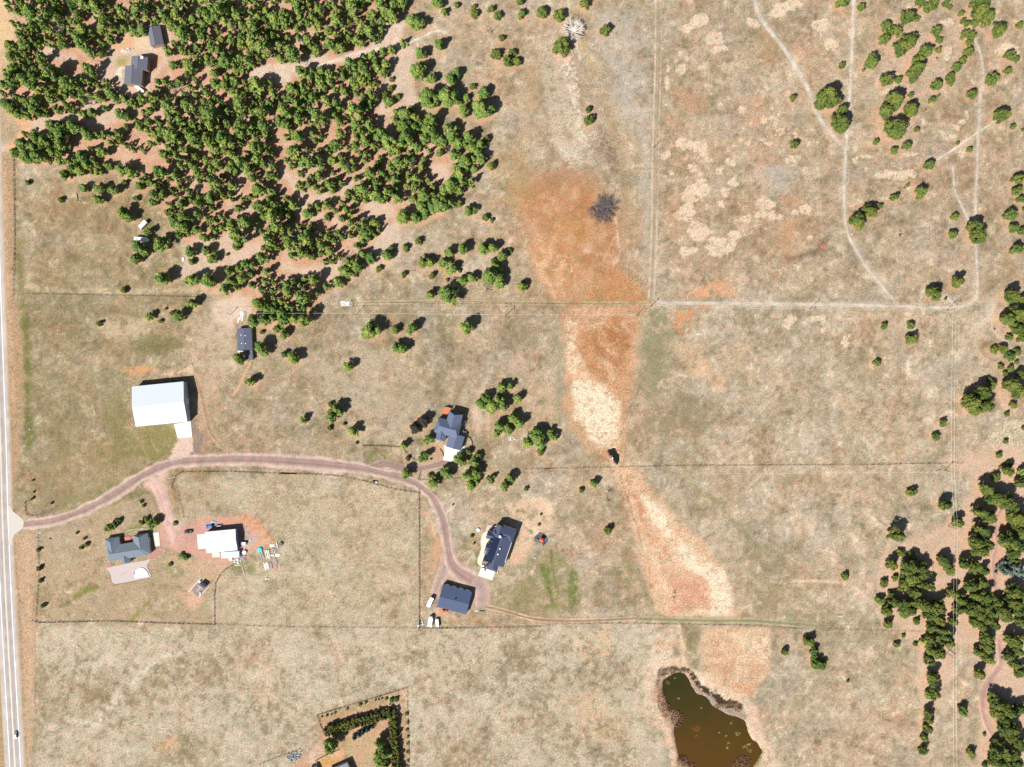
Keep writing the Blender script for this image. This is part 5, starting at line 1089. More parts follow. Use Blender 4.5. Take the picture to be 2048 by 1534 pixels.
def ribbon(name, pts, width, prof, z, mtl, wob=0.0, label=None, endfade=True, grain=0.7, step=2.0, widths=None):
    """a worn or made way lying on the ground; prof: list of (offset -1..1, colour or None, strength)"""
    P = resample(pts, step)
    n = len(P); m = len(prof)
    A = np.array(P, np.float32)
    T = np.gradient(A, axis=0); T /= np.linalg.norm(T, axis=1)[:, None] + 1e-9
    Nn = np.stack([-T[:, 1], T[:, 0]], 1)
    off = np.array([p[0] for p in prof], np.float32)
    w = np.full(n, width, np.float32)
    if widths is not None:
        w = np.interp(np.linspace(0, 1, n), np.linspace(0, 1, len(widths)), widths).astype(np.float32)
    wn_ = fbm(A[:, 0], A[:, 1], 22, 61, 3) * wob
    Xp = A[:, 0:1] + Nn[:, 0:1] * off[None] * (w * 0.5 + wn_)[:, None]
    Yp = A[:, 1:2] + Nn[:, 1:2] * off[None] * (w * 0.5 + wn_)[:, None]
    base = in_arr(COL, Xp, Yp)
    gb = in_arr(GRN, Xp, Yp)
    col = base.copy(); gr = gb.copy()
    ef = np.ones(n, np.float32)
    if endfade:
        k = min(8, n // 3)
        ef[:k] = np.linspace(0, 1, k); ef[-k:] = np.linspace(1, 0, k)
    nz = fbm(Xp, Yp, 16, 91, 5, 0.8)
    for j, (o, c, s) in enumerate(prof):
        if c is None: continue
        st = np.clip(s + nz[:, j] * 0.5 * (1 if s < 1 else 0.12), 0, 1) * ef
        col[:, j] = base[:, j] * (1 - st[:, None]) + arr(c) * st[:, None]
        col[:, j] *= (1 + 0.30 * nz[:, j])[:, None]
        gr[:, j] = gb[:, j] * (1 - st) + grain * st
    zz = np.full(Xp.shape, z, np.float32)
    zz[:, 0] = -0.02; zz[:, -1] = -0.02
    V = np.stack([(Xp - CX) * SC, (CY - Yp) * SC, zz], -1).reshape(-1, 3)
    idx = np.arange(n * m).reshape(n, m)
    Q = np.stack([idx[:-1, :-1], idx[:-1, 1:], idx[1:, 1:], idx[1:, :-1]], -1).reshape(-1, 4)
    # make faces look up
    a = V[Q[0][1]] - V[Q[0][0]]; b = V[Q[0][3]] - V[Q[0][0]]
    if a[0] * b[1] - a[1] * b[0] < 0: Q = Q[:, ::-1]
    me = fast_mesh(name, V, Q, mtl)
    set_attr(me, col.reshape(-1, 3), gr.reshape(-1))
    o = bpy.data.objects.new(name, me); C.objects.link(o)
    tag(o, label, kind='structure')
    return o


WAY = paint_mat('worn_earth', grain=0.8)
tl = ['pair of pale wheel ruts running down beside the middle of the meadow', 'pale dirt track running diagonally between meadow junipers', 'pale dirt track running down the east meadow and bending at its foot', 'pale dirt track along the power poles and turning up at its corner', 'faint short dirt track meeting the corner loop', 'faint sandy trail between meadow junipers', 'stub of dirt track left of the corner juniper', 'stub of dirt track right of the corner juniper', 'reddish two-rut farm track right of the dark garage', 'greenish two-rut farm track above the brown pond', 'faint two-rut track crossing above the orange reed bed', 'pale footpath leaving the dense wood to the right']
for i, (pts, w, mode, c1, c2) in enumerate(TRACKS):
    z = 0.03 + 0.006 * i
    if mode == 'pair':
        prof = [(-1.25, None, 0), (-1.0, c1, .25), (-0.72, c1, .85), (-0.45, c1, .5), (-0.2, c2, .5), (0.1, c2, .7), (0.38, c2, .45), (0.62, c1, .6), (0.82, c1, .9), (1.0, c1, .3), (1.25, None, 0)]
    else:
        prof = [(-1.5, None, 0), (-1.1, c1, .2), (-0.6, c1, .7), (0, c1, .8), (0.6, c1, .7), (1.1, c1, .2), (1.5, None, 0)]
    ribbon('dirt_track', pts, w, prof, z, WAY, 0.8, tl[i])

# the gravel lane
pk, dk = (226, 198, 184), (178, 149, 141)
LANE = [(40, 1050), (100, 1043), (150, 1028), (200, 1005), (240, 982), (280, 955), (330, 932), (375, 923), (430, 920), (500, 919), (590, 924), (660, 930), (720, 937), (770, 948), (810, 958), (842, 974), (866, 998), (882, 1030), (890, 1062), (895, 1095), (902, 1125), (918, 1145), (945, 1162)]
GRAVEL = paint_mat('lane_gravel', grain=0.55, s1=0.8, s2=3.0, bump=0.2)
prof = [(-1.35, None, 0), (-1.08, pk, .7), (-0.85, pk, .95), (-0.62, (198, 168, 156), 1), (-0.4, dk, 1), (-0.15, (188, 158, 150), 1), (0.1, (168, 138, 130), 1), (0.35, (184, 154, 144), 1), (0.62, (206, 178, 164), 1), (0.85, pk, .95), (1.08, pk, .6), (1.35, None, 0)]
ribbon('gravel_lane', LANE, 20, prof, 0.12, GRAVEL, 4.0, 'long curving pinkish gravel lane from the road to the dark garage', endfade=False, grain=0.5, widths=[20, 20, 20, 21, 20, 22, 24, 24, 22, 20, 18, 18, 20, 34])
lt = (232, 196, 184)
prof2 = [(-1.4, None, 0), (-1.0, lt, .8), (-0.6, (222, 184, 172), 1), (-0.2, (230, 194, 182), 1), (0.2, (220, 182, 170), 1), (0.6, (230, 194, 182), 1), (1.0, lt, .8), (1.4, None, 0)]
ribbon('gravel_driveway', [(290, 958), (306, 962), (318, 982), (326, 1006), (334, 1030), (344, 1050), (362, 1066)], 15, prof2, 0.10, GRAVEL, 2.5, 'light pink gravel driveway to the grey-roofed house', grain=0.4, widths=[30, 18, 16, 16, 19, 26, 36])
g3 = (164, 136, 130)
prof3 = [(-1.4, None, 0), (-1.0, (206, 180, 166), .6), (-0.5, g3, .95), (0, (172, 144, 138), 1), (0.5, g3, .95), (1.0, (206, 180, 166), .6), (1.4, None, 0)]
ribbon('gravel_driveway', [(735, 936), (770, 928), (800, 935), (830, 938), (860, 933), (885, 926), (900, 921), (930, 930)], 13, prof3, 0.09, GRAVEL, 1.2, 'dark gravel driveway to the blue-roofed house', grain=0.5, widths=[6, 18, 14, 12, 12, 13, 20, 6])
g4 = (196, 170, 160)
prof4 = [(-1.3, None, 0), (-1.0, (222, 188, 172), .7), (-0.5, g4, 1), (0, (188, 160, 152), 1), (0.5, g4, 1), (1.0, (222, 188, 172), .6), (1.3, None, 0)]
ribbon('gravel_driveway', [(893, 1092), (893, 1120), (888, 1140), (880, 1158), (872, 1176), (868, 1196)], 18, prof4, 0.10, GRAVEL, 1.0, 'pinkish gravel branch left of the dark garage', grain=0.5, widths=[16, 22, 22, 18, 14, 8])
ribbon('gravel_driveway', [(905, 1128), (930, 1150), (955, 1165), (964, 1180), (964, 1200), (962, 1216)], 26, prof4, 0.11, GRAVEL, 1.0, 'greyish gravel turning yard right of the dark garage', grain=0.5, widths=[22, 30, 30, 30, 28, 18])
rd = (206, 164, 152)
prof5 = [(-1.4, None, 0), (-1.0, (228, 190, 172), .7), (-0.5, rd, .95), (0, (196, 156, 146), 1), (0.5, rd, .95), (1.0, (228, 190, 172), .6), (1.4, None, 0)]
ribbon('gravel_driveway', [(2008, 1600), (2002, 1530), (1990, 1482), (1974, 1450), (1966, 1420), (1966, 1392), (1976, 1366), (1992, 1344), (2002, 1325), (1999, 1300), (1998, 1270)], 9, prof5, 0.08, GRAVEL, 0.8, 'narrow reddish gravel drive curving through the east wood', grain=0.5, widths=[9, 9, 9, 9, 9, 11, 14, 18, 14, 10, 9])
ribbon('gravel_driveway', [(2060, 985), (2030, 1000), (2002, 1022), (1991, 1052), (1994, 1088), (1987, 1120), (1990, 1160), (1992, 1190)], 9, prof5, 0.07, GRAVEL, 0.8, 'reddish gravel drive between the tall pines at the right edge', grain=0.5)

# ------------------------------------------------------------------ paved road
ROADC = [(-26, -200), (-24, 0), (-21, 200), (-17, 320), (-9, 600), (1.5, 900), (4.5, 1022), (12, 1200), (19, 1330), (26.3, 1462), (31.5, 1560), (42, 1760)]


def asphalt():
    m = bpy.data.materials.new('sun_bleached_asphalt'); m.use_nodes = True
    nt = m.node_tree; N, L = nt.nodes, nt.links
    b = N['Principled BSDF']; b.inputs['Roughness'].default_value = 0.9; b.inputs['Specular IOR Level'].default_value = 0.2
    at = N.new('ShaderNodeAttribute'); at.attribute_name = 'soil'
    geo = N.new('ShaderNodeNewGeometry')
    mp = N.new('ShaderNodeMapping'); mp.inputs['Scale'].default_value = (1.4, 0.05, 1)
    nz = N.new('ShaderNodeTexNoise'); nz.inputs['Scale'].default_value = 1.0; nz.inputs['Detail'].default_value = 4
    L.new(geo.outputs['Position'], mp.inputs['Vector']); L.new(mp.outputs[0], nz.inputs['Vector'])
    n2 = N.new('ShaderNodeTexNoise'); n2.inputs['Scale'].default_value = 3.0; n2.inputs['Detail'].default_value = 6
    L.new(geo.outputs['Position'], n2.inputs['Vector'])
    a = N.new('ShaderNodeMath'); a.operation = 'ADD'; L.new(nz.outputs['Fac'], a.inputs[0]); L.new(n2.outputs['Fac'], a.inputs[1])
    mr = N.new('ShaderNodeMapRange'); mr.inputs['From Min'].default_value = 0.7; mr.inputs['From Max'].default_value = 1.3
    mr.inputs['To Min'].default_value = 0.88; mr.inputs['To Max'].default_value = 1.12
    L.new(a.outputs[0], mr.inputs['Value'])
    v = N.new('ShaderNodeVectorMath'); v.operation = 'SCALE'
    L.new(at.outputs['Color'], v.inputs[0]); L.new(mr.outputs[0], v.inputs['Scale']); L.new(v.outputs[0], b.inputs['Base Color'])
    return m


ASPH = asphalt()
ra, rb = (204, 192, 186), (188, 178, 172)
sh = (216, 196, 178)
profr = [(-1.25, None, 0), (-1.0, sh, 1), (-0.8, (216, 206, 198), 1), (-0.6, rb, 1), (-0.45, ra, 1), (-0.3, rb, 1), (-0.08, ra, 1), (0.08, ra, 1), (0.22, rb, 1), (0.38, ra, 1), (0.52, rb, 1), (0.7, (214, 205, 200), 1), (0.84, (206, 198, 192), 1), (1.0, sh, 1), (1.2, None, 0)]
road = ribbon('road', ROADC, 36, profr, 0.15, ASPH, 0, 'sun-bleached two-lane asphalt road down the left edge', endfade=False, step=6)
apron_pts = [(20, 1012), (26, 1022), (36, 1030), (46, 1038), (48, 1046), (46, 1056), (38, 1062), (30, 1068), (25, 1078), (23, 1090), (18, 1090), (16, 1012)]
ap = MB().prism([W(x, y)[:2] for x, y in apron_pts], -0.05, 0.17)
tag(ap.build('driveway_apron', mat('pale_asphalt', S(228, 220, 208), 0.9, 0.08, 2)), 'pale paved apron where the gravel lane joins the road', kind='structure')


def line_on(pts, width_m, z, step=10):
    P = resample(pts, step); mb = MB()
    V = []
    for i, p in enumerate(P):
        a = P[max(0, i - 1)]; b = P[min(len(P) - 1, i + 1)]
        dx, dy = b[0] - a[0], b[1] - a[1]; L = math.hypot(dx, dy)
        nx_, ny_ = -dy / L, dx / L
        w = width_m / SC / 2
        for s in (-1, 1):
            V.append(W(p[0] + nx_ * w * s, p[1] + ny_ * w * s)[:2] + (z,))
    F = [(2 * i, 2 * i + 1, 2 * i + 3, 2 * i + 2) for i in range(len(P) - 1)]
    return V, F


def marking(offs, width, m, z, label):
    pts = [(x + o, y) for (x, y), o in zip(ROADC, [offs] * len(ROADC))]
    V, F = line_on(pts, width, z)
    o = mesh_obj('road_marking', V, F, m)
    tag(o, label, kind='structure')
    return o


WHT = mat('white_road_paint', (0.8, 0.8, 0.78), 0.6, 0.06, 4)
YEL = mat('faded_yellow_road_paint', (0.78, 0.62, 0.46), 0.6, 0.08, 4)
marking(11.3, 0.42, WHT, 0.165, 'white edge line on the right side of the road')
marking(-10.2, 0.38, WHT, 0.165, 'white edge line on the left side of the road')
marking(-0.6, 0.2, YEL, 0.165, 'faded yellow centre line, left stripe')
marking(0.7, 0.2, YEL, 0.165, 'faded yellow centre line, right stripe')
CRK = mat('tar_seal', S(176, 168, 162), 0.9, 0.1, 3)
mb = MB()
for y in (640, 722, 798, 872, 935, 1010, 1088, 1165, 1223, 1300, 1399, 1482, 1530):
    xc = float(np.interp(y, [p[1] for p in ROADC], [p[0] for p in ROADC]))
    jag = [W(xc + d, y + (0.6 if k % 2 else -0.4) + d * 0.03)[:2] for k, d in enumerate((-16, -8, 0, 8, 16))]
    for a, b in zip(jag[:-1], jag[1:]):
        mb.add([(a[0], a[1] - 0.07, 0.161), (b[0], b[1] - 0.07, 0.161), (b[0], b[1] + 0.07, 0.161), (a[0], a[1] + 0.07, 0.161)], [(0, 1, 2, 3)])
tag(mb.build('road_joint', CRK), 'thin cross cracks sealed with tar on the road', kind='structure')

# ------------------------------------------------------------------ water
def water():
    m = bpy.data.materials.new('silty_pond_water'); m.use_nodes = True
    nt = m.node_tree; N, L = nt.nodes, nt.links
    b = N['Principled BSDF']; b.inputs['Roughness'].default_value = 0.08; b.inputs['IOR'].default_value = 1.33
    geo = N.new('ShaderNodeNewGeometry')
    sp = N.new('ShaderNodeSeparateXYZ'); L.new(geo.outputs['Position'], sp.inputs[0])
    nz = N.new('ShaderNodeTexNoise'); nz.inputs['Scale'].default_value = 0.12; nz.inputs['Detail'].default_value = 4
    L.new(geo.outputs['Position'], nz.inputs['Vector'])
    mr = N.new('ShaderNodeMapRange'); mr.inputs['From Min'].default_value = -(1500 - 767) * SC; mr.inputs['From Max'].default_value = -(1370 - 767) * SC
    L.new(sp.outputs[1], mr.inputs['Value'])
    ad = N.new('ShaderNodeMath'); ad.operation = 'MULTIPLY_ADD'; ad.inputs[1].default_value = 0.7; ad.inputs[2].default_value = -0.35
    L.new(nz.outputs['Fac'], ad.inputs[0])
    a2 = N.new('ShaderNodeMath'); a2.operation = 'ADD'; a2.use_clamp = True; L.new(ad.outputs[0], a2.inputs[0]); L.new(mr.outputs[0], a2.inputs[1])
    mx = N.new('ShaderNodeMix'); mx.data_type = 'RGBA'
    mx.inputs[6].default_value = (*S(96, 70, 28), 1); mx.inputs[7].default_value = (*S(62, 60, 28), 1)
    L.new(a2.outputs[0], mx.inputs[0]); L.new(mx.outputs[2], b.inputs['Base Color'])
    n2 = N.new('ShaderNodeTexNoise'); n2.inputs['Scale'].default_value = 1.5; n2.inputs['Detail'].default_value = 2
    L.new(geo.outputs['Position'], n2.inputs['Vector'])
    bp = N.new('ShaderNodeBump'); bp.inputs['Strength'].default_value = 0.08; bp.inputs['Distance'].default_value = 0.05
    L.new(n2.outputs['Fac'], bp.inputs['Height']); L.new(bp.outputs[0], b.inputs['Normal'])
    return m


WAT = water()
V = [W(x, y)[:2] + (-0.45,) for x, y in ((1300, 1330), (1550, 1330), (1550, 1700), (1300, 1700))]
o = mesh_obj('pond_water', [V[3], V[2], V[1], V[0]], [(0, 1, 2, 3)], WAT)
tag(o, 'murky brown pond with scum patches at the bottom right', kind='structure')
V = [W(x, y)[:2] + (-0.45,) for x, y in ((1208, 888), (1245, 888), (1245, 940), (1208, 940))]
o = mesh_obj('creek_pool_water', [V[3], V[2], V[1], V[0]], [(0, 1, 2, 3)], mat('dark_pool_water', (0.012, 0.014, 0.01), 0.1, 0.1, 1, spec=0.5))
tag(o, 'small black pool in the creek below the pale reeds', kind='structure')

# ------------------------------------------------------------------ foliage
def leaf_mat(name, a, b, hue=0.0, spread=0.35):
    m = bpy.data.materials.new(name); m.use_nodes = True
    nt = m.node_tree; N, L = nt.nodes, nt.links
    bs = N['Principled BSDF']; bs.inputs['Roughness'].default_value = 0.75; bs.inputs['Specular IOR Level'].default_value = 0.25
    geo = N.new('ShaderNodeNewGeometry')
    n1 = N.new('ShaderNodeTexNoise'); n1.inputs['Scale'].default_value = 0.13; n1.inputs['Detail'].default_value = 2
    n2 = N.new('ShaderNodeTexNoise'); n2.inputs['Scale'].default_value = 1.4; n2.inputs['Detail'].default_value = 3
    for n in (n1, n2): L.new(geo.outputs['Position'], n.inputs['Vector'])
    oi = N.new('ShaderNodeObjectInfo')
    ad = N.new('ShaderNodeMath'); ad.operation = 'MULTIPLY_ADD'; ad.inputs[1].default_value = spread; ad.inputs[2].default_value = -0.2
    L.new(oi.outputs['Random'], ad.inputs[0])
    mr = N.new('ShaderNodeMapRange'); mr.inputs['From Min'].default_value = 0.36; mr.inputs['From Max'].default_value = 0.64
    L.new(n1.outputs['Fac'], mr.inputs['Value'])
    s = N.new('ShaderNodeMath'); s.operation = 'ADD'; s.use_clamp = True
    L.new(ad.outputs[0], s.inputs[0]); L.new(mr.outputs[0], s.inputs[1])
    mx = N.new('ShaderNodeMix'); mx.data_type = 'RGBA'
    mx.inputs[6].default_value = (*a, 1); mx.inputs[7].default_value = (*b, 1)
    L.new(s.outputs[0], mx.inputs[0])
    v = N.new('ShaderNodeVectorMath'); v.operation = 'SCALE'
    m2 = N.new('ShaderNodeMapRange'); m2.inputs['From Min'].default_value = 0.3; m2.inputs['From Max'].default_value = 0.7
    m2.inputs['To Min'].default_value = 0.65; m2.inputs['To Max'].default_value = 1.35
    L.new(n2.outputs['Fac'], m2.inputs['Value'])
    n3 = N.new('ShaderNodeTexNoise'); n3.inputs['Scale'].default_value = 0.21; n3.inputs['Detail'].default_value = 1
    of = N.new('ShaderNodeVectorMath'); of.operation = 'ADD'; of.inputs[1].default_value = (71, 33, 9)
    L.new(geo.outputs['Position'], of.inputs[0]); L.new(of.outputs[0], n3.inputs['Vector'])
    m3 = N.new('ShaderNodeMapRange'); m3.inputs['From Min'].default_value = 0.34; m3.inputs['From Max'].default_value = 0.66
    L.new(n3.outputs['Fac'], m3.inputs['Value'])
    hx = N.new('ShaderNodeMix'); hx.data_type = 'RGBA'
    hx.inputs[6].default_value = (0.72, 0.86, 1.05, 1); hx.inputs[7].default_value = (1.22, 1.02, 0.95, 1)
    L.new(m3.outputs[0], hx.inputs[0])
    mm = N.new('ShaderNodeVectorMath'); mm.operation = 'MULTIPLY'
    L.new(mx.outputs[2], mm.inputs[0]); L.new(hx.outputs[2], mm.inputs[1])
    L.new(mm.outputs[0], v.inputs[0]); L.new(m2.outputs[0], v.inputs['Scale'])
    L.new(v.outputs[0], bs.inputs['Base Color'])
    return m


PINE_L = leaf_mat('pine_needles', (0.105, 0.180, 0.034), (0.225, 0.300, 0.062))
JUN_L = leaf_mat('juniper_foliage', (0.078, 0.122, 0.022), (0.135, 0.165, 0.030))
SPR_L = leaf_mat('blue_spruce_needles', (0.085, 0.13, 0.10), (0.13, 0.18, 0.14))
EAST_L = leaf_mat('olive_pine_needles', (0.066, 0.100, 0.018), (0.135, 0.160, 0.028))
OAK_L = leaf_mat('dark_leafless_twigs', (0.030, 0.028, 0.020), (0.055, 0.048, 0.034))
WIND_L = leaf_mat('windbreak_foliage', (0.075, 0.085, 0.020), (0.14, 0.15, 0.026))
BARK = mat('pine_bark', (0.16, 0.085, 0.05), 0.9, 0.3, 3)
GREY_BARK = mat('grey_bark', (0.10, 0.08, 0.07), 0.9, 0.3, 3)

ICO_V = []
g_ = (1 + 5 ** .5) / 2
for p in [(-1, g_, 0), (1, g_, 0), (-1, -g_, 0), (1, -g_, 0), (0, -1, g_), (0, 1, g_), (0, -1, -g_), (0, 1, -g_), (g_, 0, -1), (g_, 0, 1), (-g_, 0, -1), (-g_, 0, 1)]:
    v = Vector(p).normalized(); ICO_V.append(tuple(v))
ICO_V = np.array(ICO_V)
ICO_F = np.array([(0, 11, 5), (0, 5, 1), (0, 1, 7), (0, 7, 10), (0, 10, 11), (1, 5, 9), (5, 11, 4), (11, 10, 2), (10, 7, 6), (7, 1, 8), (3, 9, 4), (3, 4, 2), (3, 2, 6), (3, 6, 8), (3, 8, 9), (4, 9, 5), (2, 4, 11), (6, 2, 10), (8, 6, 7), (9, 8, 1)])


def crown_arrays(seed, kind, nclump, ntuft, tuft):
    """unit crown: radius 1, height 1, z from 0 (ground) to 1"""
    rs = np.random.RandomState(seed)
    V = []; T = []
    base = 0
    lean = rs.uniform(-0.12, 0.12, 2)
    lob = rs.uniform(0, 6.28, 3); la = rs.uniform(0.05, 0.2, 3)
    for i in range(nclump):
        u = (i + rs.rand()) / nclump
        th = rs.uniform(0, 2 * math.pi)
        wob = 1 + la[0] * math.cos(th + lob[0]) + la[1] * math.cos(2 * th + lob[1]) + la[2] * math.cos(3 * th + lob[2])
        if kind == 'pine':
            z = 0.24 + 0.72 * u
            t = (z - 0.2) / 0.8
            Rz = (math.sin(math.pi * min(1, t) ** 0.62)) ** 0.75 * 0.98
            c = np.array([math.cos(th), math.sin(th)]) * Rz * wob * rs.uniform(0.35, 0.82)
            cr = rs.uniform(0.20, 0.33) * (0.6 + 0.55 * Rz); cz = cr * 0.38
        elif kind == 'juniper':
            z = 0.10 + 0.80 * u ** 0.8
            t = z
            Rz = math.sqrt(max(0.0, 1 - (t * 0.98) ** 2.2))
            c = np.array([math.cos(th), math.sin(th)]) * Rz * wob * rs.uniform(0.35, 0.8)
            cr = rs.uniform(0.24, 0.36) * (0.65 + 0.4 * Rz); cz = cr * 0.55
        elif kind == 'cone':
            z = 0.08 + 0.9 * u
            Rz = max(0.0, 1 - z) ** 0.8 + 0.02
            c = np.array([math.cos(th), math.sin(th)]) * Rz * wob * rs.uniform(0.4, 0.9)
            cr = rs.uniform(0.16, 0.28) * (0.45 + 0.7 * Rz); cz = cr * 0.4
        c = c + lean * z
        cen = np.array([c[0], c[1], z])
        # solid core of the clump
        iv = ICO_V * rs.uniform(0.8, 1.15, (12, 1)) * np.array([cr, cr, cz]) * 0.88 + cen
        V.append(iv); T.append(ICO_F + base); base += 12
        # sprays of needles standing out of it
        d = rs.normal(size=(ntuft, 3)); d /= np.linalg.norm(d, axis=1)[:, None]
        d[:, 2] = np.where(rs.rand(ntuft) < 0.6, np.abs(d[:, 2]), d[:, 2])
        P = cen + d * np.array([cr, cr, cz]) * rs.uniform(0.85, 1.25, (ntuft, 1))
        nrm = d + rs.normal(size=(ntuft, 3)) * 0.5 + np.array([0, 0, 0.35])
        nrm /= np.linalg.norm(nrm, axis=1)[:, None]
        a = np.cross(nrm, rs.normal(size=(ntuft, 3))); a /= np.linalg.norm(a, axis=1)[:, None] + 1e-9
        b = np.cross(nrm, a)
        s = tuft * rs.uniform(0.6, 1.4, (ntuft, 1))
        k = np.array([1, 1, 0.5])
        tri = np.stack([P + a * s * k, P - a * s * 0.5 * k + b * s * 0.8 * k, P - a * s * 0.5 * k - b * s * 0.8 * k], 1).reshape(-1, 3)
        V.append(tri); T.append(np.arange(ntuft * 3).reshape(-1, 3) + base); base += ntuft * 3
    return np.concatenate(V), np.concatenate(T)


def trunk_mesh(name, seed, kind, m):
    rs = random.Random(seed); mb = MB()
    lx, ly = rs.uniform(-.06, .06), rs.uniform(-.06, .06)
    pts = [(0, 0, -0.02), (lx * .4, ly * .4, 0.35), (lx, ly, 0.65), (lx, ly, 0.93)]
    mb.path(pts, [0.075, 0.055, 0.035, 0.01], 7)
    for i in range(7):
        z = 0.25 + 0.09 * i; th = rs.uniform(0, 6.28); L = 0.6 * (1.1 - z)
        mb.tube((lx * z, ly * z, z), (math.cos(th) * L, math.sin(th) * L, z + 0.07), 0.022, 0.006, 4)
    me = bpy.data.meshes.new(name); me.from_pydata(mb.V, [], mb.F); me.materials.append(m)
    return me


PINES = []; EPINES = []; JUNS = []; SPRS = []; YOUNG = []; OAKS = []; WINDS = []
for i in range(12):
    V_, T_ = crown_arrays(100 + i, 'pine', 44, 40, 0.095)
    PINES.append(fast_mesh('pine_crown', V_, T_, PINE_L))
    EPINES.append(fast_mesh('pine_crown', V_, T_, EAST_L))
for i in range(8):
    V_, T_ = crown_arrays(200 + i, 'juniper', 26, 34, 0.10)
    JUNS.append(fast_mesh('juniper_crown', V_, T_, JUN_L))
for i in range(5):
    V_, T_ = crown_arrays(300 + i, 'cone', 44, 28, 0.085)
    SPRS.append(fast_mesh('spruce_crown', V_, T_, SPR_L))
for i in range(6):
    V_, T_ = crown_arrays(400 + i, 'juniper', 26, 30, 0.10)
    YOUNG.append(fast_mesh('young_pine_crown', V_, T_, PINE_L))
for i in range(2):
    V_, T_ = crown_arrays(500 + i, 'pine', 34, 60, 0.07)
    V_[:, 2] *= 1.0
    OAKS.append(fast_mesh('oak_crown', V_, T_[:], OAK_L))
for i in range(4):
    V_, T_ = crown_arrays(600 + i, 'juniper', 22, 30, 0.11)
    WINDS.append(fast_mesh('windbreak_crown', V_, T_, WIND_L))
TRUNKS = [trunk_mesh('pine_trunk', 40 + i, 'p', BARK) for i in range(5)]
JTRUNKS = [trunk_mesh('juniper_trunk', 60 + i, 'j', GREY_BARK) for i in range(3)]

# ---- things one can find in the picture, for telling alike trees apart
LM = [('the dead white tree', 1145, 62), ('the bare grey thicket', 1207, 418), ('the brown pond', 1400, 1440), ('the small black creek pool', 1226, 908),
      ('the white barn', 320, 806), ('the long mobile home', 490, 687), ('the blue-roofed house', 905, 862), ('the solar-panel house', 997, 1095),
      ('the dark garage', 912, 1196), ('the white workshop', 445, 1080), ('the grey-roofed house', 258, 1095), ('the fenced gravel court', 401, 1175),
      ('the angled white trailer', 287, 448), ('the red playset', 1083, 1077), ('the track corner', 1950, 605), ('the big fork of pale tracks', 1692, 300),
      ('the tracks meeting mid-meadow', 1692, 455), ('the top right corner', 2030, 10), ('the top edge middle', 1050, 0), ('the top right meadow pole track', 1962, 150),
      ('the pale board pile', 694, 607), ('the lane junction', 300, 965), ('the top right juniper slope', 1810, 90), ('the right edge rubble field', 2015, 885),
      ('the windbreak hedge', 780, 1440), ('the red bend in the east drive', 1990, 1345), ('the pale stone ring', 1680, 1360), ('the wood\'s eastern tip', 975, 300),
      ('the wood\'s southern tip', 640, 590), ('the wood\'s north-eastern notch', 800, 100), ('the right edge middle', 2040, 780), ('the bottom right corner', 2030, 1520),
      ('the cream bank line', 1718, 1182), ('the top left road bend', 50, 262), ('the east wood\'s red drive', 1992, 1090), ('the lower east fence end', 1850, 1262),
      ('the upper meadow footpath', 880, 62), ('the orange reed bed', 1180, 600), ('the west fence line', 29, 420), ('the fence above the creek pool', 1400, 931),
      ('the middle power pole', 1011, 632), ('the top left house', 270, 148), ('the left edge road', 15, 1200)]
DIRS = ['right of', 'upper right of', 'above', 'upper left of', 'left of', 'lower left of', 'below', 'lower right of']
ORD = ['closest', 'second closest', 'third closest', 'fourth closest', 'fifth closest', 'sixth closest', 'seventh closest', 'eighth closest', 'ninth closest', 'tenth closest', 'eleventh closest', 'twelfth closest', 'thirteenth closest', 'fourteenth closest', 'fifteenth closest', 'sixteenth closest']
SIZES = {'p': ((13.5, 'large'), (11.2, 'medium'), (0, 'slender')), 'y': ((8.6, 'mid-sized'), (0, 'small')), 'j': ((11, 'broad'), (7.5, 'rounded'), (5, 'small'), (0, 'tiny')), 's': ((0, 'low'),), 'b': ((0, 'blue-green'),), 'o': ((0, 'dark sparse'),)}
NOUN = {'p': 'green pine', 'y': 'young pine', 'j': 'green juniper', 's': 'green shrub', 'b': 'blue spruce', 'o': 'leafless oak'}
CAT = {'p': 'pine tree', 'y': 'young pine', 'j': 'juniper', 's': 'shrub', 'b': 'spruce', 'o': 'oak', 'h': 'windbreak conifer'}
GRP = {'p': 'pines of the meadow edges and the east wood', 'y': 'young pines', 'j': 'junipers of the meadows', 's': 'low shrubs', 'b': 'blue spruces', 'o': 'leafless oaks', 'h': 'conifers of the windbreak'}
KINDN = {'p': 'pine_tree', 'y': 'young_pine', 'j': 'juniper', 's': 'shrub', 'b': 'blue_spruce', 'o': 'oak_tree', 'h': 'windbreak_conifer'}
buckets = {}
for i, t in enumerate(trees):
    if t['k'] in 'wh': continue
    best = min(LM, key=lambda l: (t['sx'] - l[1]) ** 2 + (t['sy'] - l[2]) ** 2)
    a = math.degrees(math.atan2(best[2] - t['sy'], t['sx'] - best[1])) % 360
    d = DIRS[int(((a + 22.5) % 360) // 45)]
    sz = next(n for lim, n in SIZES[t['k']] if t['sr'] >= lim)
    buckets.setdefault((best[0], d, sz, t['k']), []).append((math.hypot(t['sx'] - best[1], t['sy'] - best[2]), i))
for (lm, d, sz, k), L_ in buckets.items():
    L_.sort()
    for n, (_, i) in enumerate(L_):
        base = '%s %s %s %s' % (sz, NOUN[k], d, lm)
        trees[i]['label'] = base if len(L_) == 1 else base + ', ' + (ORD[n] if n < len(ORD) else 'further away than the other %d' % n)

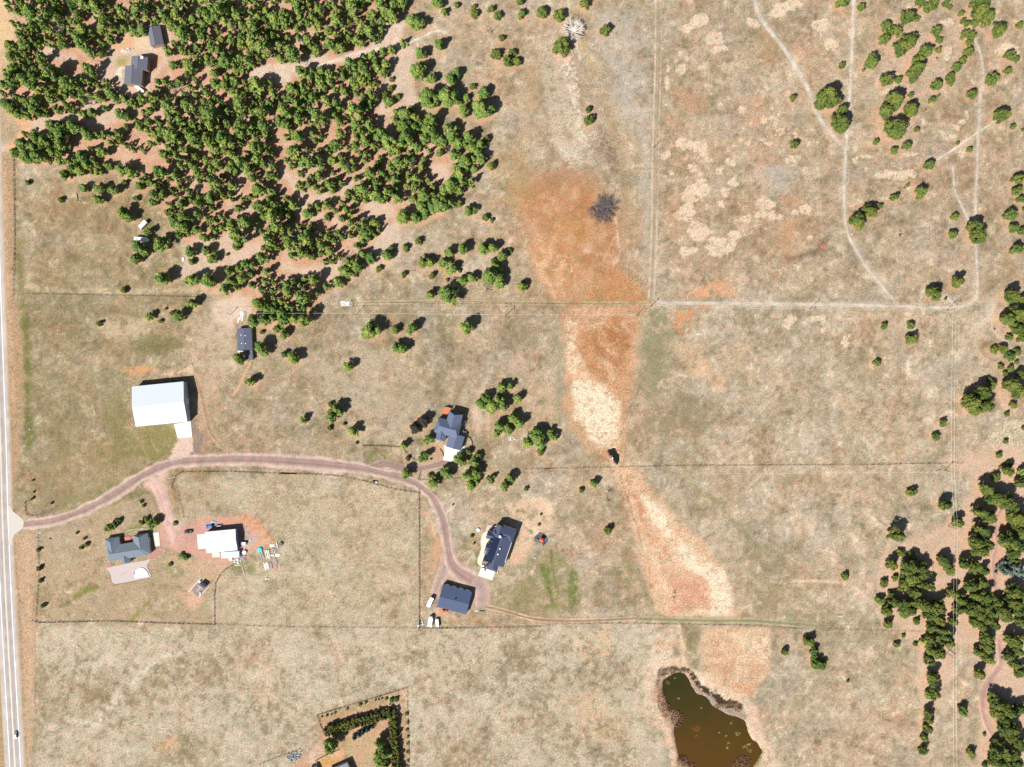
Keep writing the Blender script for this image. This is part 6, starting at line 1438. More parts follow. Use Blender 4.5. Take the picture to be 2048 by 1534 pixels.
rt = random.Random(99)
stuffV = []; stuffT = []; nb = 0
tv = [crown_arrays(700 + i, 'pine', 30, 26, 0.11) for i in range(7)] + [crown_arrays(720 + i, 'cone', 34, 22, 0.10) for i in range(3)]
trk = MB(); trk.tube((0, 0, -0.02), (0, 0, 0.8), 0.07, 0.02, 5)
tkV = []; tkT = []; nk = 0
for t in trees:
    k = t['k']
    rz = rt.uniform(0, 6.28)
    if k == 'w':
        V_, T_ = tv[rt.randrange(10)]
        c, s = math.cos(rz), math.sin(rz)
        X = (V_[:, 0] * c - V_[:, 1] * s) * t['r'] + t['X']; Y = (V_[:, 0] * s + V_[:, 1] * c) * t['r'] + t['Y']
        stuffV.append(np.stack([X, Y, V_[:, 2] * t['h']], 1)); stuffT.append(T_ + nb); nb += len(V_)
        kv = np.array(trk.V); tkV.append(np.stack([kv[:, 0] * t['r'] + t['X'], kv[:, 1] * t['r'] + t['Y'], kv[:, 2] * t['h']], 1))
        tkT.append(np.array([f for f in trk.F if len(f) == 4]) + nk); nk += len(kv)
        continue
    big = (k in 'pob') or (k in 'jy' and t['sr'] > 8.5)
    lib = {'p': PINES, 'y': YOUNG, 'j': JUNS, 's': JUNS, 'b': SPRS, 'o': OAKS, 'h': WINDS}[k]
    if k == 'p' and t['sx'] > 1500: lib = EPINES
    me = lib[rt.randrange(len(lib))]
    scl = (t['r'] * rt.uniform(0.94, 1.06), t['r'] * rt.uniform(0.94, 1.06), t['h'])
    if big:
        root = empty(KINDN[k], (t['X'], t['Y'], 0), rz)
        cr = bpy.data.objects.new('crown', me); C.objects.link(cr); cr.parent = root; cr.scale = scl
        tk = bpy.data.objects.new('trunk', (TRUNKS if k in 'p' else JTRUNKS)[rt.randrange(3)]); C.objects.link(tk); tk.parent = root
        tk.scale = (max(scl[0] * 0.9, 1), max(scl[1] * 0.9, 1), scl[2])
    else:
        root = bpy.data.objects.new(KINDN[k], me); C.objects.link(root)
        root.location = (t['X'], t['Y'], -0.03); root.rotation_euler = (0, 0, rz); root.scale = scl
    lab = t.get('label') or 'olive green conifer in the dense L-shaped windbreak hedge'
    tag(root, lab, CAT[k], GRP[k])

wm = fast_mesh('pine_wood', np.concatenate(stuffV), np.concatenate(stuffT), PINE_L)
wood_o = bpy.data.objects.new('pine_wood', wm); C.objects.link(wood_o)
tag(wood_o, 'dense green pine wood filling the upper left of the picture', 'forest', kind='stuff')
km = fast_mesh('trunk', np.concatenate(tkV), np.concatenate(tkT), BARK)
ko = bpy.data.objects.new('trunk', km); C.objects.link(ko); ko.parent = wood_o
tag(ko, kind='stuff')

# ---- bare trees and thickets: trunk, limbs and twigs
def bare_tree(name, px, py, r, h, m, label, cat, n=26, thick=0.16, seed=3, sub=5, stems=False):
    rs = random.Random(seed)
    X, Y, _ = W(px, py, h * 0.4)
    root = empty(name, (X, Y, 0))
    tr = MB(); tr.tube((0, 0, -.1), (0, 0, h * 0.28), thick * 1.6, thick, 7); tr.build('trunk', m, root)
    br = MB(); tw = MB()
    for i in range(n):
        th = 2 * math.pi * i / n + rs.uniform(-.15, .15); el = rs.uniform(0.1, 0.9)
        L = r * rs.uniform(0.75, 1.05)
        st = (math.cos(th) * 0.2, math.sin(th) * 0.2, h * 0.18) if not stems else (rs.uniform(-r, r) * .6, rs.uniform(-r, r) * .6, 0)
        mid = (st[0] + math.cos(th) * L * 0.5, st[1] + math.sin(th) * L * 0.5, h * (0.3 + 0.4 * el))
        end = (st[0] + math.cos(th + .15) * L * (1 - .35 * el), st[1] + math.sin(th + .15) * L * (1 - .35 * el), h * (0.35 + 0.65 * el))
        br.path([st, mid, end], [thick, thick * .6, thick * .3], 5)
        for k in range(sub):
            f = rs.uniform(0.25, 1); p = [mid[j] * (1 - f) + end[j] * f for j in range(3)]
            t2 = th + rs.uniform(-1.1, 1.1); l2 = r * rs.uniform(.15, .38)
            tw.tube(p, (p[0] + math.cos(t2) * l2, p[1] + math.sin(t2) * l2, p[2] + rs.uniform(-.1, .4) * l2), thick * .38, thick * .15, 4, cap=False)
    br.build('branches', m, root); tw.build('twigs', m, root)['kind'] = 'stuff'
    return tag(root, label, cat)


BONE = mat('bleached_dead_wood', (0.56, 0.50, 0.44), 0.85, 0.2, 2)
DARKB = mat('dark_bare_wood', (0.13, 0.11, 0.11), 0.9, 0.4, 2)
LILAC = mat('grey_lilac_bare_wood', (0.20, 0.17, 0.18), 0.9, 0.3, 2)
bare_tree('dead_tree', 1146, 60, 7.6, 6.0, BONE, 'dead bone-white tree with branches spread like a star', 'dead tree', 46, 0.22, 5, 14)
t_ = bare_tree('bare_thicket', 1204, 420, 7.4, 3.6, DARKB, 'bare dark grey thicket at the edge of the orange wetland', 'thicket', 100, 0.16, 8, 9, True)
bare_tree('bare_thicket', 1216, 408, 5.4, 3.2, DARKB, 'smaller upper right half of the bare grey thicket', 'thicket', 55, 0.14, 9, 8, True)
bare_tree('bare_bush', 833, 157, 3.2, 2.4, LILAC, 'bare lilac-grey bush tucked under pines near the upper meadow', 'bush', 26, 0.09, 10, 6, True)
bare_tree('bare_bush', 694, 519, 3.4, 4.5, LILAC, 'bare lilac-grey bush inside the southern wood', 'bush', 26, 0.1, 11, 6, True)
bare_tree('bare_bush', 976, 572, 3.4, 2.6, LILAC, 'pale bare bush at the foot of a large meadow pine', 'bush', 26, 0.1, 12, 6, True)
bare_tree('bare_bush', 1219, 981, 2.4, 1.4, DARKB, 'dark scrubby bush on the bank below the creek pool', 'bush', 18, 0.1, 13, 5, True)
bare_tree('bare_bush', 1216, 1000, 1.6, 1.1, DARKB, 'lower of two dark scrubby bushes by the creek', 'bush', 14, 0.1, 14, 5, True)
bare_tree('bare_bush', 1349, 1486 - 302, 1.3, 0.9, DARKB, 'tiny dark bush on the pink lower draw', 'bush', 12, 0.09, 15, 5, True)
bare_tree('bare_bush', 1348, 1194, 1.1, 0.8, DARKB, 'second tiny dark bush low on the pink draw', 'bush', 12, 0.09, 16, 5, True)
bare_tree('bare_bush', 806 + 121, 846, 2.2, 3.6, BONE, 'pale leafless garden tree beside the blue-roofed house, upper one', 'small tree', 18, 0.07, 17, 6)
bare_tree('bare_bush', 806 + 120, 868, 2.6, 3.6, BONE, 'pale leafless garden tree beside the blue-roofed house, lower one', 'small tree', 18, 0.07, 18, 6)
bare_tree('bare_bush', 281 + 0, 1003, 1.6, 3.5, DARKB, 'bare young tree near the lane junction, upper one', 'small tree', 10, 0.06, 19, 5)
bare_tree('bare_bush', 286, 1012, 1.6, 3.2, LILAC, 'bare young tree near the lane junction, lower one', 'small tree', 10, 0.05, 20, 5)
bare_tree('bare_bush', 171, 1077, 1.4, 3.2, LILAC, 'bare young tree left of the grey-roofed house, upper one', 'small tree', 10, 0.05, 21, 5)
bare_tree('bare_bush', 184, 1093, 1.4, 3.2, LILAC, 'bare young tree left of the grey-roofed house, lower one', 'small tree', 10, 0.05, 22, 5)
for i_, (x_, y_) in enumerate(((470, 60), (560, 95), (410, 230), (640, 250), (720, 200), (350, 180), (180, 205), (540, 330), (690, 330), (600, 470), (820, 330), (470, 420), (120, 60), (900, 300))):
    bare_tree('dead_tree', x_, y_, 3.4, 11.0, LILAC, 'bare grey tree in the wood, ' + ('above the pale footpath, left one', 'just above the middle of the pale footpath', 'below and right of the wood house', 'right of the centre of the wood', 'below the right end of the pale footpath', 'close right of the wood house', 'at its left clearing', 'near its long middle clearing', 'right of the long middle clearing', 'above its southern clearing', 'near its eastern tip, left one', 'left of the small southern clearings', 'near the top left corner', 'near its eastern tip, right one')[i_], 'dead tree', 16, 0.10, 40 + i_, 5)
# reeds standing in and round the pond
def reeds(name, spots, m, label, cat, h=0.9, per=60, seed=1, z0=-0.45):
    rs = random.Random(seed); V = []; F = []
    for (x, y, rx, ry) in spots:
        for i in range(int(per * rx * ry / 40) + 6):
            a = rs.uniform(0, 6.28); q_ = math.sqrt(rs.random())
            X, Y, _ = W(x + rx * q_ * math.cos(a), y + ry * q_ * math.sin(a))
            for k in range(3):
                t = rs.uniform(0, 6.28); w = rs.uniform(.12, .3); lx_, ly_ = rs.uniform(-.5, .5), rs.uniform(-.5, .5); hh = h * rs.uniform(.4, 1)
                b = len(V)
                V += [(X + math.cos(t) * w, Y + math.sin(t) * w, z0), (X - math.cos(t) * w, Y - math.sin(t) * w, z0), (X + lx_, Y + ly_, z0 + hh)]
                F.append((b, b + 1, b + 2))
    o = mesh_obj(name, V, F, m)
    return tag(o, label, cat, kind='stuff')


REED = mat('dry_reed', S(222, 178, 140), 0.9, 0.3, 2)
REED2 = mat('brown_reed', S(222, 176, 150), 0.9, 0.35, 2)
SCUM = mat('floating_scum', S(206, 176, 110), 0.9, 0.2, 3)
reeds('reed_bed', [(1322, 1400, 8, 22), (1330, 1420, 10, 16), (1354, 1438, 13, 16), (1346, 1432, 9, 9), (1364, 1522, 11, 12), (1377, 1532, 14, 6)], REED2, 'brown reeds standing along the left shore of the pond', 'reeds', 1.3, 70, 4)
reeds('reed_bed', [(1486, 1524, 16, 12), (1475, 1532, 12, 8)], REED, 'pinkish dry reeds at the lower right shore of the pond', 'reeds', 1.2, 60, 5)
reeds('reed_bed', [(1476, 1414, 10, 10), (1438, 1412, 10, 5), (1460, 1408, 8, 5), (1334, 1364, 5, 4), (1350, 1356, 2, 2)], REED, 'pale reed tufts on the muddy right bank of the pond', 'reeds', 0.9, 60, 6, -0.2)
reeds('scum_patch', [(1392, 1458, 9, 5), (1392, 1473, 6, 3)], mat('rusty_weed', S(176, 112, 44), 0.9, 0.2, 3), 'rusty weed patch in the middle of the brown pond', 'pond weed', 0.15, 30, 7, -0.46)
reeds('scum_patch', [(1463, 1446, 2.5, 3.5), (1476, 1468, 5, 5), (1453, 1473, 2.5, 2), (1456, 1487, 3, 2.5), (1455, 1496, 2, 5), (1489, 1495, 6, 3), (1497, 1489, 5, 3), (1438, 1466, 1.5, 1), (1403, 1417, 1.2, 1.2), (1357, 1397, 2.5, 1.5), (1500, 1502, 5, 3)], SCUM, 'yellowish scum flecks on the right half of the pond', 'pond weed', 0.12, 26, 8, -0.46)

# ------------------------------------------------------------------ buildings
def roof_mat(name, col, seam=0.0, ang=0.0, var=0.08, rough=0.75):
    """shingles or ribbed metal: fine courses in the relief, wear in the colour"""
    if name in MATS: return MATS[name]
    m = mat(name, col, rough, var * 1.6, 0.8)
    nt = m.node_tree; N, L = nt.nodes, nt.links
    if seam:
        geo = N.new('ShaderNodeNewGeometry')
        mp = N.new('ShaderNodeMapping'); mp.inputs['Rotation'].default_value = (0, 0, ang)
        wv = N.new('ShaderNodeTexWave'); wv.inputs['Scale'].default_value = seam; wv.inputs['Distortion'].default_value = 0.2
        L.new(geo.outputs['Position'], mp.inputs['Vector']); L.new(mp.outputs[0], wv.inputs['Vector'])
        bp = N.new('ShaderNodeBump'); bp.inputs['Strength'].default_value = 0.35; bp.inputs['Distance'].default_value = 0.06
        L.new(wv.outputs['Fac'], bp.inputs['Height']); L.new(bp.outputs[0], N['Principled BSDF'].inputs['Normal'])
    return m


GLASS = mat('window_glass', (0.03, 0.04, 0.05), 0.08, 0.1, 1, spec=0.6)
TRIM = mat('white_trim', (0.75, 0.74, 0.72), 0.6, 0.05, 3)
VENT = mat('roof_vent_metal', (0.55, 0.56, 0.58), 0.4, 0.1, 3, metallic=0.3)
BLK = mat('black_metal', (0.02, 0.02, 0.022), 0.5, 0.2, 3)
CONC = mat('pale_concrete', (0.54, 0.52, 0.46), 0.85, 0.05, 0.6)


def wing(parent, ox, oy, s, cx, cy, wx, wy, ang, eave, ridge, rm, wm, axis='x', hip=(0, 0), off=0.0, over=0.45, openings=True, seed=0):
    """one rectangular body with a pitched roof. cx..wy in zoomed picture units (scale s, origin ox,oy);
    ang: turn of the body in degrees, axis: local direction of its ridge, off: sideways shift of the ridge (-1..1)"""
    q = random.Random(seed + int(cx))
    k = SC * (1 - eave / ALT)
    X, Y, _ = W(ox + cx / s, oy + cy / s, eave)
    L, B = (wx / s * k, wy / s * k) if axis == 'x' else (wy / s * k, wx / s * k)
    a = R(ang) + (0 if axis == 'x' else math.pi / 2)
    px, py, _ = parent.location
    ca, sa = math.cos(a), math.sin(a)

    def P(u, v, z):
        return (X + u * ca - v * sa - px, Y + u * sa + v * ca - py, z)
    l, b = L / 2, B / 2
    ro = off * b
    h0, h1 = hip[0] * b, hip[1] * b
    th = 0.16
    top = [P(-l, -b, eave), P(l, -b, eave), P(l, b, eave), P(-l, b, eave), P(-l + h0, ro, ridge), P(l - h1, ro, ridge)]
    bot = [(x, y, z - th) for x, y, z in top]
    V = top + bot
    F = [(0, 1, 5, 4), (2, 3, 4, 5), (3, 0, 4), (1, 2, 5)]
    G_ = [tuple(i + 6 for i in f[::-1]) for f in F]
    if hip[0] == 0: F = [f for f in F if f != (3, 0, 4)]; G_ = [g for g in G_ if set(g) != {9, 6, 10}]
    if hip[1] == 0: F = [f for f in F if f != (1, 2, 5)]; G_ = [g for g in G_ if set(g) != {7, 8, 11}]
    rim = [(0, 1), (2, 3)]
    rim += [(3, 0)] if hip[0] else [(3, 4), (4, 0)]
    rim += [(1, 2)] if hip[1] else [(1, 5), (5, 2)]
    F = F + G_ + [(j, i, i + 6, j + 6) for i, j in rim]
    mesh_obj('roof', V, F, rm, parent)
    # walls under it
    lw, bw = l - over, b - over
    lo = lambda v: eave - th - 0.02 + (ridge - eave) * 0.0
    slope = (ridge - eave) / max(b, 0.1)
    ze = eave - th + slope * over * 0.8
    zr = ridge - th - 0.05
    mb = MB()
    base = [P(-lw, -bw, -0.1), P(lw, -bw, -0.1), P(lw, bw, -0.1), P(-lw, bw, -0.1)]
    tp = [P(-lw, -bw, ze), P(lw, -bw, ze), P(lw, bw, ze), P(-lw, bw, ze)]
    V = base + tp; F = [(0, 1, 5, 4), (1, 2, 6, 5), (2, 3, 7, 6), (3, 0, 4, 7)]
    if hip[0] == 0:
        V.append(P(-lw, ro, zr)); F.append((7, 4, len(V) - 1))
    if hip[1] == 0:
        V.append(P(lw, ro, zr)); F.append((5, 6, len(V) - 1))
    mb.add(V, F).build('wall', wm, parent)
    # ridge cap
    rc = MB().tube(P(-l + h0, ro, ridge + .02), P(l - h1, ro, ridge + .02), 0.09, n=5); rc.build('ridge_cap', rm, parent)
    if openings:
        for side in (-1, 1):
            n = max(1, int(L / 4.2))
            for i in range(n):
                u = -lw + (i + 0.5) * 2 * lw / n
                levels = [1.0] if eave < 4.6 else [1.0, eave - 2.0]
                for z in levels:
                    fr = MB(); y0, y1 = (bw, bw + 0.06) if side > 0 else (-bw - 0.06, -bw)
                    V = [P(u + du, yy, z + dz) for yy in (y0, y1) for du, dz in ((-.65, 0), (.65, 0), (.65, 1.15), (-.65, 1.15))]
                    FF = [(0, 1, 2, 3), (7, 6, 5, 4), (0, 4, 5, 1), (1, 5, 6, 2), (2, 6, 7, 3), (3, 7, 4, 0)]
                    w_ = mesh_obj('window', V, FF, TRIM, parent)
                    y0, y1 = (bw + .06, bw + 0.08) if side > 0 else (-bw - 0.08, -bw - .06)
                    V = [P(u + du, yy, z + dz) for yy in (y0, y1) for du, dz in ((-.55, 0.1), (.55, 0.1), (.55, 1.05), (-.55, 1.05))]
                    mesh_obj('pane', V, FF, GLASS, w_)
    return P, l, b


def bdoor(parent, P, l, b, end, u, w, h, m, name='garage_door', over=0.45):
    """a door on the long side (end='s+','s-') or a gable end ('e+','e-')"""
    lw, bw = l - over, b - over
    if end[0] == 's':
        sgn = 1 if end[1] == '+' else -1
        pts = [(u + du, sgn * (bw + dy), z) for dy in (0, .07) for du, z in ((-w / 2, 0), (w / 2, 0), (w / 2, h), (-w / 2, h))]
    else:
        sgn = 1 if end[1] == '+' else -1
        pts = [(sgn * (lw + dy), u + du, z) for dy in (0, .07) for du, z in ((-w / 2, 0), (w / 2, 0), (w / 2, h), (-w / 2, h))]
    V = [P(*p) for p in pts]
    return mesh_obj(name, V, [(0, 1, 2, 3), (7, 6, 5, 4), (0, 4, 5, 1), (1, 5, 6, 2), (2, 6, 7, 3), (3, 7, 4, 0)], m, parent)


def slab(name, pts, z0, z1, m, label=None, cat=None, kind=None, parent=None, hh=0.0, group=None):
    P = [W(x, y, hh)[:2] for x, y in pts]
    if parent:
        P = [(x - parent.location[0], y - parent.location[1]) for x, y in P]
    o = MB().prism(P, z0, z1).build(name, m, parent)
    return tag(o, label, cat, group, kind)


def zp(ox, oy, s, pts):
    return [(ox + x / s, oy + y / s) for x, y in pts]


# -- white barn
RB = roof_mat('white_metal_roof', (0.475, 0.515, 0.55), 1.0, R(5), 0.02, 0.5)
WB = mat('grey_metal_siding', (0.42, 0.45, 0.50), 0.6, 0.06, 0.5)
c = W(319, 808); barn = empty('barn', (c[0], c[1], 0))
P, l, b = wing(barn, 0, 600, 5.1125, 1632, 1064, 530, 412, 5.6, 6.2, 8.6, RB, WB, 'x', over=0.25, openings=False)
bdoor(barn, P, l, b, 's-', 11.5, 4.8, 4.6, mat('barn_door_white', (0.7, 0.7, 0.7), 0.6, 0.05, 1), over=0.25)
bdoor(barn, P, l, b, 'e+', 0, 4.2, 4.2, mat('barn_door_white', (0.7, 0.7, 0.7)), over=0.25)
for u in (-12, -6, 0, 6):
    bdoor(barn, P, l, b, 's-', u, 1.2, 1.0, TRIM, 'window', over=0.25).location = (0, 0, 1.4)
tag(barn, 'large white metal-roofed barn beside the left field', 'barn')
slab('concrete_apron', zp(0, 600, 5.1125, [(1780, 1270), (1950, 1240), (1968, 1405), (1815, 1412)]), -0.05, 0.14, CONC, 'pale concrete apron at the lower right of the white barn', kind='structure')

# -- mobile home
RM = roof_mat('slate_blue_shingles', S(104, 110, 134), 6, 0, 0.06)
WM = mat('beige_siding', (0.52, 0.47, 0.40), 0.8, 0.05, 1)
c = W(490, 687); mh = empty('mobile_home', (c[0], c[1], 0))
P, l, b = wing(mh, 445, 600, 11.8, 520, 930, 345, 525, 2.6, 3.1, 4.0, RM, WM, 'y', over=0.3, off=-0.04)
wing(mh, 445, 600, 11.8, 625, 1300, 165, 240, 2.6, 2.9, 3.3, roof_mat('worn_grey_shingles', S(128, 132, 146), 6, 0, 0.1), WM, 'y', over=0.3, openings=False)
for x, y in ((440, 826), (538, 840), (456, 1022), (550, 1028)):
    X, Y, _ = W(445 + x / 11.8, 600 + y / 11.8, 3.8)
    MB().box(X - c[0] - .28, Y - c[1] - .28, 3.4, X - c[0] + .28, Y - c[1] + .28, 4.15).build('skylight', TRIM, mh)
slab('step', zp(445, 600, 11.8, [(360, 1185), (540, 1180), (545, 1215), (370, 1235)]), 0, 0.5, CONC, parent=mh)
tag(mh, 'long narrow mobile home with slate-blue roof and four white skylights', 'mobile home')

# -- blue-roofed house in the middle
RH = roof_mat('blue_grey_shingles', S(112, 124, 152), 6, R(-16), 0.05)
WH = mat('tan_house_siding', (0.48, 0.42, 0.35), 0.8, 0.05, 1)
c = W(905, 862); h2 = empty('house', (c[0], c[1], 0))
A = (850, 795, 11.364)
wing(h2, *A, 655, 540, 330, 400, -15.5, 5.8, 8.2, RH, WH, 'y', hip=(0, 0.35), off=0.12, seed=1)
wing(h2, *A, 520, 690, 560, 350, -15.5, 5.8, 8.4, RH, WH, 'x', hip=(0.55, 0.5), seed=2)
wing(h2, *A, 372, 835, 235, 290, -15.5, 5.2, 7.0, RH, WH, 'y', hip=(0.3, 0), seed=3)
P, l, b = wing(h2, *A, 690, 1000, 350, 330, -15.5, 4.2, 6.3, RH, WH, 'y', hip=(0, 0), seed=4, openings=False)
bdoor(h2, P, l, b, 'e-', -2.6, 2.8, 2.3, TRIM); bdoor(h2, P, l, b, 'e-', 1.6, 4.4, 2.3, TRIM)
DECK = mat('orange_stained_deck', S(232, 136, 98), 0.7, 0.08, 2)
dk_ = slab('deck', zp(*A, [(495, 220), (592, 245), (560, 320), (500, 385), (395, 365), (345, 400), (375, 300), (420, 245)]), 2.2, 2.45, DECK, parent=h2, hh=2.4)
rail = MB(); dp = [W(x, y, 2.4) for x, y in zp(*A, [(352, 396), (378, 305), (420, 245), (495, 218), (592, 243), (720, 270)])]
dp = [(x - c[0], y - c[1]) for x, y, _ in dp]
for a_, b_ in zip(dp[:-1], dp[1:]):
    rail.tube((*a_, 3.4), (*b_, 3.4), .06); rail.tube((*a_, 2.9), (*b_, 2.9), .04)
for a_ in dp:
    rail.tube((*a_, 0), (*a_, 3.45), .08)
rail.build('railing', mat('pale_railing', (0.6, 0.5, 0.4)), h2)
MB().box(-5.6, 7.0, 0, -4.8, 7.8, 9.2, R(-15), (-5.2, 7.4)).build('chimney', mat('brick_chimney', (0.35, 0.2, 0.15)), h2) if False else None
X, Y, _ = W(850 + 400 / 11.364, 795 + 885 / 11.364, 6.5)
MB().tube((X - c[0], Y - c[1], 5.5), (X - c[0], Y - c[1], 7.2), .16, n=8).build('vent', VENT, h2)
tag(h2, 'two-storey house with blue-grey hipped roofs and an orange deck', 'house')
slab('concrete_driveway', zp(*A, [(440, 1080), (660, 1130), (810, 1180), (880, 1105), (960, 870), (975, 862), (905, 1100), (890, 1170), (840, 1245), (700, 1400), (680, 1475), (400, 1420), (440, 1290)]), -0.05, 0.2, CONC, 'bright concrete driveway in front of the blue-roofed house', kind='structure')

# -- house with solar panels
RS = roof_mat('dark_slate_shingles', S(86, 96, 124), 6, R(-18.6), 0.05)
WS = mat('cream_house_siding', (0.55, 0.5, 0.43), 0.8, 0.05, 1)
c = W(997, 1095); h4 = empty('house', (c[0], c[1], 0))
A = (930, 1020, 10.226)
wing(h4, *A, 690, 770, 440, 690, -18.6, 6.0, 8.6, RS, WS, 'y', hip=(0, 0.5), off=-0.02, seed=5)
wing(h4, *A, 870, 500, 300, 300, -18.6, 6.0, 8.0, RS, WS, 'x', hip=(0, 0.7), seed=6)
wing(h4, *A, 690, 470, 200, 290, -18.6, 5.9, 7.8, RS, WS, 'y', hip=(0.2, 0), seed=7)
wing(h4, *A, 560, 530, 240, 150, -18.6, 5.6, 7.2, RS, WS, 'x', hip=(0, 0), seed=8, openings=False)
wing(h4, *A, 525, 780, 220, 160, -18.6, 5.6, 7.4, RS, WS, 'x', hip=(0, 0), seed=9, openings=False)
P, l, b = wing(h4, *A, 592, 1120, 255, 250, -18.6, 4.8, 7.2, RS, WS, 'y', hip=(0.5, 0.0), seed=10, openings=False)
bdoor(h4, P, l, b, 'e-', 0, 5.0, 2.4, TRIM)
PV = mat('solar_panel_glass', (0.010, 0.016, 0.04), 0.2, 0.15, 1, spec=0.5)
# arrays of panels lie parallel to the west-facing slope
a18 = R(-18.6)


def panel(px_, py_, z, w=1.55, d=0.98):
    X, Y, _ = W(930 + px_ / 10.226, 1020 + py_ / 10.226, z)
    tl_ = math.atan2(2.6, 7.3)
    u = Vector((math.cos(a18) * math.cos(tl_), math.sin(a18) * math.cos(tl_), math.sin(tl_)))
    v = Vector((-math.sin(a18), math.cos(a18), 0)); n_ = u.cross(v)
    o = Vector((X - c[0], Y - c[1], z))
    V = [o + u * su * w / 2 + v * sv * d / 2 + n_ * t for t in (0, .05) for su, sv in ((-1, -1), (1, -1), (1, 1), (-1, 1))]
    mesh_obj('solar_panel', V, [(3, 2, 1, 0), (4, 5, 6, 7), (0, 1, 5, 4), (1, 2, 6, 5), (2, 3, 7, 6), (3, 0, 4, 7)], PV, h4)


def zslope(dx):   # height of the west slope at dx units east of the west eave
    return 6.0 + 2.6 * min(1, dx / 215.0) + 0.1


for row in range(14):                      # main bank, four columns
    for col in range(4):
        y = 600 + row * 31; x = 700 - (y - 600) * 0.335 - col * 46 + 0
        if col == 3 and row % 3 == 0: continue
        if col == 3 and row > 9: continue
        panel(x - 10, y + col * -14, zslope(190 - col * 46), 1.45, 0.96)
for row in range(7):                       # lower bank
    for col in range(4):
        y = 900 + row * 28; x = 575 - (y - 900) * 0.335 - col * 44
        if col + row < 2 or (col == 3 and row < 3): continue
        panel(x, y - col * 14, zslope(170 - col * 44), 1.4, 0.9)
for x, y in ((440, 1110), (470, 1098), (505, 1088), (545, 1080), (455, 1130), (615, 440), (630, 470), (645, 500)):
    panel(x, y, 6.9, 1.3, 0.9)
for x, y, z in ((715, 545, 8.9), (712, 790, 8.6), (672, 905, 8.5)):
    X, Y, _ = W(930 + x / 10.226, 1020 + y / 10.226, z)
    w_ = 0.75 if z > 8.8 else 0.4
    MB().box(X - c[0] - w_, Y - c[1] - w_, 6.5, X - c[0] + w_, Y - c[1] + w_, z + .5).build('chimney' if z > 8.8 else 'vent', TRIM, h4)
tag(h4, 'large dark slate-roofed house with rows of solar panels', 'house')
# gutters catch the light along the roof edges
gut = MB()
for (x1, y1), (x2, y2) in (((1036, 425), (820, 1062)), ((738, 322), (1036, 425)), ((608, 330), (722, 365)), ((735, 1052), (660, 1275)), ((820, 1062), (735, 1050))):
    p1 = W(930 + x1 / 10.226, 1020 + y1 / 10.226, 6.0); p2 = W(930 + x2 / 10.226, 1020 + y2 / 10.226, 6.0)
    gut.tube((p1[0] - c[0], p1[1] - c[1], 6.06), (p2[0] - c[0], p2[1] - c[1], 6.06), 0.15, n=5)
gut.build('gutter', TRIM, h4)
slab('patio', zp(*A, [(480, 430), (540, 455), (430, 590), (510, 600), (440, 680), (385, 870), (405, 910), (350, 1060), (345, 1130), (360, 1160), (300, 1140), (255, 1080), (255, 1000), (300, 900), (330, 780), (318, 640), (340, 520), (390, 450)]), -0.05, 0.18, mat('cream_patio', S(248, 232, 214), 0.85, 0.06, 1), 'curving cream patio along the left side of the solar-panel house', kind='structure')
slab('gravel_bed', zp(*A, [(470, 300), (590, 325), (540, 440), (420, 440), (440, 350)]), -0.05, 0.1, mat('pink_gravel', S(232, 205, 190), 0.95, 0.2, 2), 'pink gravel bed at the upper left of the solar-panel house', kind='structure')
slab('concrete_driveway', zp(*A, [(345, 1150), (440, 1165), (450, 1205), (620, 1265), (555, 1440), (268, 1340)]), -0.05, 0.2, CONC, 'bright concrete driveway at the foot of the solar-panel house', kind='structure')
kb = mat('edging_stone', S(240, 226, 208), 0.9, 0.15, 2)

# -- dark garage
RG = roof_mat('dark_blue_metal_roof', S(84, 98, 132), 1.4, R(-14), 0.05)
WG = mat('slate_siding', (0.10, 0.11, 0.14), 0.7, 0.06, 1)
c = W(912, 1196); gr_ = empty('garage', (c[0], c[1], 0))
A = (825, 1150, 13.336)
P, l, b = wing(gr_, *A, 1124, 650, 805, 625, -14.8, 3.4, 5.4, RG, WG, 'x', over=0.25, openings=False)
for u in (-7, -2.5, 2.5, 7):
    bdoor(gr_, P, l, b, 's+', u, 3.2, 2.6, TRIM, over=0.25)
bdoor(gr_, P, l, b, 'e-', 0, 3.4, 2.6, TRIM, over=0.25)
X, Y, _ = W(825 + 1140 / 13.336, 1150 + 640 / 13.336, 5.4)
MB().box(X - c[0] - .3, Y - c[1] - .3, 5.0, X - c[0] + .3, Y - c[1] + .3, 6.1).build('vent', BLK, gr_)
tag(gr_, 'dark blue-roofed garage with a black roof vent', 'garage')

# -- white workshop
c = W(445, 1080); ws = empty('workshop', (c[0], c[1], 0))
A = (360, 1030, 9.752)
RW = roof_mat('white_workshop_roof', (0.62, 0.62, 0.60), 1.0, R(6), 0.02, 0.5)
WW = mat('blue_grey_siding', (0.20, 0.25, 0.36), 0.7, 0.06, 1)
P, l, b = wing(ws, *A, 802, 508, 600, 412, 5.4, 4.6, 5.8, RW, WW, 'x', over=0.2, openings=False)
bdoor(ws, P, l, b, 'e-', -3, 4.2, 3.6, TRIM, over=0.2); bdoor(ws, P, l, b, 'e-', 3, 4.2, 3.6, TRIM, over=0.2); bdoor(ws, P, l, b, 's-', 3, 3.2, 3.2, TRIM, over=0.2)
tag(ws, 'white-roofed workshop with concrete pads on the pink yard', 'workshop')
slab('concrete_pad', zp(*A, [(330, 380), (490, 362), (520, 650), (358, 665)]), -0.05, 0.17, CONC, 'bright concrete pad at the left end of the white workshop', kind='structure')
slab('concrete_pad', zp(*A, [(622, 738), (770, 722), (785, 820), (632, 828)]), -0.05, 0.15, mat('cream_concrete', S(250, 236, 214)), 'cream concrete pad below the white workshop', kind='structure')

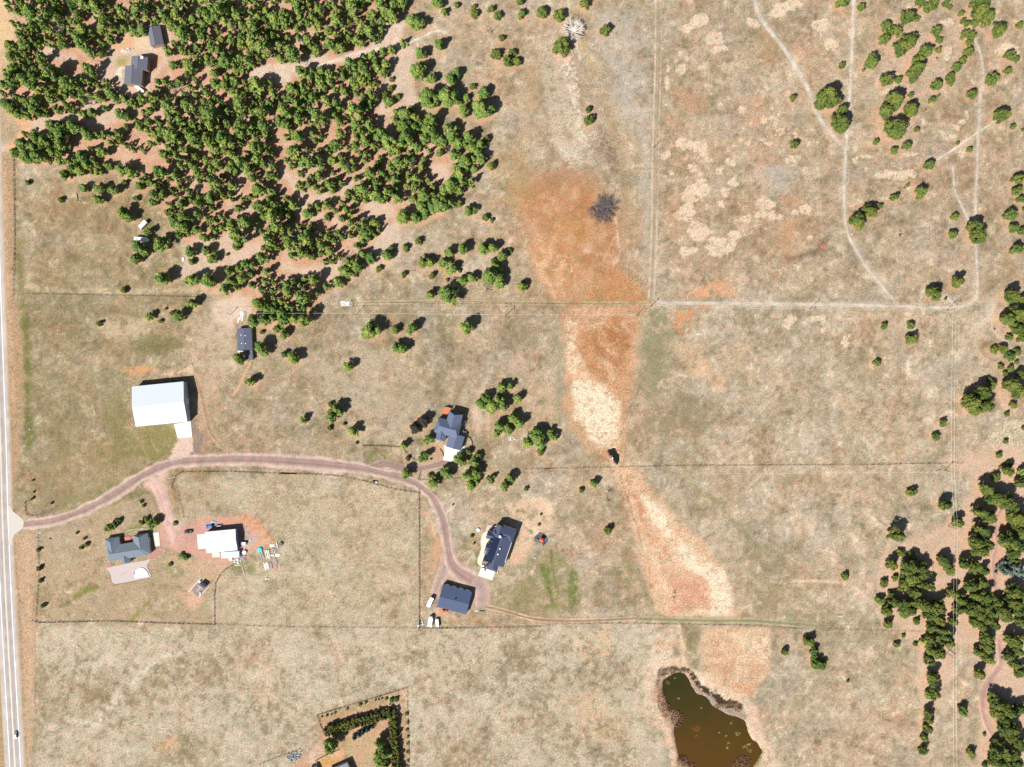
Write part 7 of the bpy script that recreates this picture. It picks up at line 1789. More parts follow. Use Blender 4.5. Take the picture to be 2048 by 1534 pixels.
# -- shipping container by the workshop
def container(px, py, wx, wy, ang, h, m, label, name='shipping_container', cat='container'):
    X, Y, _ = W(px, py, h); o = empty(name, (X, Y, 0), R(ang))
    w, d = wx * SC / 2, wy * SC / 2
    MB().box(-w, -d, 0.12, w, d, h - .08).build('body', m, o)
    r_ = MB()
    n = int(2 * w / 0.35)
    for i in range(n):
        x = -w + .1 + i * (2 * w - .2) / n
        r_.box(x, -d - .04, .2, x + .12, -d, h - .2); r_.box(x, d, .2, x + .12, d + .04, h - .2)
    r_.build('corrugation', m, o)
    MB().box(-w - .03, -d - .03, h - .08, w + .03, d + .03, h).build('top', mat(label[:10] + '_top', {'p': (0.40, 0.50, 0.66), 's': (0.66, 0.67, 0.68)}[label[0]], .5, .05, 1), o)
    for sx in (-1, 1):
        MB().box(sx * w - .05, -d + .1, .2, sx * w + .05 if sx > 0 else -w + .05, -.03, h - .3).build('door', m, o)
    return tag(o, label, cat)


container(360 + 978 / 9.752, 1030 + 776 / 9.752, 35.5, 12, 3.5, 2.7, mat('pale_blue_steel', (0.42, 0.5, 0.62), .5, .05, 1), 'pale blue steel container along the lower side of the workshop')
container(485.7, 1087.6, 10.2, 5.6, -2, 1.9, mat('pale_grey_steel', (0.6, 0.62, 0.64), .5, .05, 1), 'small white box shed right of the white workshop', 'storage_box', 'shed')
container(460.8, 1118.6, 6.2, 4.4, 0, 1.2, mat('white_steel', (0.7, 0.7, 0.7), .5, .05, 1), 'small white bin below the pale blue container', 'storage_box', 'bin')

# -- grey-roofed house in the west
RWs = roof_mat('grey_slate_shingles', S(132, 144, 156), 6, R(9), 0.05)
WWs = mat('stone_grey_siding', (0.36, 0.35, 0.35), 0.8, 0.06, 1)
c = W(258, 1095); h6 = empty('house', (c[0], c[1], 0))
A = (200, 1040, 11.364)
wing(h6, *A, 305, 650, 330, 500, 9.2, 3.1, 5.4, RWs, WWs, 'y', hip=(0.9, 0.6), seed=11)
wing(h6, *A, 620, 700, 900, 350, 9.2, 3.1, 5.6, RWs, WWs, 'x', hip=(0.5, 0.9), seed=12)
P, l, b = wing(h6, *A, 945, 560, 345, 480, 9.2, 3.1, 5.4, RWs, WWs, 'y', hip=(0.9, 0.35), seed=13)
wing(h6, *A, 575, 870, 205, 230, 9.2, 3.0, 4.4, RWs, WWs, 'y', hip=(0.2, 0), seed=14, openings=False)
bdoor(h6, P, l, b, 's-', 1.5, 4.8, 2.3, TRIM)
for x, y in ((408, 702), (905, 525), (908, 620)):
    X, Y, _ = W(200 + x / 11.364, 1040 + y / 11.364, 4.6)
    MB().tube((X - c[0], Y - c[1], 3.8), (X - c[0], Y - c[1], 5.3), .15, n=8).build('vent', VENT, h6)
tag(h6, 'slate-grey hipped-roof house wrapped round a red patio', 'house')
slab('red_patio', zp(*A, [(540, 378), (700, 365), (712, 465), (545, 480)]), -0.05, 0.4, mat('red_patio_tile', S(236, 138, 126), 0.8, 0.06, 1.5), 'red patio in the notch of the grey-roofed house', kind='structure')
slab('concrete_driveway', zp(*A, [(1195, 290), (1340, 275), (1370, 588), (1240, 604)]), -0.05, 0.18, mat('cream_driveway', S(250, 240, 228)), 'cream concrete pad right of the grey-roofed house', kind='structure')
slab('gravel_terrace', zp(*A, [(150, 1098), (250, 1060), (640, 985), (1000, 925), (1130, 885), (1128, 925), (1070, 1020), (1080, 1090), (1160, 1250), (1140, 1300), (900, 1352), (620, 1410), (350, 1452), (290, 1430), (262, 1350), (240, 1215)]), -0.05, 0.12, mat('grey_gravel', S(222, 206, 200), 0.95, 0.08, 3), 'pale grey gravel terrace below the grey-roofed house', kind='structure')
slab('paver_walk', zp(*A, [(1120, 775), (1250, 680), (1400, 680), (1480, 685), (1440, 745), (1330, 830), (1230, 870), (1130, 880)]), -0.05, 0.14, mat('red_pavers', S(206, 148, 134), 0.9, 0.12, 4), 'red paver walk at the lower right corner of the grey-roofed house', kind='structure')
slab('paver_walk', zp(*A, [(150, 1080), (190, 940), (250, 900), (260, 1060)]), -0.05, 0.13, mat('red_pavers', S(206, 148, 134)), 'red paver patch at the lower left corner of the grey-roofed house', kind='structure')
# low stone edging
def edging(pts, n, label, r=0.32, m=kb, cat='edging'):
    P_ = resample(pts, 1.0); o = None
    root = empty('stone_edging', (*W(*P_[0])[:2], 0)); step = max(1, len(P_) // n)
    rx, ry = root.location[0], root.location[1]
    for i in range(0, len(P_), step):
        x, y, _ = W(*P_[i]); q_ = random.Random(i)
        MB().lump((x - rx + q_.uniform(-.2, .2), y - ry + q_.uniform(-.2, .2), .15), r * q_.uniform(.7, 1.3), i, .7).build('stone', m, root)
    return tag(root, label, cat)


edging(zp(*A, [(1250, 670), (1330, 660), (1480, 680), (1440, 760), (1340, 850), (1200, 890), (1140, 890)]), 34, 'pale stone edging round the right paver walk')
edging(zp(*A, [(110, 1070), (150, 990), (200, 930), (245, 910)]), 16, 'pale stone edging at the left end of the gravel terrace')
edging(zp(*A, [(570, 320), (600, 260), (680, 225), (820, 205), (1000, 190), (1080, 210)]), 26, 'pale stone edging arching above the grey-roofed house')
edging(zp(*A, [(470, 1262), (540, 1225), (610, 1205)]), 8, 'short arc of pale stones on the gravel terrace')
dome = [(800, 1318), (795, 1260), (805, 1195), (835, 1140), (880, 1105), (935, 1085), (990, 1095), (1040, 1130), (1080, 1180), (1100, 1225), (1112, 1268)]
slab('half_round_stage', zp(*A, dome), -0.05, 0.55, mat('white_concrete', (0.76, 0.77, 0.78), .7, .02, 1), 'white half-round slab on the gravel terrace', 'stage')
slab('black_block', zp(*A, [(780, 1190), (810, 1180), (815, 1235), (785, 1245)]), 0, 0.5, BLK, 'black block at the left rim of the white half-round slab', 'box')  # plain black block at the slab's left rim

# -- houses in the wood
RT = roof_mat('weathered_violet_shingles', S(124, 124, 138), 6, R(8), 0.06)
WT = mat('brown_cabin_siding', (0.24, 0.17, 0.12), 0.85, 0.1, 1)
A = (225, 40, 10.226)
c = W(270, 148); h8 = empty('house', (c[0], c[1], 0))
wing(h8, *A, 548, 880, 335, 262, -5.0, 5.8, 7.6, RT, WT, 'y', seed=15)
P, l, b = wing(h8, *A, 428, 1140, 365, 370, -5.0, 5.0, 7.2, RT, WT, 'y', seed=16)
X, Y, _ = W(225 + 590 / 10.226, 40 + 765 / 10.226, 7)
MB().box(X - c[0] - 1.3, Y - c[1] - .8, 0, X - c[0] + 1.3, Y - c[1] + .8, 7.2).build('chimney', TRIM, h8)
slab('deck', zp(*A, [(400, 1310), (480, 1320), (640, 1440), (640, 1480), (560, 1470)]), 2.0, 2.2, TRIM, parent=h8, hh=2.1)
tag(h8, 'two-part violet-grey roofed house inside the north-west wood', 'house')
slab('sunlit_patch', zp(*A, [(790, 840), (850, 800), (910, 830), (920, 960), (850, 1080), (780, 1050)]), -.05, 0.12, mat('sunlit_orange_earth', S(230, 170, 132)), 'round sunlit patch of orange earth right of the wood house', kind='structure')  # orange earth slab, shaped as the sunlit ground between shadows
c = W(311, 75); g8 = empty('garage', (c[0], c[1], 0))
P, l, b = wing(g8, *A, 880, 335, 270, 385, 11.7, 3.4, 5.2, RT, WT, 'y', seed=17, openings=False, off=0.1)
bdoor(g8, P, l, b, 's+', 1, 2.8, 2.3, TRIM)
tag(g8, 'violet-grey roofed garage above the house in the wood', 'garage')

# -- houses cut by the bottom edge
A = (565, 1420, 7.314)
RBm = roof_mat('light_grey_shingles', S(176, 184, 196), 6, R(25), 0.1)
c = W(680, 1545); h9 = empty('house', (c[0], c[1], 0))
wing(h9, *A, 860, 985, 330, 320, 24.0, 4.0, 6.2, RBm, WH, 'y', hip=(0.8, 0.5), seed=18)
tag(h9, 'pale grey-roofed house at the bottom edge inside the windbreak', 'house')
c = W(625, 1548); h10 = empty('shed', (c[0], c[1], 0))
wing(h10, *A, 470, 920, 130, 170, 24.0, 2.6, 3.6, roof_mat('blue_shed_roof', S(120, 132, 156), 6, 0, .1), WH, 'y', seed=19, openings=False)
tag(h10, 'small blue-grey shed roof at the bottom edge left of the house', 'shed')

# -- court with shed
A = (370, 1145, 25.57)
slab('gravel_court', zp(*A, [(800, 320), (1215, 690), (700, 1220), (600, 1180), (330, 880), (350, 850)]), -0.05, 0.1, mat('dark_grey_gravel', S(164, 148, 146), 0.95, 0.12, 3), 'dark grey gravel court between white kerbs', kind='structure')
c = W(401, 1175); ct = empty('court_kerb', (c[0], c[1], 0))
for p1, p2 in (((190, 990), (790, 315)), ((1240, 705), (690, 1275)), ((790, 315), (900, 400))):
    a_, b_ = [W(*zp(*A, [p])[0]) for p in (p1, p2)]
    MB().tube((a_[0] - c[0], a_[1] - c[1], .12), (b_[0] - c[0], b_[1] - c[1], .12), .16, n=4).build('kerb', TRIM, ct)
tag(ct, 'pair of white kerbs bounding the dark gravel court', 'kerb')
c = W(405, 1170); sh_ = empty('shed', (c[0], c[1], 0))
wing(sh_, *A, 905, 640, 330, 165, -35.0, 2.7, 3.1, roof_mat('charcoal_shed_roof', S(92, 90, 104), 3, R(-35), 0.1), WT, 'x', over=.12, seed=20, openings=False)
tag(sh_, 'small charcoal-roofed shed on the gravel court', 'shed')
LIL = mat('lilac_grey_boards', S(206, 192, 196), .8, .1, 2)
slab('plank_walk', zp(*A, [(680, 610), (930, 800), (885, 850), (800, 790), (620, 990), (565, 950), (750, 740), (650, 660)]), 0, .35, LIL, 'T-shaped lilac-grey plank platform on the gravel court', 'platform')
slab('white_box', zp(*A, [(760, 390), (845, 430), (805, 510), (715, 460)]), 0, 1.3, TRIM, 'white tank box at the top of the gravel court', 'box')
slab('white_box', zp(*A, [(780, 985), (840, 1030), (815, 1070), (765, 1030)]), 0, .8, TRIM, 'upper of two white boxes at the lower kerb of the court', 'box')
slab('white_box', zp(*A, [(775, 1090), (840, 1110), (810, 1160), (760, 1130)]), 0, .8, TRIM, 'lower of two white boxes at the lower kerb of the court', 'box')

# ------------------------------------------------------------------ vehicles
RUB = mat('tyre_rubber', (0.02, 0.02, 0.02), 0.9, 0.1, 3)
RIM = mat('rim_metal', (0.5, 0.5, 0.52), 0.35, 0.05, 3, metallic=0.6)
LAMP = mat('lamp_lens', (0.7, 0.7, 0.66), 0.2, 0.05, 3)
REDL = mat('tail_lens', (0.4, 0.02, 0.02), 0.3, 0.05, 3)


def wheel(parent, x, y, r, w=0.22):
    t = MB().tube((x, y - w / 2, r), (x, y + w / 2, r), r, n=12).build('wheel', RUB, parent)
    MB().tube((x, y - w / 2 - .01, r), (x, y + w / 2 + .01, r), r * .6, n=10).build('rim', RIM, t)


def car(px, py, ang, L, wd, col, label, cat, style='suv', name='parked_car', glass=GLASS):
    X, Y, _ = W(px, py, 1.0)
    o = empty(name, (X, Y, 0.16 if px < 45 or (px < 400 and px > 360) else 0.12), R(ang))
    pm = mat(label[:18].replace(' ', '_') + '_paint', col, 0.25, 0.04, 2, spec=0.6)
    l = L / 2; w = wd / 2
    prof = [(-l, .35, .62, .86), (-l + .12, .28, .95, .97), (-l * .5, .25, 1.0, 1.0), (l * .35, .25, 1.0, 1.0), (l * .62, .26, .98, .98), (l - .15, .28, .86, .94), (l, .38, .66, .82)]
    if style == 'pickup': prof = [(-l, .4, .95, .93), (-l + .1, .35, 1.02, 1.0), (-l * .2, .3, 1.05, 1.0), (l * .4, .3, 1.08, 1.0), (l * .7, .32, 1.02, .98), (l - .12, .34, .95, .94), (l, .45, .75, .85)]
    rings = []
    for x, z0, z1, k in prof:
        ww = w * k
        rings.append([(x, -ww, z0), (x, -ww, z1 - .12), (x, -ww * .9, z1), (x, ww * .9, z1), (x, ww, z1 - .12), (x, ww, z0)])
    MB().loft(rings).build('body', pm, o)
    if style == 'pickup':
        cb = [(-.55, 1.02), (1.35, 1.08)]
    else:
        cb = [(-l * .88, 1.0), (l * .38, 1.0)]
    (x0, z0), (x1, z1) = cb
    top = 1.72 if style != 'sedan' else 1.42
    r1 = [(x0, -w * .9, z0 - .05), (x1 + .25, -w * .88, z1 - .05), (x1 + .25, w * .88, z1 - .05), (x0, w * .9, z0 - .05)]
    r2 = [(x0 + .25, -w * .72, top), (x1 - .45, -w * .70, top), (x1 - .45, w * .70, top), (x0 + .25, w * .72, top)]
    MB().loft([r1, r2]).build('windows', glass, o)
    MB().box(x0 + .3, -w * .70, top - .01, x1 - .5, w * .70, top + .05).build('cabin_roof', pm, o)
    if style == 'pickup':
        MB().box(-l + .18, -w * .8, 1.03, -.62, w * .8, 1.045).build('truck_bed', BLK, o)
        for s in (-1, 1): MB().box(-l + .1, s * w * .95 - .06, 1.0, -.6, s * w * .95 + .06, 1.14).build('bed_side', pm, o)
    for sx in (-1, 1):
        for sy in (-1, 1):
            wheel(o, sx * l * .62, sy * (w - .08), .36)
    for sy in (-1, 1):
        MB().box(l - .12, sy * w * .62 - .16, .62, l + .01, sy * w * .62 + .16, .78).build('headlight', LAMP, o)
        MB().box(-l - .01, sy * w * .66 - .14, .66, -l + .1, sy * w * .66 + .14, .84).build('tail_light', REDL, o)
        MB().box(x1 - .2, sy * (w + .02) - .02, .98, x1 - .02, sy * (w + .16) if sy > 0 else -w - .02, 1.12).build('mirror', pm, o)
    return tag(o, label, cat)


car(31.2, 1469.5, 93, 4.6, 1.85, (0.10, 0.14, 0.20), 'dark blue-grey car driving down the right lane of the road', 'car', 'sedan', 'moving_car')
car(376, 1063.5, 185, 5.4, 1.95, (0.015, 0.017, 0.02), 'black pickup truck parked on the pink yard left of the workshop', 'pickup truck', 'pickup', 'pickup_truck')
car(905, 943.5, 96, 4.7, 1.85, (0.03, 0.10, 0.28), 'blue car parked in tree shade below the dark driveway', 'car', 'suv')
car(966.5, 1137, 100, 4.7, 1.9, (0.72, 0.73, 0.74), 'white car on the driveway of the solar-panel house', 'car', 'suv')


def trailer(px, py, ang, L, wd, h, label, cat='trailer', tongue=1, vents=0, nose=0.0, name='trailer', col=(0.78, 0.79, 0.8)):
    X, Y, _ = W(px, py, h)
    o = empty(name, (X, Y, 0), R(ang))
    m = mat('white_trailer_skin', (0.78, 0.79, 0.80), 0.45, 0.03, 2)
    l, w = L / 2, wd / 2
    if nose:
        P_ = [(-l, -w), (l - nose, -w), (l, -w * .55), (l, w * .55), (l - nose, w), (-l, w)]
    else:
        P_ = [(-l, -w), (l, -w), (l, w), (-l, w)]
    b0 = [(x, y, .5) for x, y in P_]; b1 = [(x, y, h - .12) for x, y in P_]; b2 = [(x * .98, y * .94, h) for x, y in P_]
    MB().loft([b0, b1, b2]).build('body', m, o)
    MB().box(-l, -w * .8, .32, l, w * .8, .5).build('chassis', BLK, o)
    hb = MB(); hb.tube((l - .1, -w * .5, .45), (l + 1.1, 0, .45), .06); hb.tube((l - .1, w * .5, .45), (l + 1.1, 0, .45), .06); hb.tube((l + 1.1, 0, .3), (l + 1.1, 0, .75), .06)
    hb.build('hitch', BLK, o)
    for sx in (-.45, .45):
        for sy in (-1, 1): wheel(o, sx, sy * (w - .1), .34)
    for x, y in [(.2 * l, .45 * w), (.2 * l, -.35 * w), (.45 * l, .4 * w), (.45 * l, -.5 * w), (-.1 * l, 0)][:vents]:
        MB().box(x - .3, y - .16, h, x + .3, y + .16, h + .14).build('roof_vent', BLK, o)
    MB().box(-.4, -w - .03, .7, .35, -w, h - .35).build('door', TRIM, o)
    for u in (-.6, .55):
        MB().box(u * l - .5, -w - .03, 1.3, u * l + .5, -w, 1.9).build('window', GLASS, o)
    return tag(o, label, cat, 'trailers parked round the ranch')


trailer(284.7, 448.5, 47, 6.0, 2.7, 3.0, 'white trailer parked at an angle under the wood\'s western pines')
trailer(281.5, 478.3, -3, 9.4, 2.9, 3.2, 'long white trailer lying level, half under pines', nose=1.4)
trailer(860.0, 1204.8, 64, 6.6, 2.7, 3.0, 'white camper with black roof vents left of the dark garage', 'camper', vents=5)
trailer(860.4, 1243.8, 82, 6.9, 2.9, 2.9, 'white round-nosed boat-like trailer below the camper', nose=1.6)
trailer(874.3, 1246.5, 96, 5.2, 2.1, 2.1, 'smaller narrow white trailer right of the round-nosed one', vents=0)


def tractor(px, py, ang, body, label, s=1.0):
    X, Y, _ = W(px, py, 1.2)
    o = empty('tractor', (X, Y, 0.02), R(ang))
    m = mat(label[:10].replace(' ', '_') + '_tractor_paint', body, 0.4, 0.05, 2)
    MB().loft([[(x, -.42 * k, .7), (x, -.42 * k, z), (x, .42 * k, z), (x, .42 * k, .7)] for x, z, k in ((0, 1.45, 1), (1.0, 1.4, 1), (1.6, 1.25, .85), (1.75, 1.0, .7))]).build('hood', m, o)
    MB().box(-1.3, -.7, .6, .0, .7, .95).build('deck', m, o)
    MB().box(-.8, -.3, .95, -.35, .3, 1.15).build('seat', BLK, o)
    f = MB()
    for x, y in ((-1.25, -.6), (-1.25, .6)): f.tube((x, y, .9), (x, y, 2.2), .05)
    f.tube((-1.25, -.6, 2.2), (-1.25, .6, 2.2), .05); f.build('roll_bar', BLK, o)
    MB().box(-1.35, -.7, 2.1, -.1, .7, 2.2).build('canopy', m, o)
    for sy in (-1, 1):
        wheel(o, -.75, sy * .85, .68, .42); wheel(o, 1.25, sy * .68, .42, .28)
        MB().box(-1.25, sy * .85 - .22, 1.36, -.25, sy * .85 + .22, 1.42).build('fender', m, o)
    lb = MB(); lb.tube((.2, -.6, 1.0), (2.2, -.6, .5), .07); lb.tube((.2, .6, 1.0), (2.2, .6, .5), .07); lb.build('loader_arm', m, o)
    MB().loft([[(2.1, -.95, .15), (2.1, .95, .15), (2.15, .95, .75), (2.15, -.95, .75)], [(2.8, -.95, .1), (2.8, .95, .1), (2.5, .95, .2), (2.5, -.95, .2)]]).build('bucket', m, o)
    o.scale = (s, s, s)
    return tag(o, label, 'tractor')


tractor(888.5, 1222, 10, (0.78, 0.10, 0.03), 'orange tractor under the lower edge of the dark garage')
tractor(420, 1053, 190, (0.02, 0.16, 0.66), 'bright blue tractor at the upper left of the workshop', 1.15)
ox = W(427.5, 1044.6); bl = empty('flat_implement', (ox[0], ox[1], 0), R(-12))
MB().box(-1.6, -.6, .2, 1.6, .6, .35).build('frame', mat('light_blue_steel', (0.25, 0.5, 0.78), .5, .1, 2), bl)
for k in range(5): MB().box(-1.5 + k * .65, -.75, .35, -1.3 + k * .65, .75, .5).build('bar', mat('light_blue_steel', (0.25, 0.5, 0.78)), bl)
tag(bl, 'light blue flat implement just above the blue tractor', 'farm implement')
ox = W(439, 1051.5); bl = empty('utility_trailer', (ox[0], ox[1], 0), R(4))
MB().box(-2.0, -.8, .5, 2.0, .8, .58).build('bed', GREY_BARK, bl)
for sy in (-1, 1): MB().box(-2, sy * .8 - .03, .58, 2, sy * .8 + .03, .9).build('side_rail', BLK, bl); wheel(bl, 0, sy * .95, .33)
MB().tube((2, 0, .5), (3, 0, .5), .05).build('hitch', BLK, bl)
for k in range(3): MB().box(-1.4 + k, -.3, .58, -.9 + k, .2, .95).build('load', TRIM, bl)
tag(bl, 'dark utility trailer in the shade above the workshop roof', 'trailer')

# ------------------------------------------------------------------ play equipment
ox = W(1083, 1078); ps = empty('playset', (ox[0], ox[1], 0), R(-33))
REDC = mat('red_canvas', (0.8, 0.10, 0.03), .7, .06, 2); GRN_ = mat('green_plastic', (0.01, 0.16, 0.11), .4, .05, 2); WOOD = mat('play_timber', (0.4, 0.26, 0.14), .8, .2, 3)
pb = MB()
for x in (-1.1, 1.1):
    for y in (-1.0, 1.0): pb.tube((x, y, 0), (x, y, 2.9), .08)
pb.build('post', WOOD, ps)
MB().box(-1.2, -1.1, 1.4, 1.2, 1.1, 1.5).build('platform', WOOD, ps)
MB().add([(-1.35, -1.25, 2.7), (1.35, -1.25, 2.7), (1.35, 1.25, 2.7), (-1.35, 1.25, 2.7), (-1.35, 0, 3.6), (1.35, 0, 3.6)], [(0, 1, 5, 4), (2, 3, 4, 5), (3, 0, 4), (1, 2, 5)]).build('canopy', REDC, ps)
sl = MB()
for i in range(8):
    t0, t1 = i / 8, (i + 1) / 8
    f = lambda t: (1.2 + 2.6 * t, -1.0 - 1.4 * math.sin(t * 1.6), 1.45 * (1 - t) + .15)
    a_, b_ = f(t0), f(t1)
    sl.add([(a_[0], a_[1] - .45, a_[2] + .3), (a_[0], a_[1] - .3, a_[2]), (a_[0], a_[1] + .3, a_[2]), (a_[0], a_[1] + .45, a_[2] + .3), (b_[0], b_[1] - .45, b_[2] + .3), (b_[0], b_[1] - .3, b_[2]), (b_[0], b_[1] + .3, b_[2]), (b_[0], b_[1] + .45, b_[2] + .3)], [(0, 1, 5, 4), (1, 2, 6, 5), (2, 3, 7, 6)])
sl.build('slide', GRN_, ps)
MB().box(-2.9, -2.3, .9, -1.1, -1.4, 1.0).build('side_roof', GRN_, ps)
sw = MB(); sw.tube((-1.2, -1.6, 2.3), (-4.0, -1.6, 2.3), .08)
for s in (-.8, .8): sw.tube((-4.0, -1.6, 2.3), (-4.3, -1.6 + s, 0), .07)
sw.build('swing_beam', WOOD, ps)
for x in (-2, -3):
    g_s = MB(); g_s.tube((x - .25, -1.6, 2.25), (x - .25, -1.6, .6), .015, n=4); g_s.tube((x + .25, -1.6, 2.25), (x + .25, -1.6, .6), .015, n=4); g_s.box(x - .3, -1.75, .55, x + .3, -1.45, .6); g_s.build('swing', BLK, ps)
tag(ps, 'timber playset with red-orange canopy and green slide', 'playset')
A = (930, 1020, 10.226)
slab('play_mat', zp(*A, [(1525, 448), (1600, 480), (1708, 590), (1690, 650), (1660, 690), (1560, 680), (1440, 640), (1400, 575)]), -.05, .1, mat('slate_play_surface', S(110, 108, 116), .9, .15, 1.5), 'slate-grey play surface under the red playset', kind='structure')
edging(zp(*A, [(1470, 700), (1520, 745), (1600, 760), (1700, 740), (1740, 650), (1720, 560)]), 12, 'scattered cream stones below the play surface', .35, mat('cream_rock', S(240, 220, 180), .9, .1, 2))

# ------------------------------------------------------------------ small yard things
def lidded_tank(px, py, r, h, m, m2, label, cat='tank', name='tank'):
    X, Y, _ = W(px, py, h); o = empty(name, (X, Y, 0))
    MB().tube((0, 0, 0), (0, 0, h * .85), r, n=18).build('barrel', m, o)
    MB().tube((0, 0, h * .85), (0, 0, h), r * 1.02, r * .55, n=18).build('lid', m2, o)
    return tag(o, label, cat)


lidded_tank(956.2, 1060.3, 1.15, 1.0, mat('teal_tank', (0.05, 0.4, 0.32), .5, .05, 2), mat('pale_mint_lid', (0.7, 0.8, 0.76), .5, .05, 2), 'mint-green round tank left of the solar-panel house')
lidded_tank(561.0, 1088.3, 1.4, 1.2, mat('charcoal_tank', (0.10, 0.10, 0.095), .7, .1, 2), mat('charcoal_tank', (0.10, 0.10, 0.095)), 'dark round stock tank at the corner of the materials yard')
lidded_tank(519.5, 1099.6, 1.5, 0.9, mat('bright_blue_tarp', (0.02, 0.42, 0.72), .6, .1, 1), mat('bright_blue_tarp', (0.02, 0.42, 0.72)), 'bright blue tarp-covered round heap in the materials yard', 'tarp heap', 'tarp_heap')
lidded_tank(1070.2, 1116.4, .38, .7, TRIM, TRIM, 'larger of two white lids below the playset', 'lid', 'septic_lid')
lidded_tank(1064.8, 1114.5, .22, .5, TRIM, TRIM, 'smaller of two white lids below the playset', 'lid', 'septic_lid')
for i, (x, y, m, nm) in enumerate(((745.2, 963.5, BLK, 'left, black'), (748.6, 964.0, mat('dark_bin', (0.05, 0.06, 0.07)), 'middle, dark'), (752.4, 964.6, TRIM, 'right, white'))):
    X, Y, _ = W(x, y, 1); o = empty('wheeled_bin', (X, Y, 0), R(12))
    MB().loft([[(-.3, -.3, .05), (.3, -.3, .05), (.3, .3, .05), (-.3, .3, .05)], [(-.42, -.42, 1.1), (.42, -.42, 1.1), (.42, .42, 1.1), (-.42, .42, 1.1)]]).build('bin_body', m, o)
    MB().box(-.46, -.46, 1.1, .46, .46, 1.2).build('lid', m, o)
    tag(o, nm + ' wheeled bin of three beside the lane fence', 'bin', 'bins by the lane')


def plank_stack(px, py, L, wd, n, ang, m, label, name='plank_stack', seed=1, h=.5, cat='lumber'):
    X, Y, _ = W(px, py); o = empty(name, (X, Y, 0), R(ang)); q_ = random.Random(seed)
    for i in range(n):
        y = -wd / 2 + wd * (i + .5) / n; z = q_.uniform(0, h)
        l = L / 2 * q_.uniform(.75, 1.05); dx = q_.uniform(-.3, .3)
        MB().box(dx - l, y - wd / n * .38, z, dx + l, y + wd / n * .38, z + .14, R(q_.uniform(-3, 3)), (0, y)).build('plank', m, o)
    return tag(o, label, cat)


WP = mat('weathered_white_boards', (0.66, 0.62, 0.56), .8, .12, 2); PK = mat('pink_boards', S(226, 180, 170), .8, .1, 2); GB = mat('grey_boards', (0.30, 0.28, 0.27), .8, .2, 2)
plank_stack(544.5, 1091, 4.0, 2.2, 5, 4, WP, 'pale board stack at the top of the materials yard', seed=1)
plank_stack(554.5, 1090.5, 3.6, .7, 2, -80, WP, 'narrow upright strip of boards beside the dark tank', seed=2)
plank_stack(548.5, 1100.5, 3.2, 3.0, 5, 88, GB, 'grey posts lying upright in the upper middle of the materials yard', seed=3)
plank_stack(555, 1110, 3.4, 2.1, 3, 5, mat('bright_white_panel', (0.76, 0.75, 0.73), .7, .05, 2), 'bright white panel at the right of the materials yard', seed=4)
plank_stack(545, 1110.5, 2.6, 1.2, 3, 5, WP, 'small pale boards left of the bright white panel', seed=5)
plank_stack(535.5, 1108, 6.2, 2.8, 6, -78, WP, 'long pale pipes with dark gaps in the materials yard middle', seed=6, h=.8)
plank_stack(523.5, 1110, 5.0, 2.4, 5, -70, GB, 'slanting grey and white posts below the blue heap', seed=7, h=.7)
plank_stack(533, 1132, 5.0, 3.2, 6, -78, WP, 'faded pale planks at the lower left of the materials yard', seed=8)
plank_stack(541.5, 1131, 4.6, 1.8, 4, -82, GB, 'faded grey planks between the pale and pink ones', seed=9)
plank_stack(552, 1132.5, 3.8, 2.2, 4, 82, PK, 'pinkish boards at the lower right of the materials yard', seed=10)
plank_stack(552, 1122, 4.2, 2.0, 4, -70, GB, 'dark slats above the pinkish boards', seed=11)
plank_stack(486.5, 1140, 7.2, .35, 1, -72, WP, 'single pale pole lying below the workshop scrap', 'pole_stack', 12)
plank_stack(475.5, 1130, 4.4, .6, 2, 2, WP, 'two pale rails below the workshop scrap heap', 'pole_stack', 13)
plank_stack(1968 + 14, 936.5, 5.2, 1.0, 3, 28, mat('cream_logs', S(246, 224, 200), .85, .1, 2), 'cream logs lying at the edge of the east wood', 'log_stack', 14)
plank_stack(1680, 1232, 3.2, 1.2, 3, 4, mat('cream_logs', S(246, 224, 200)), 'small pale boards alone on the meadow above the east fence', 'plank_stack', 15)
plank_stack(484.3, 631.5, 7.2, 1.7, 4, 88, mat('bright_white_panel', (0.76, 0.75, 0.73)), 'long bright white boards above the mobile home', 'plank_stack', 16)
plank_stack(477.5, 640, 4.4, 1.6, 4, 70, WP, 'jumbled pale boards left of the long white ones', 'plank_stack', 17, h=.6)
plank_stack(489.5, 630, 4.4, 2.0, 6, 75, GB, 'grey scrap boards right of the long white ones', 'plank_stack', 18, h=.6)
plank_stack(686.5, 604.7, 3.4, 1.7, 3, 2, mat('bright_white_panel', (0.76, 0.75, 0.73)), 'upper left white sheet of the pile in the meadow', 'plank_stack', 19)
plank_stack(686, 610.6, 3.4, 1.6, 3, -8, WP, 'lower left cream sheet of the pile in the meadow', 'plank_stack', 20)
plank_stack(695.5, 607.6, 3.4, 2.8, 5, 2, mat('bright_white_panel', (0.76, 0.75, 0.73)), 'middle white sheets of the pile in the meadow', 'plank_stack', 21)
plank_stack(702.5, 608.5, 4.0, 2.8, 7, 62, GB, 'tangled grey ends at the right of the pile in the meadow', 'plank_stack', 22, h=.9)
plank_stack(366.6, 518.6, 2.6, 1.5, 2, -80, mat('bright_white_panel', (0.76, 0.75, 0.73)), 'small white board left of the southern wood', 'plank_stack', 23)


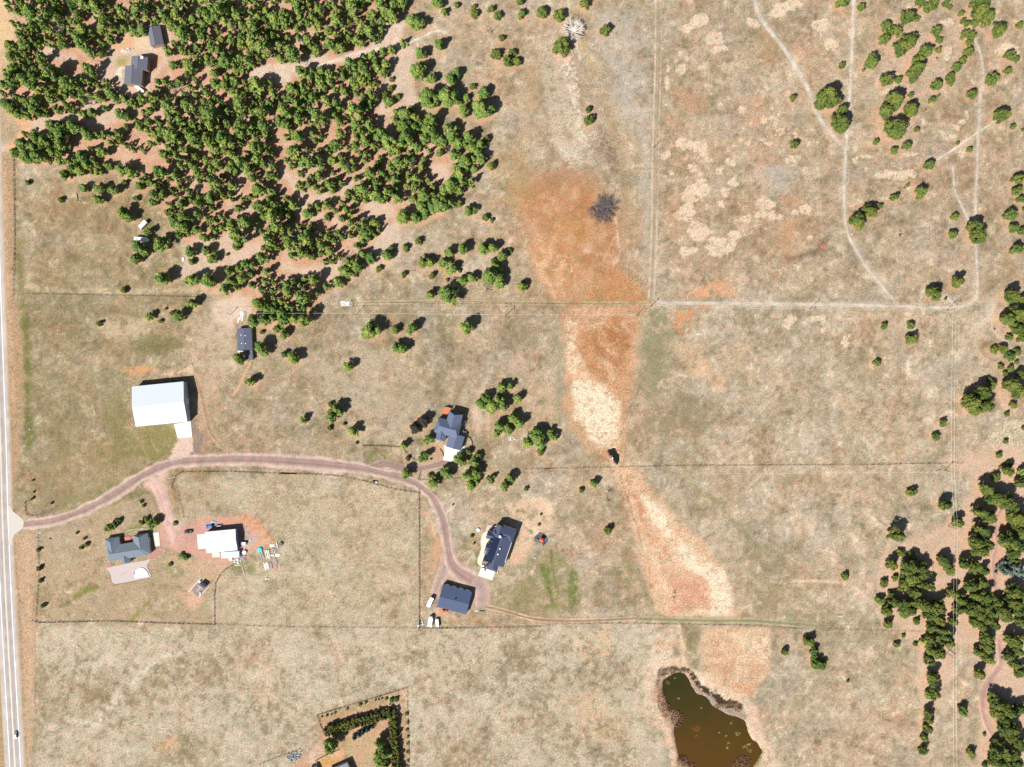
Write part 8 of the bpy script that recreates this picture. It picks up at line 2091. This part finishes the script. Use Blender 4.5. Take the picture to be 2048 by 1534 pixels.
def rubble(px, py, rx, ry, n, r, m, label, name='rubble', seed=1, ang=0, cat='rubble', h=.5):
    X, Y, _ = W(px, py); o = empty(name, (X, Y, 0), R(ang)); q_ = random.Random(seed)
    for i in range(n):
        a = q_.uniform(0, 6.28); k = math.sqrt(q_.random())
        MB().lump((rx * SC * k * math.cos(a), ry * SC * k * math.sin(a), h * q_.random() * (1 - k) + r * .3), r * q_.uniform(.6, 1.4), seed * 99 + i, .7).build('stone', m if q_.random() < .75 else GB, o)
    return tag(o, label, cat)


ROCK = mat('pale_rock', (0.58, 0.54, 0.50), .9, .2, 3); GROCK = mat('grey_rock', (0.26, 0.26, 0.28), .9, .3, 3)
rubble(1022.5, 876.5, 8, 4, 26, .42, ROCK, 'heap of black and white rocks between two pine clumps', 'rock_pile', 1, -18)
rubble(587, 1513, 16, 9, 90, .5, GROCK, 'grey slab rock pile near the bottom edge', 'rock_pile', 2, 15, h=1.2)
rubble(600, 1503, 3, 5, 8, .4, mat('cream_rock', S(240, 220, 180)), 'cream boulders at the top right of the grey rock pile', 'rock_pile', 3, -20)
rubble(484, 1115, 8, 11, 34, .5, GROCK, 'dark scrap heap at the lower right corner of the workshop', 'scrap_heap', 4, cat='scrap heap')
rubble(475, 1121, 7, 5, 18, .5, ROCK, 'pale scrap heap below the right end of the container', 'scrap_heap', 5, cat='scrap heap')
lidded_tank(488, 1105, 1.3, 1.4, TRIM, TRIM, 'white round tank at the lower right corner of the workshop')
lidded_tank(474.5, 1119.5, .8, 1.0, TRIM, TRIM, 'small white tank below the right end of the container')
rubble(535, 1154.5, 6, 5, 16, .5, ROCK, 'white and black scrap heap below the materials yard', 'scrap_heap', 6, cat='scrap heap')
rubble(501, 1081, 3, 4, 8, .4, ROCK, 'few pale stones right of the white box shed', 'rock_pile', 7)
rubble(255, 101, 14, 4, 30, .5, ROCK, 'line of pale boulders on the orange clearing', 'rock_pile', 8, 8)
rubble(110, 99, 7, 4, 12, .4, ROCK, 'small pale rocks in the gap of the north-west wood', 'rock_pile', 9)
rubble(1223.5, 916, 3.5, 4.5, 12, .4, ROCK, 'white stones in the little creek pool', 'rock_pile', 10, cat='rocks')
rubble(841, 1248, 5, 5, 12, .5, BLK, 'black and white scrap in the fence corner left of the trailers', 'scrap_heap', 11, cat='scrap heap')
plank_stack(837.5, 1249.5, 2.6, .8, 2, 60, TRIM, 'left white panel in the fence corner by the trailers', 'plank_stack', 24)
plank_stack(845, 1246, 2.6, .8, 2, -70, TRIM, 'right white panel in the fence corner by the trailers', 'plank_stack', 25)
plank_stack(953, 1221.5, 2.6, .8, 2, -4, TRIM, 'short white board beside the turning yard', 'plank_stack', 26)
plank_stack(963, 1222, 4.0, .5, 1, 2, BLK, 'black rail beside the short white board', 'plank_stack', 27)
rubble(60.5, 858.5, 2.5, 2, 6, .35, ROCK, 'few pale stones on the green strip of the west field', 'rock_pile', 12)
rubble(93, 1166, 2, 2, 5, .3, ROCK, 'pale stones right of a dark juniper near the road', 'rock_pile', 13)
rubble(155, 1293.5, 1, 1, 2, .45, TRIM, 'single white stone in the south-west field', 'rock_pile', 14)
rubble(1703, 470, 2, 2, 4, .4, ROCK, 'pale stones beside the meeting of the tracks', 'rock_pile', 15)
rubble(1826, 578, 2.5, 3, 6, .35, ROCK, 'pale stones on the grass above the long meadow track', 'rock_pile', 16)
rubble(1664, 1359, 6, 3.5, 14, .35, mat('cream_rock', S(240, 220, 180)), 'ring of cream stones in the south-east meadow', 'rock_pile', 17)
# fallen trunks and a leaning log
def log(px, py, L, ang, r, m, label, name='fallen_log'):
    X, Y, _ = W(px, py); o = empty(name, (X, Y, 0), R(ang))
    MB().path([(-L / 2, 0, r), (0, .15, r), (L / 2, 0, r)], [r, r * .9, r * .6], 7).build('trunk', m, o)
    tw = MB()
    for k in range(6):
        x = L * (.1 + .07 * k); s = 1 if k % 2 else -1
        tw.tube((x, 0, r), (x + .5, s * .9, r + .3), r * .3, r * .1, 4)
    tw.build('branches', m, o)
    return tag(o, label, 'log')


log(155, 395, 5.2, -80, .28, GREY_BARK, 'dark fallen trunk in the upper west field')
log(163, 406, 4.0, -60, .12, LILAC, 'pale fallen branches beside the dark trunk', 'fallen_branch')
log(276, 1002, 4.4, 35, .14, GREY_BARK, 'thin fallen limb near the lane junction')
log(345, 955.5, 5.4, 12, .14, BONE, 'pale fallen pole right of the lane junction')
log(1876, 940, 3.4, 25, .15, GREY_BARK, 'thin dark pole lying at the right end of the middle fence')
log(1897 + 6, 1300 + 3, 7.0, -35, .2, GREY_BARK, 'fallen trunk below the power line in the south-east')

# ------------------------------------------------------------------ fences
FW = mat('weathered_fence_wood', (0.16, 0.13, 0.10), .9, .25, 3)
WIRE = mat('fence_wire', (0.09, 0.08, 0.07), .6, .1, 3)
PALEW = mat('pale_fence_rail', (0.50, 0.44, 0.36), .85, .15, 3)


def fence(pts, label, kind='wire', h=1.3, m=FW, gap=4.0, rails=3, thick=1.0):
    P_ = [W(x, y) for x, y in pts]
    o = empty('fence', (P_[0][0], P_[0][1], 0))
    bx, by = P_[0][0], P_[0][1]
    ps_ = MB(); rl = MB()
    for (x1, y1, _), (x2, y2, _) in zip(P_[:-1], P_[1:]):
        L = math.hypot(x2 - x1, y2 - y1); n = max(1, round(L / gap))
        ux, uy = (x2 - x1) / L, (y2 - y1) / L
        for i in range(n + 1):
            x, y = x1 + ux * L * i / n - bx, y1 + uy * L * i / n - by
            r = .09 if kind == 'wire' else .11
            ps_.box(x - r, y - r, -.2, x + r, y + r, h + .1)
        for k in range(rails):
            z = h * (k + 1) / rails - .05
            if kind != 'rail':
                rl.tube((x1 - bx, y1 - by, z), (x2 - bx, y2 - by, z), (.014 if kind == 'wire' else .026) * thick, n=4)
            else:
                nx_, ny_ = -uy * .035, ux * .035
                a_, b_ = (x1 - bx, y1 - by), (x2 - bx, y2 - by)
                rl.add([(a_[0] - nx_, a_[1] - ny_, z - .08), (b_[0] - nx_, b_[1] - ny_, z - .08), (b_[0] + nx_, b_[1] + ny_, z - .08), (a_[0] + nx_, a_[1] + ny_, z - .08), (a_[0] - nx_, a_[1] - ny_, z + .08), (b_[0] - nx_, b_[1] - ny_, z + .08), (b_[0] + nx_, b_[1] + ny_, z + .08), (a_[0] + nx_, a_[1] + ny_, z + .08)], [(3, 2, 1, 0), (4, 5, 6, 7), (0, 1, 5, 4), (1, 2, 6, 5), (2, 3, 7, 6), (3, 0, 4, 7)])
    p_ = ps_.build('posts', m, o); r_ = rl.build('wires' if kind != 'rail' else 'rails', WIRE if kind != 'rail' else m, o)
    p_['kind'] = 'stuff'; r_['kind'] = 'stuff'
    # dark tufts added along the foot to deepen the fence's shadow line
    if kind in ('wire', 'mesh'):
        rs_ = random.Random(len(pts) + int(pts[0][0])); V = []; F = []
        for (x1, y1, _), (x2, y2, _) in zip(P_[:-1], P_[1:]):
            L = math.hypot(x2 - x1, y2 - y1)
            for i in range(int(L * (2.6 if kind == 'mesh' else 1.5))):
                t = rs_.random()
                if math.sin(t * L * .13 + x1) + math.sin(t * L * .05 + y1) * 1.2 < (-.6 if kind == 'mesh' else .35) + rs_.uniform(-.5, .5): continue
                x, y = x1 + (x2 - x1) * t - bx + rs_.gauss(0, .22), y1 + (y2 - y1) * t - by + rs_.gauss(0, .22)
                th = rs_.uniform(0, 6.28); w = rs_.uniform(.15, .35); b = len(V)
                V += [(x - math.cos(th) * w, y - math.sin(th) * w, 0), (x + math.cos(th) * w, y + math.sin(th) * w, 0), (x + rs_.gauss(0, .15), y + rs_.gauss(0, .15), rs_.uniform(.35, .8))]
                F.append((b, b + 1, b + 2))
        if F:
            wd = mesh_obj('shade_tufts', V, F, SHADE_TUFT, o); wd['kind'] = 'stuff'
    return tag(o, label, 'fence')


SHADE_TUFT = mat('fence_shade_tufts', (0.14, 0.12, 0.06), .9, .35, 1)  # dark tuft colour standing in for shade along the fences
fence([(838, 979), (838.2, 1100), (838.5, 1256)], 'dark straight fence from the lane down to the trailers', 'mesh', 1.4, FW, 2.6, 5)
fence([(343, 975), (352, 950), (365, 944), (400, 943), (470, 943.5), (556, 947), (600, 947.5), (642, 949)], 'fence along the lane above the middle field, left half', 'mesh', 1.1, FW, 3, 3)
fence([(650, 949.5), (684, 953), (733, 963), (772, 974), (800, 980), (838, 985)], 'fence along the lane above the middle field, right half', 'mesh', 1.1, FW, 3, 3)
fence([(354, 975), (367, 1034), (390, 1037)], 'short fence closing the left side of the middle field', 'wire', 1.1, PALEW, 3, 3)
fence([(64, 1241), (80, 1245), (225, 1242), (330, 1246), (430, 1249), (441, 1248)], 'dark fence below the grey-roofed house yard', 'mesh', 1.2, FW, 3.2, 4)
fence([(471, 1127), (452, 1138), (440, 1150), (432, 1165), (429, 1190), (429.5, 1249)], 'fence curving from the workshop down to the yard corner', 'mesh', 1.2, FW, 3, 4)
fence([(441, 1248), (520, 1252), (600, 1254), (720, 1255), (838, 1256)], 'faint wire fence below the middle field', 'wire', 1.1, FW, 4.5, 4)
fence([(838, 1256), (920, 1256), (1000, 1255), (1080, 1253)], 'dark fence below the trailers and the dark garage', 'mesh', 1.3, FW, 3, 4)
fence([(1080, 1253), (1112, 1248), (1225, 1246), (1350, 1248), (1480, 1250), (1603, 1257), (1700, 1259), (1850, 1263)], 'long wire fence running right above the brown pond', 'wire', 1.2, FW, 4.5, 4)
fence([(21, 300), (28, 312), (29, 380), (30, 480), (27, 590)], 'dark fence along the verge of the upper west field', 'mesh', 1.2, FW, 3.5, 4)
fence([(55, 588), (200, 590), (380, 594), (420, 596)], 'faint wire fence crossing above the barn field', 'wire', 1.2, FW, 4, 4, thick=1.5)
fence([(51, 1005), (52, 1020), (55, 1029), (64, 1031), (74, 1031)], 'short dark fence in the corner between road and lane', 'mesh', 1.1, FW, 2.5, 4)
fence([(51, 1004), (60, 1001), (67, 998)], 'stub of dark fence above the lane corner', 'mesh', 1.1, FW, 2.5, 4)
fence([(76, 1060), (78, 1150), (72, 1240)], 'faint wire fence between the road verge and the house yard', 'wire', 1.1, PALEW, 4, 3)
fence([(1050, 938), (1120, 937), (1200, 935), (1240, 934), (1400, 931), (1600, 930), (1733, 930)], 'wire fence crossing the creek below the black pool', 'wire', 1.2, FW, 4, 4, thick=1.3)
fence([(1733, 930), (1800, 928), (1925, 926)], 'right end of the middle wire fence near a power pole', 'mesh', 1.1, FW, 4, 3)
fence([(634, 1430), (680, 1416), (760, 1392), (814, 1375)], 'fence along the top of the windbreak yard', 'mesh', 1.2, FW, 3, 4)
fence([(814, 1375), (816, 1440), (819, 1560)], 'fence down the right side of the windbreak yard', 'wire', 1.2, PALEW, 3, 4, thick=1.5)
fence([(634, 1430), (641, 1450), (648, 1467)], 'short dark fence at the left end of the windbreak', 'mesh', 1.3, FW, 2.5, 4)
fence([(520, 1528), (560, 1512), (600, 1498)], 'broken dark fence above the grey rock pile', 'mesh', 1.2, FW, 3, 3)
fence([(632, 1521), (655, 1509), (678, 1500)], 'cream fence above the bottom edge houses', 'rail', 1.4, PALEW, 2.5, 4)
fence([(632, 1521), (637, 1534), (640, 1550)], 'short cream fence between the bottom edge roofs', 'rail', 1.4, PALEW, 2.5, 4)
fence([(725, 892), (760, 891.5), (793, 894), (800, 894)], 'dark short fence left of the blue-roofed house', 'mesh', 1.4, FW, 2.5, 6)
fence([(806, 897), (812, 905), (822, 915), (833, 921)], 'curving dark low fence round the garden of the blue-roofed house', 'mesh', 1.0, FW, 2, 4)
fence([(841, 944), (838, 952), (837, 960)], 'short dark fence beside the lane near the dark driveway', 'mesh', 1.3, FW, 2, 5)
fence([(838, 959), (880, 958.5), (926, 956)], 'faint dark fence below the blue car', 'mesh', 1.0, FW, 3, 3)
fence([(918, 926), (945, 927), (972, 925)], 'dark rail fence right of the driveway pines', 'mesh', 1.1, FW, 3, 4)
fence([(1089, 939), (1106, 937.5)], 'short dark gate at the left end of the creek fence', 'mesh', 1.3, FW, 2, 5)
fence([(780, 606), (900, 607), (1010, 608), (1130, 609), (1290, 611)], 'faint wire fence above the orange reed bed', 'wire', 1.2, FW, 4, 4)
fence([(560, 947), (575, 948), (592, 948)], 'dark gate in the lane fence of the middle field', 'rail', 1.3, FW, 2, 6)
fence([(1320, -60), (1319, 100), (1314, 300), (1312, 420)], 'long dark wire fence running down beside the twin wheel ruts', 'wire', 1.2, FW, 4.5, 4)
fence([(933, 872), (940, 876), (944, 884), (944, 890)], 'curving dark low wall right of the concrete driveway', 'rail', .8, FW, 1.5, 4)
fence([(880, 898), (885, 905), (887, 912)], 'short curved garden rail left of the concrete driveway', 'rail', .7, FW, 1.5, 3)

# ------------------------------------------------------------------ power poles and wires
CREO = mat('creosoted_pole', (0.085, 0.06, 0.045), .85, .2, 3)
PORC = mat('grey_insulator', (0.3, 0.3, 0.32), .3, .1, 3)
CABLE = mat('aluminium_cable', (0.72, 0.70, 0.66), .5, .05, 3)
poles = {}


def pole(key, px, py, label, h=9.5, ang=90, arm=True, xf=False):
    X, Y, _ = W(px, py); o = empty('utility_pole', (X, Y, 0), R(ang)); poles[key] = (X, Y, h)
    MB().tube((0, 0, -.3), (0, 0, h), .2, .12, 9).build('post', CREO, o)
    if arm:
        MB().box(-1.15, -.07, h - .7, 1.15, .07, h - .52).build('crossarm', CREO, o)
    for x in ((-1.0, 0, 1.0) if arm else (0,)):
        MB().tube((x, 0, h - .52 if x else h), (x, 0, h - .3 if x else h + .22), .06, .04, 6).build('insulator', PORC, o)
    if xf:
        MB().tube((.4, 0, h - 2.1), (.4, 0, h - 1.1), .3, n=10).build('transformer', PORC, o)
    return tag(o, label, 'utility pole', 'utility poles')


pole('a', 461.6, 628.4, 'pole with a transformer left of the long white boards', 7.8, 90, False, True)
pole('b', 712, 629, 'power pole just right of the white sheet pile', 9.5)
pole('c', 1011, 632, 'power pole between the wood and the orange reed bed', 9.5)
pole('d', 1272, 632, 'power pole standing in the right side of the orange reed bed', 9.0)
pole('d2', 1300.6, 613.5, 'power pole where the twin ruts meet the long track', 8.5)
pole('e', 1620, 617.5, 'power pole midway along the horizontal meadow track', 9.5)
pole('f', 1892.7, 620.8, 'power pole near the rounded corner of the meadow track', 9.5)
pole('g', 1889.4, 940.5, 'power pole at the right end of the middle fence', 9.5, 0)
pole('h', 1896, 1052, 'power pole at the edge of the east wood beside a thin pine', 9.5, 0)
pole('i', 1893, 1306, 'power pole among the lower pines of the east wood', 9.5, 0)
pole('k', 1305.7, 297, 'small pole beside the upper part of the twin ruts', 9.0, 0, False)
pole('l', 982, 65.5, 'lone pole in the upper meadow', 8.2, 90, False)
V_ = {}


def span(p, q_, offs, label, sag=0.5, r=.03):
    (x1, y1, z1), (x2, y2, z2) = p, q_
    L = math.hypot(x2 - x1, y2 - y1); nx_, ny_ = -(y2 - y1) / L, (x2 - x1) / L
    mb = MB(); n = 10
    for of in offs:
        P_ = []
        for i in range(n + 1):
            t = i / n
            P_.append((x1 + (x2 - x1) * t + nx_ * of, y1 + (y2 - y1) * t + ny_ * of, z1 + (z2 - z1) * t - .15 - 4 * sag * t * (1 - t)))
        for a_, b_ in zip(P_[:-1], P_[1:]): mb.tube(a_, b_, r, n=4, cap=False)
    return tag(mb.build('power_line', CABLE), label, 'cable')


pp = poles
span(pp['a'], pp['b'], (0,), 'pale cable running right from the transformer pole', .8, .05)
span(pp['b'], pp['c'], (0,), 'pale cable above the meadow track left of the reed bed', .8, .05)
span(pp['c'], pp['d'], (0,), 'cable over the left part of the orange reed bed', .8, .04)
span(pp['d2'], pp['e'], (-1, 0, 1), 'three thin cables over the left part of the long track')
span(pp['e'], pp['f'], (-1, 0, 1), 'three thin cables over the right part of the long track')
span(pp['f'], pp['g'], (-1, 1), 'pale cables running down the right side of the meadow', .8, .035)
span(pp['g'], pp['h'], (-1, 1), 'pale cables beside the upper end of the east wood', .5, .035)
span(pp['h'], pp['i'], (-1, 1), 'pale cables crossing the east wood', .6, .035)
span(pp['i'], (W(1896, 1600)[0], W(1896, 1600)[1], 9.5), (-1, 1), 'pale cables running down to the bottom edge', .7, .045)
sX, sY, _ = W(1380, 946); eX, eY, _ = W(1889.4, 940.5)
span((sX, sY, 7), pp['g'], (0,), 'single pale cable below the middle fence', .5, .03)
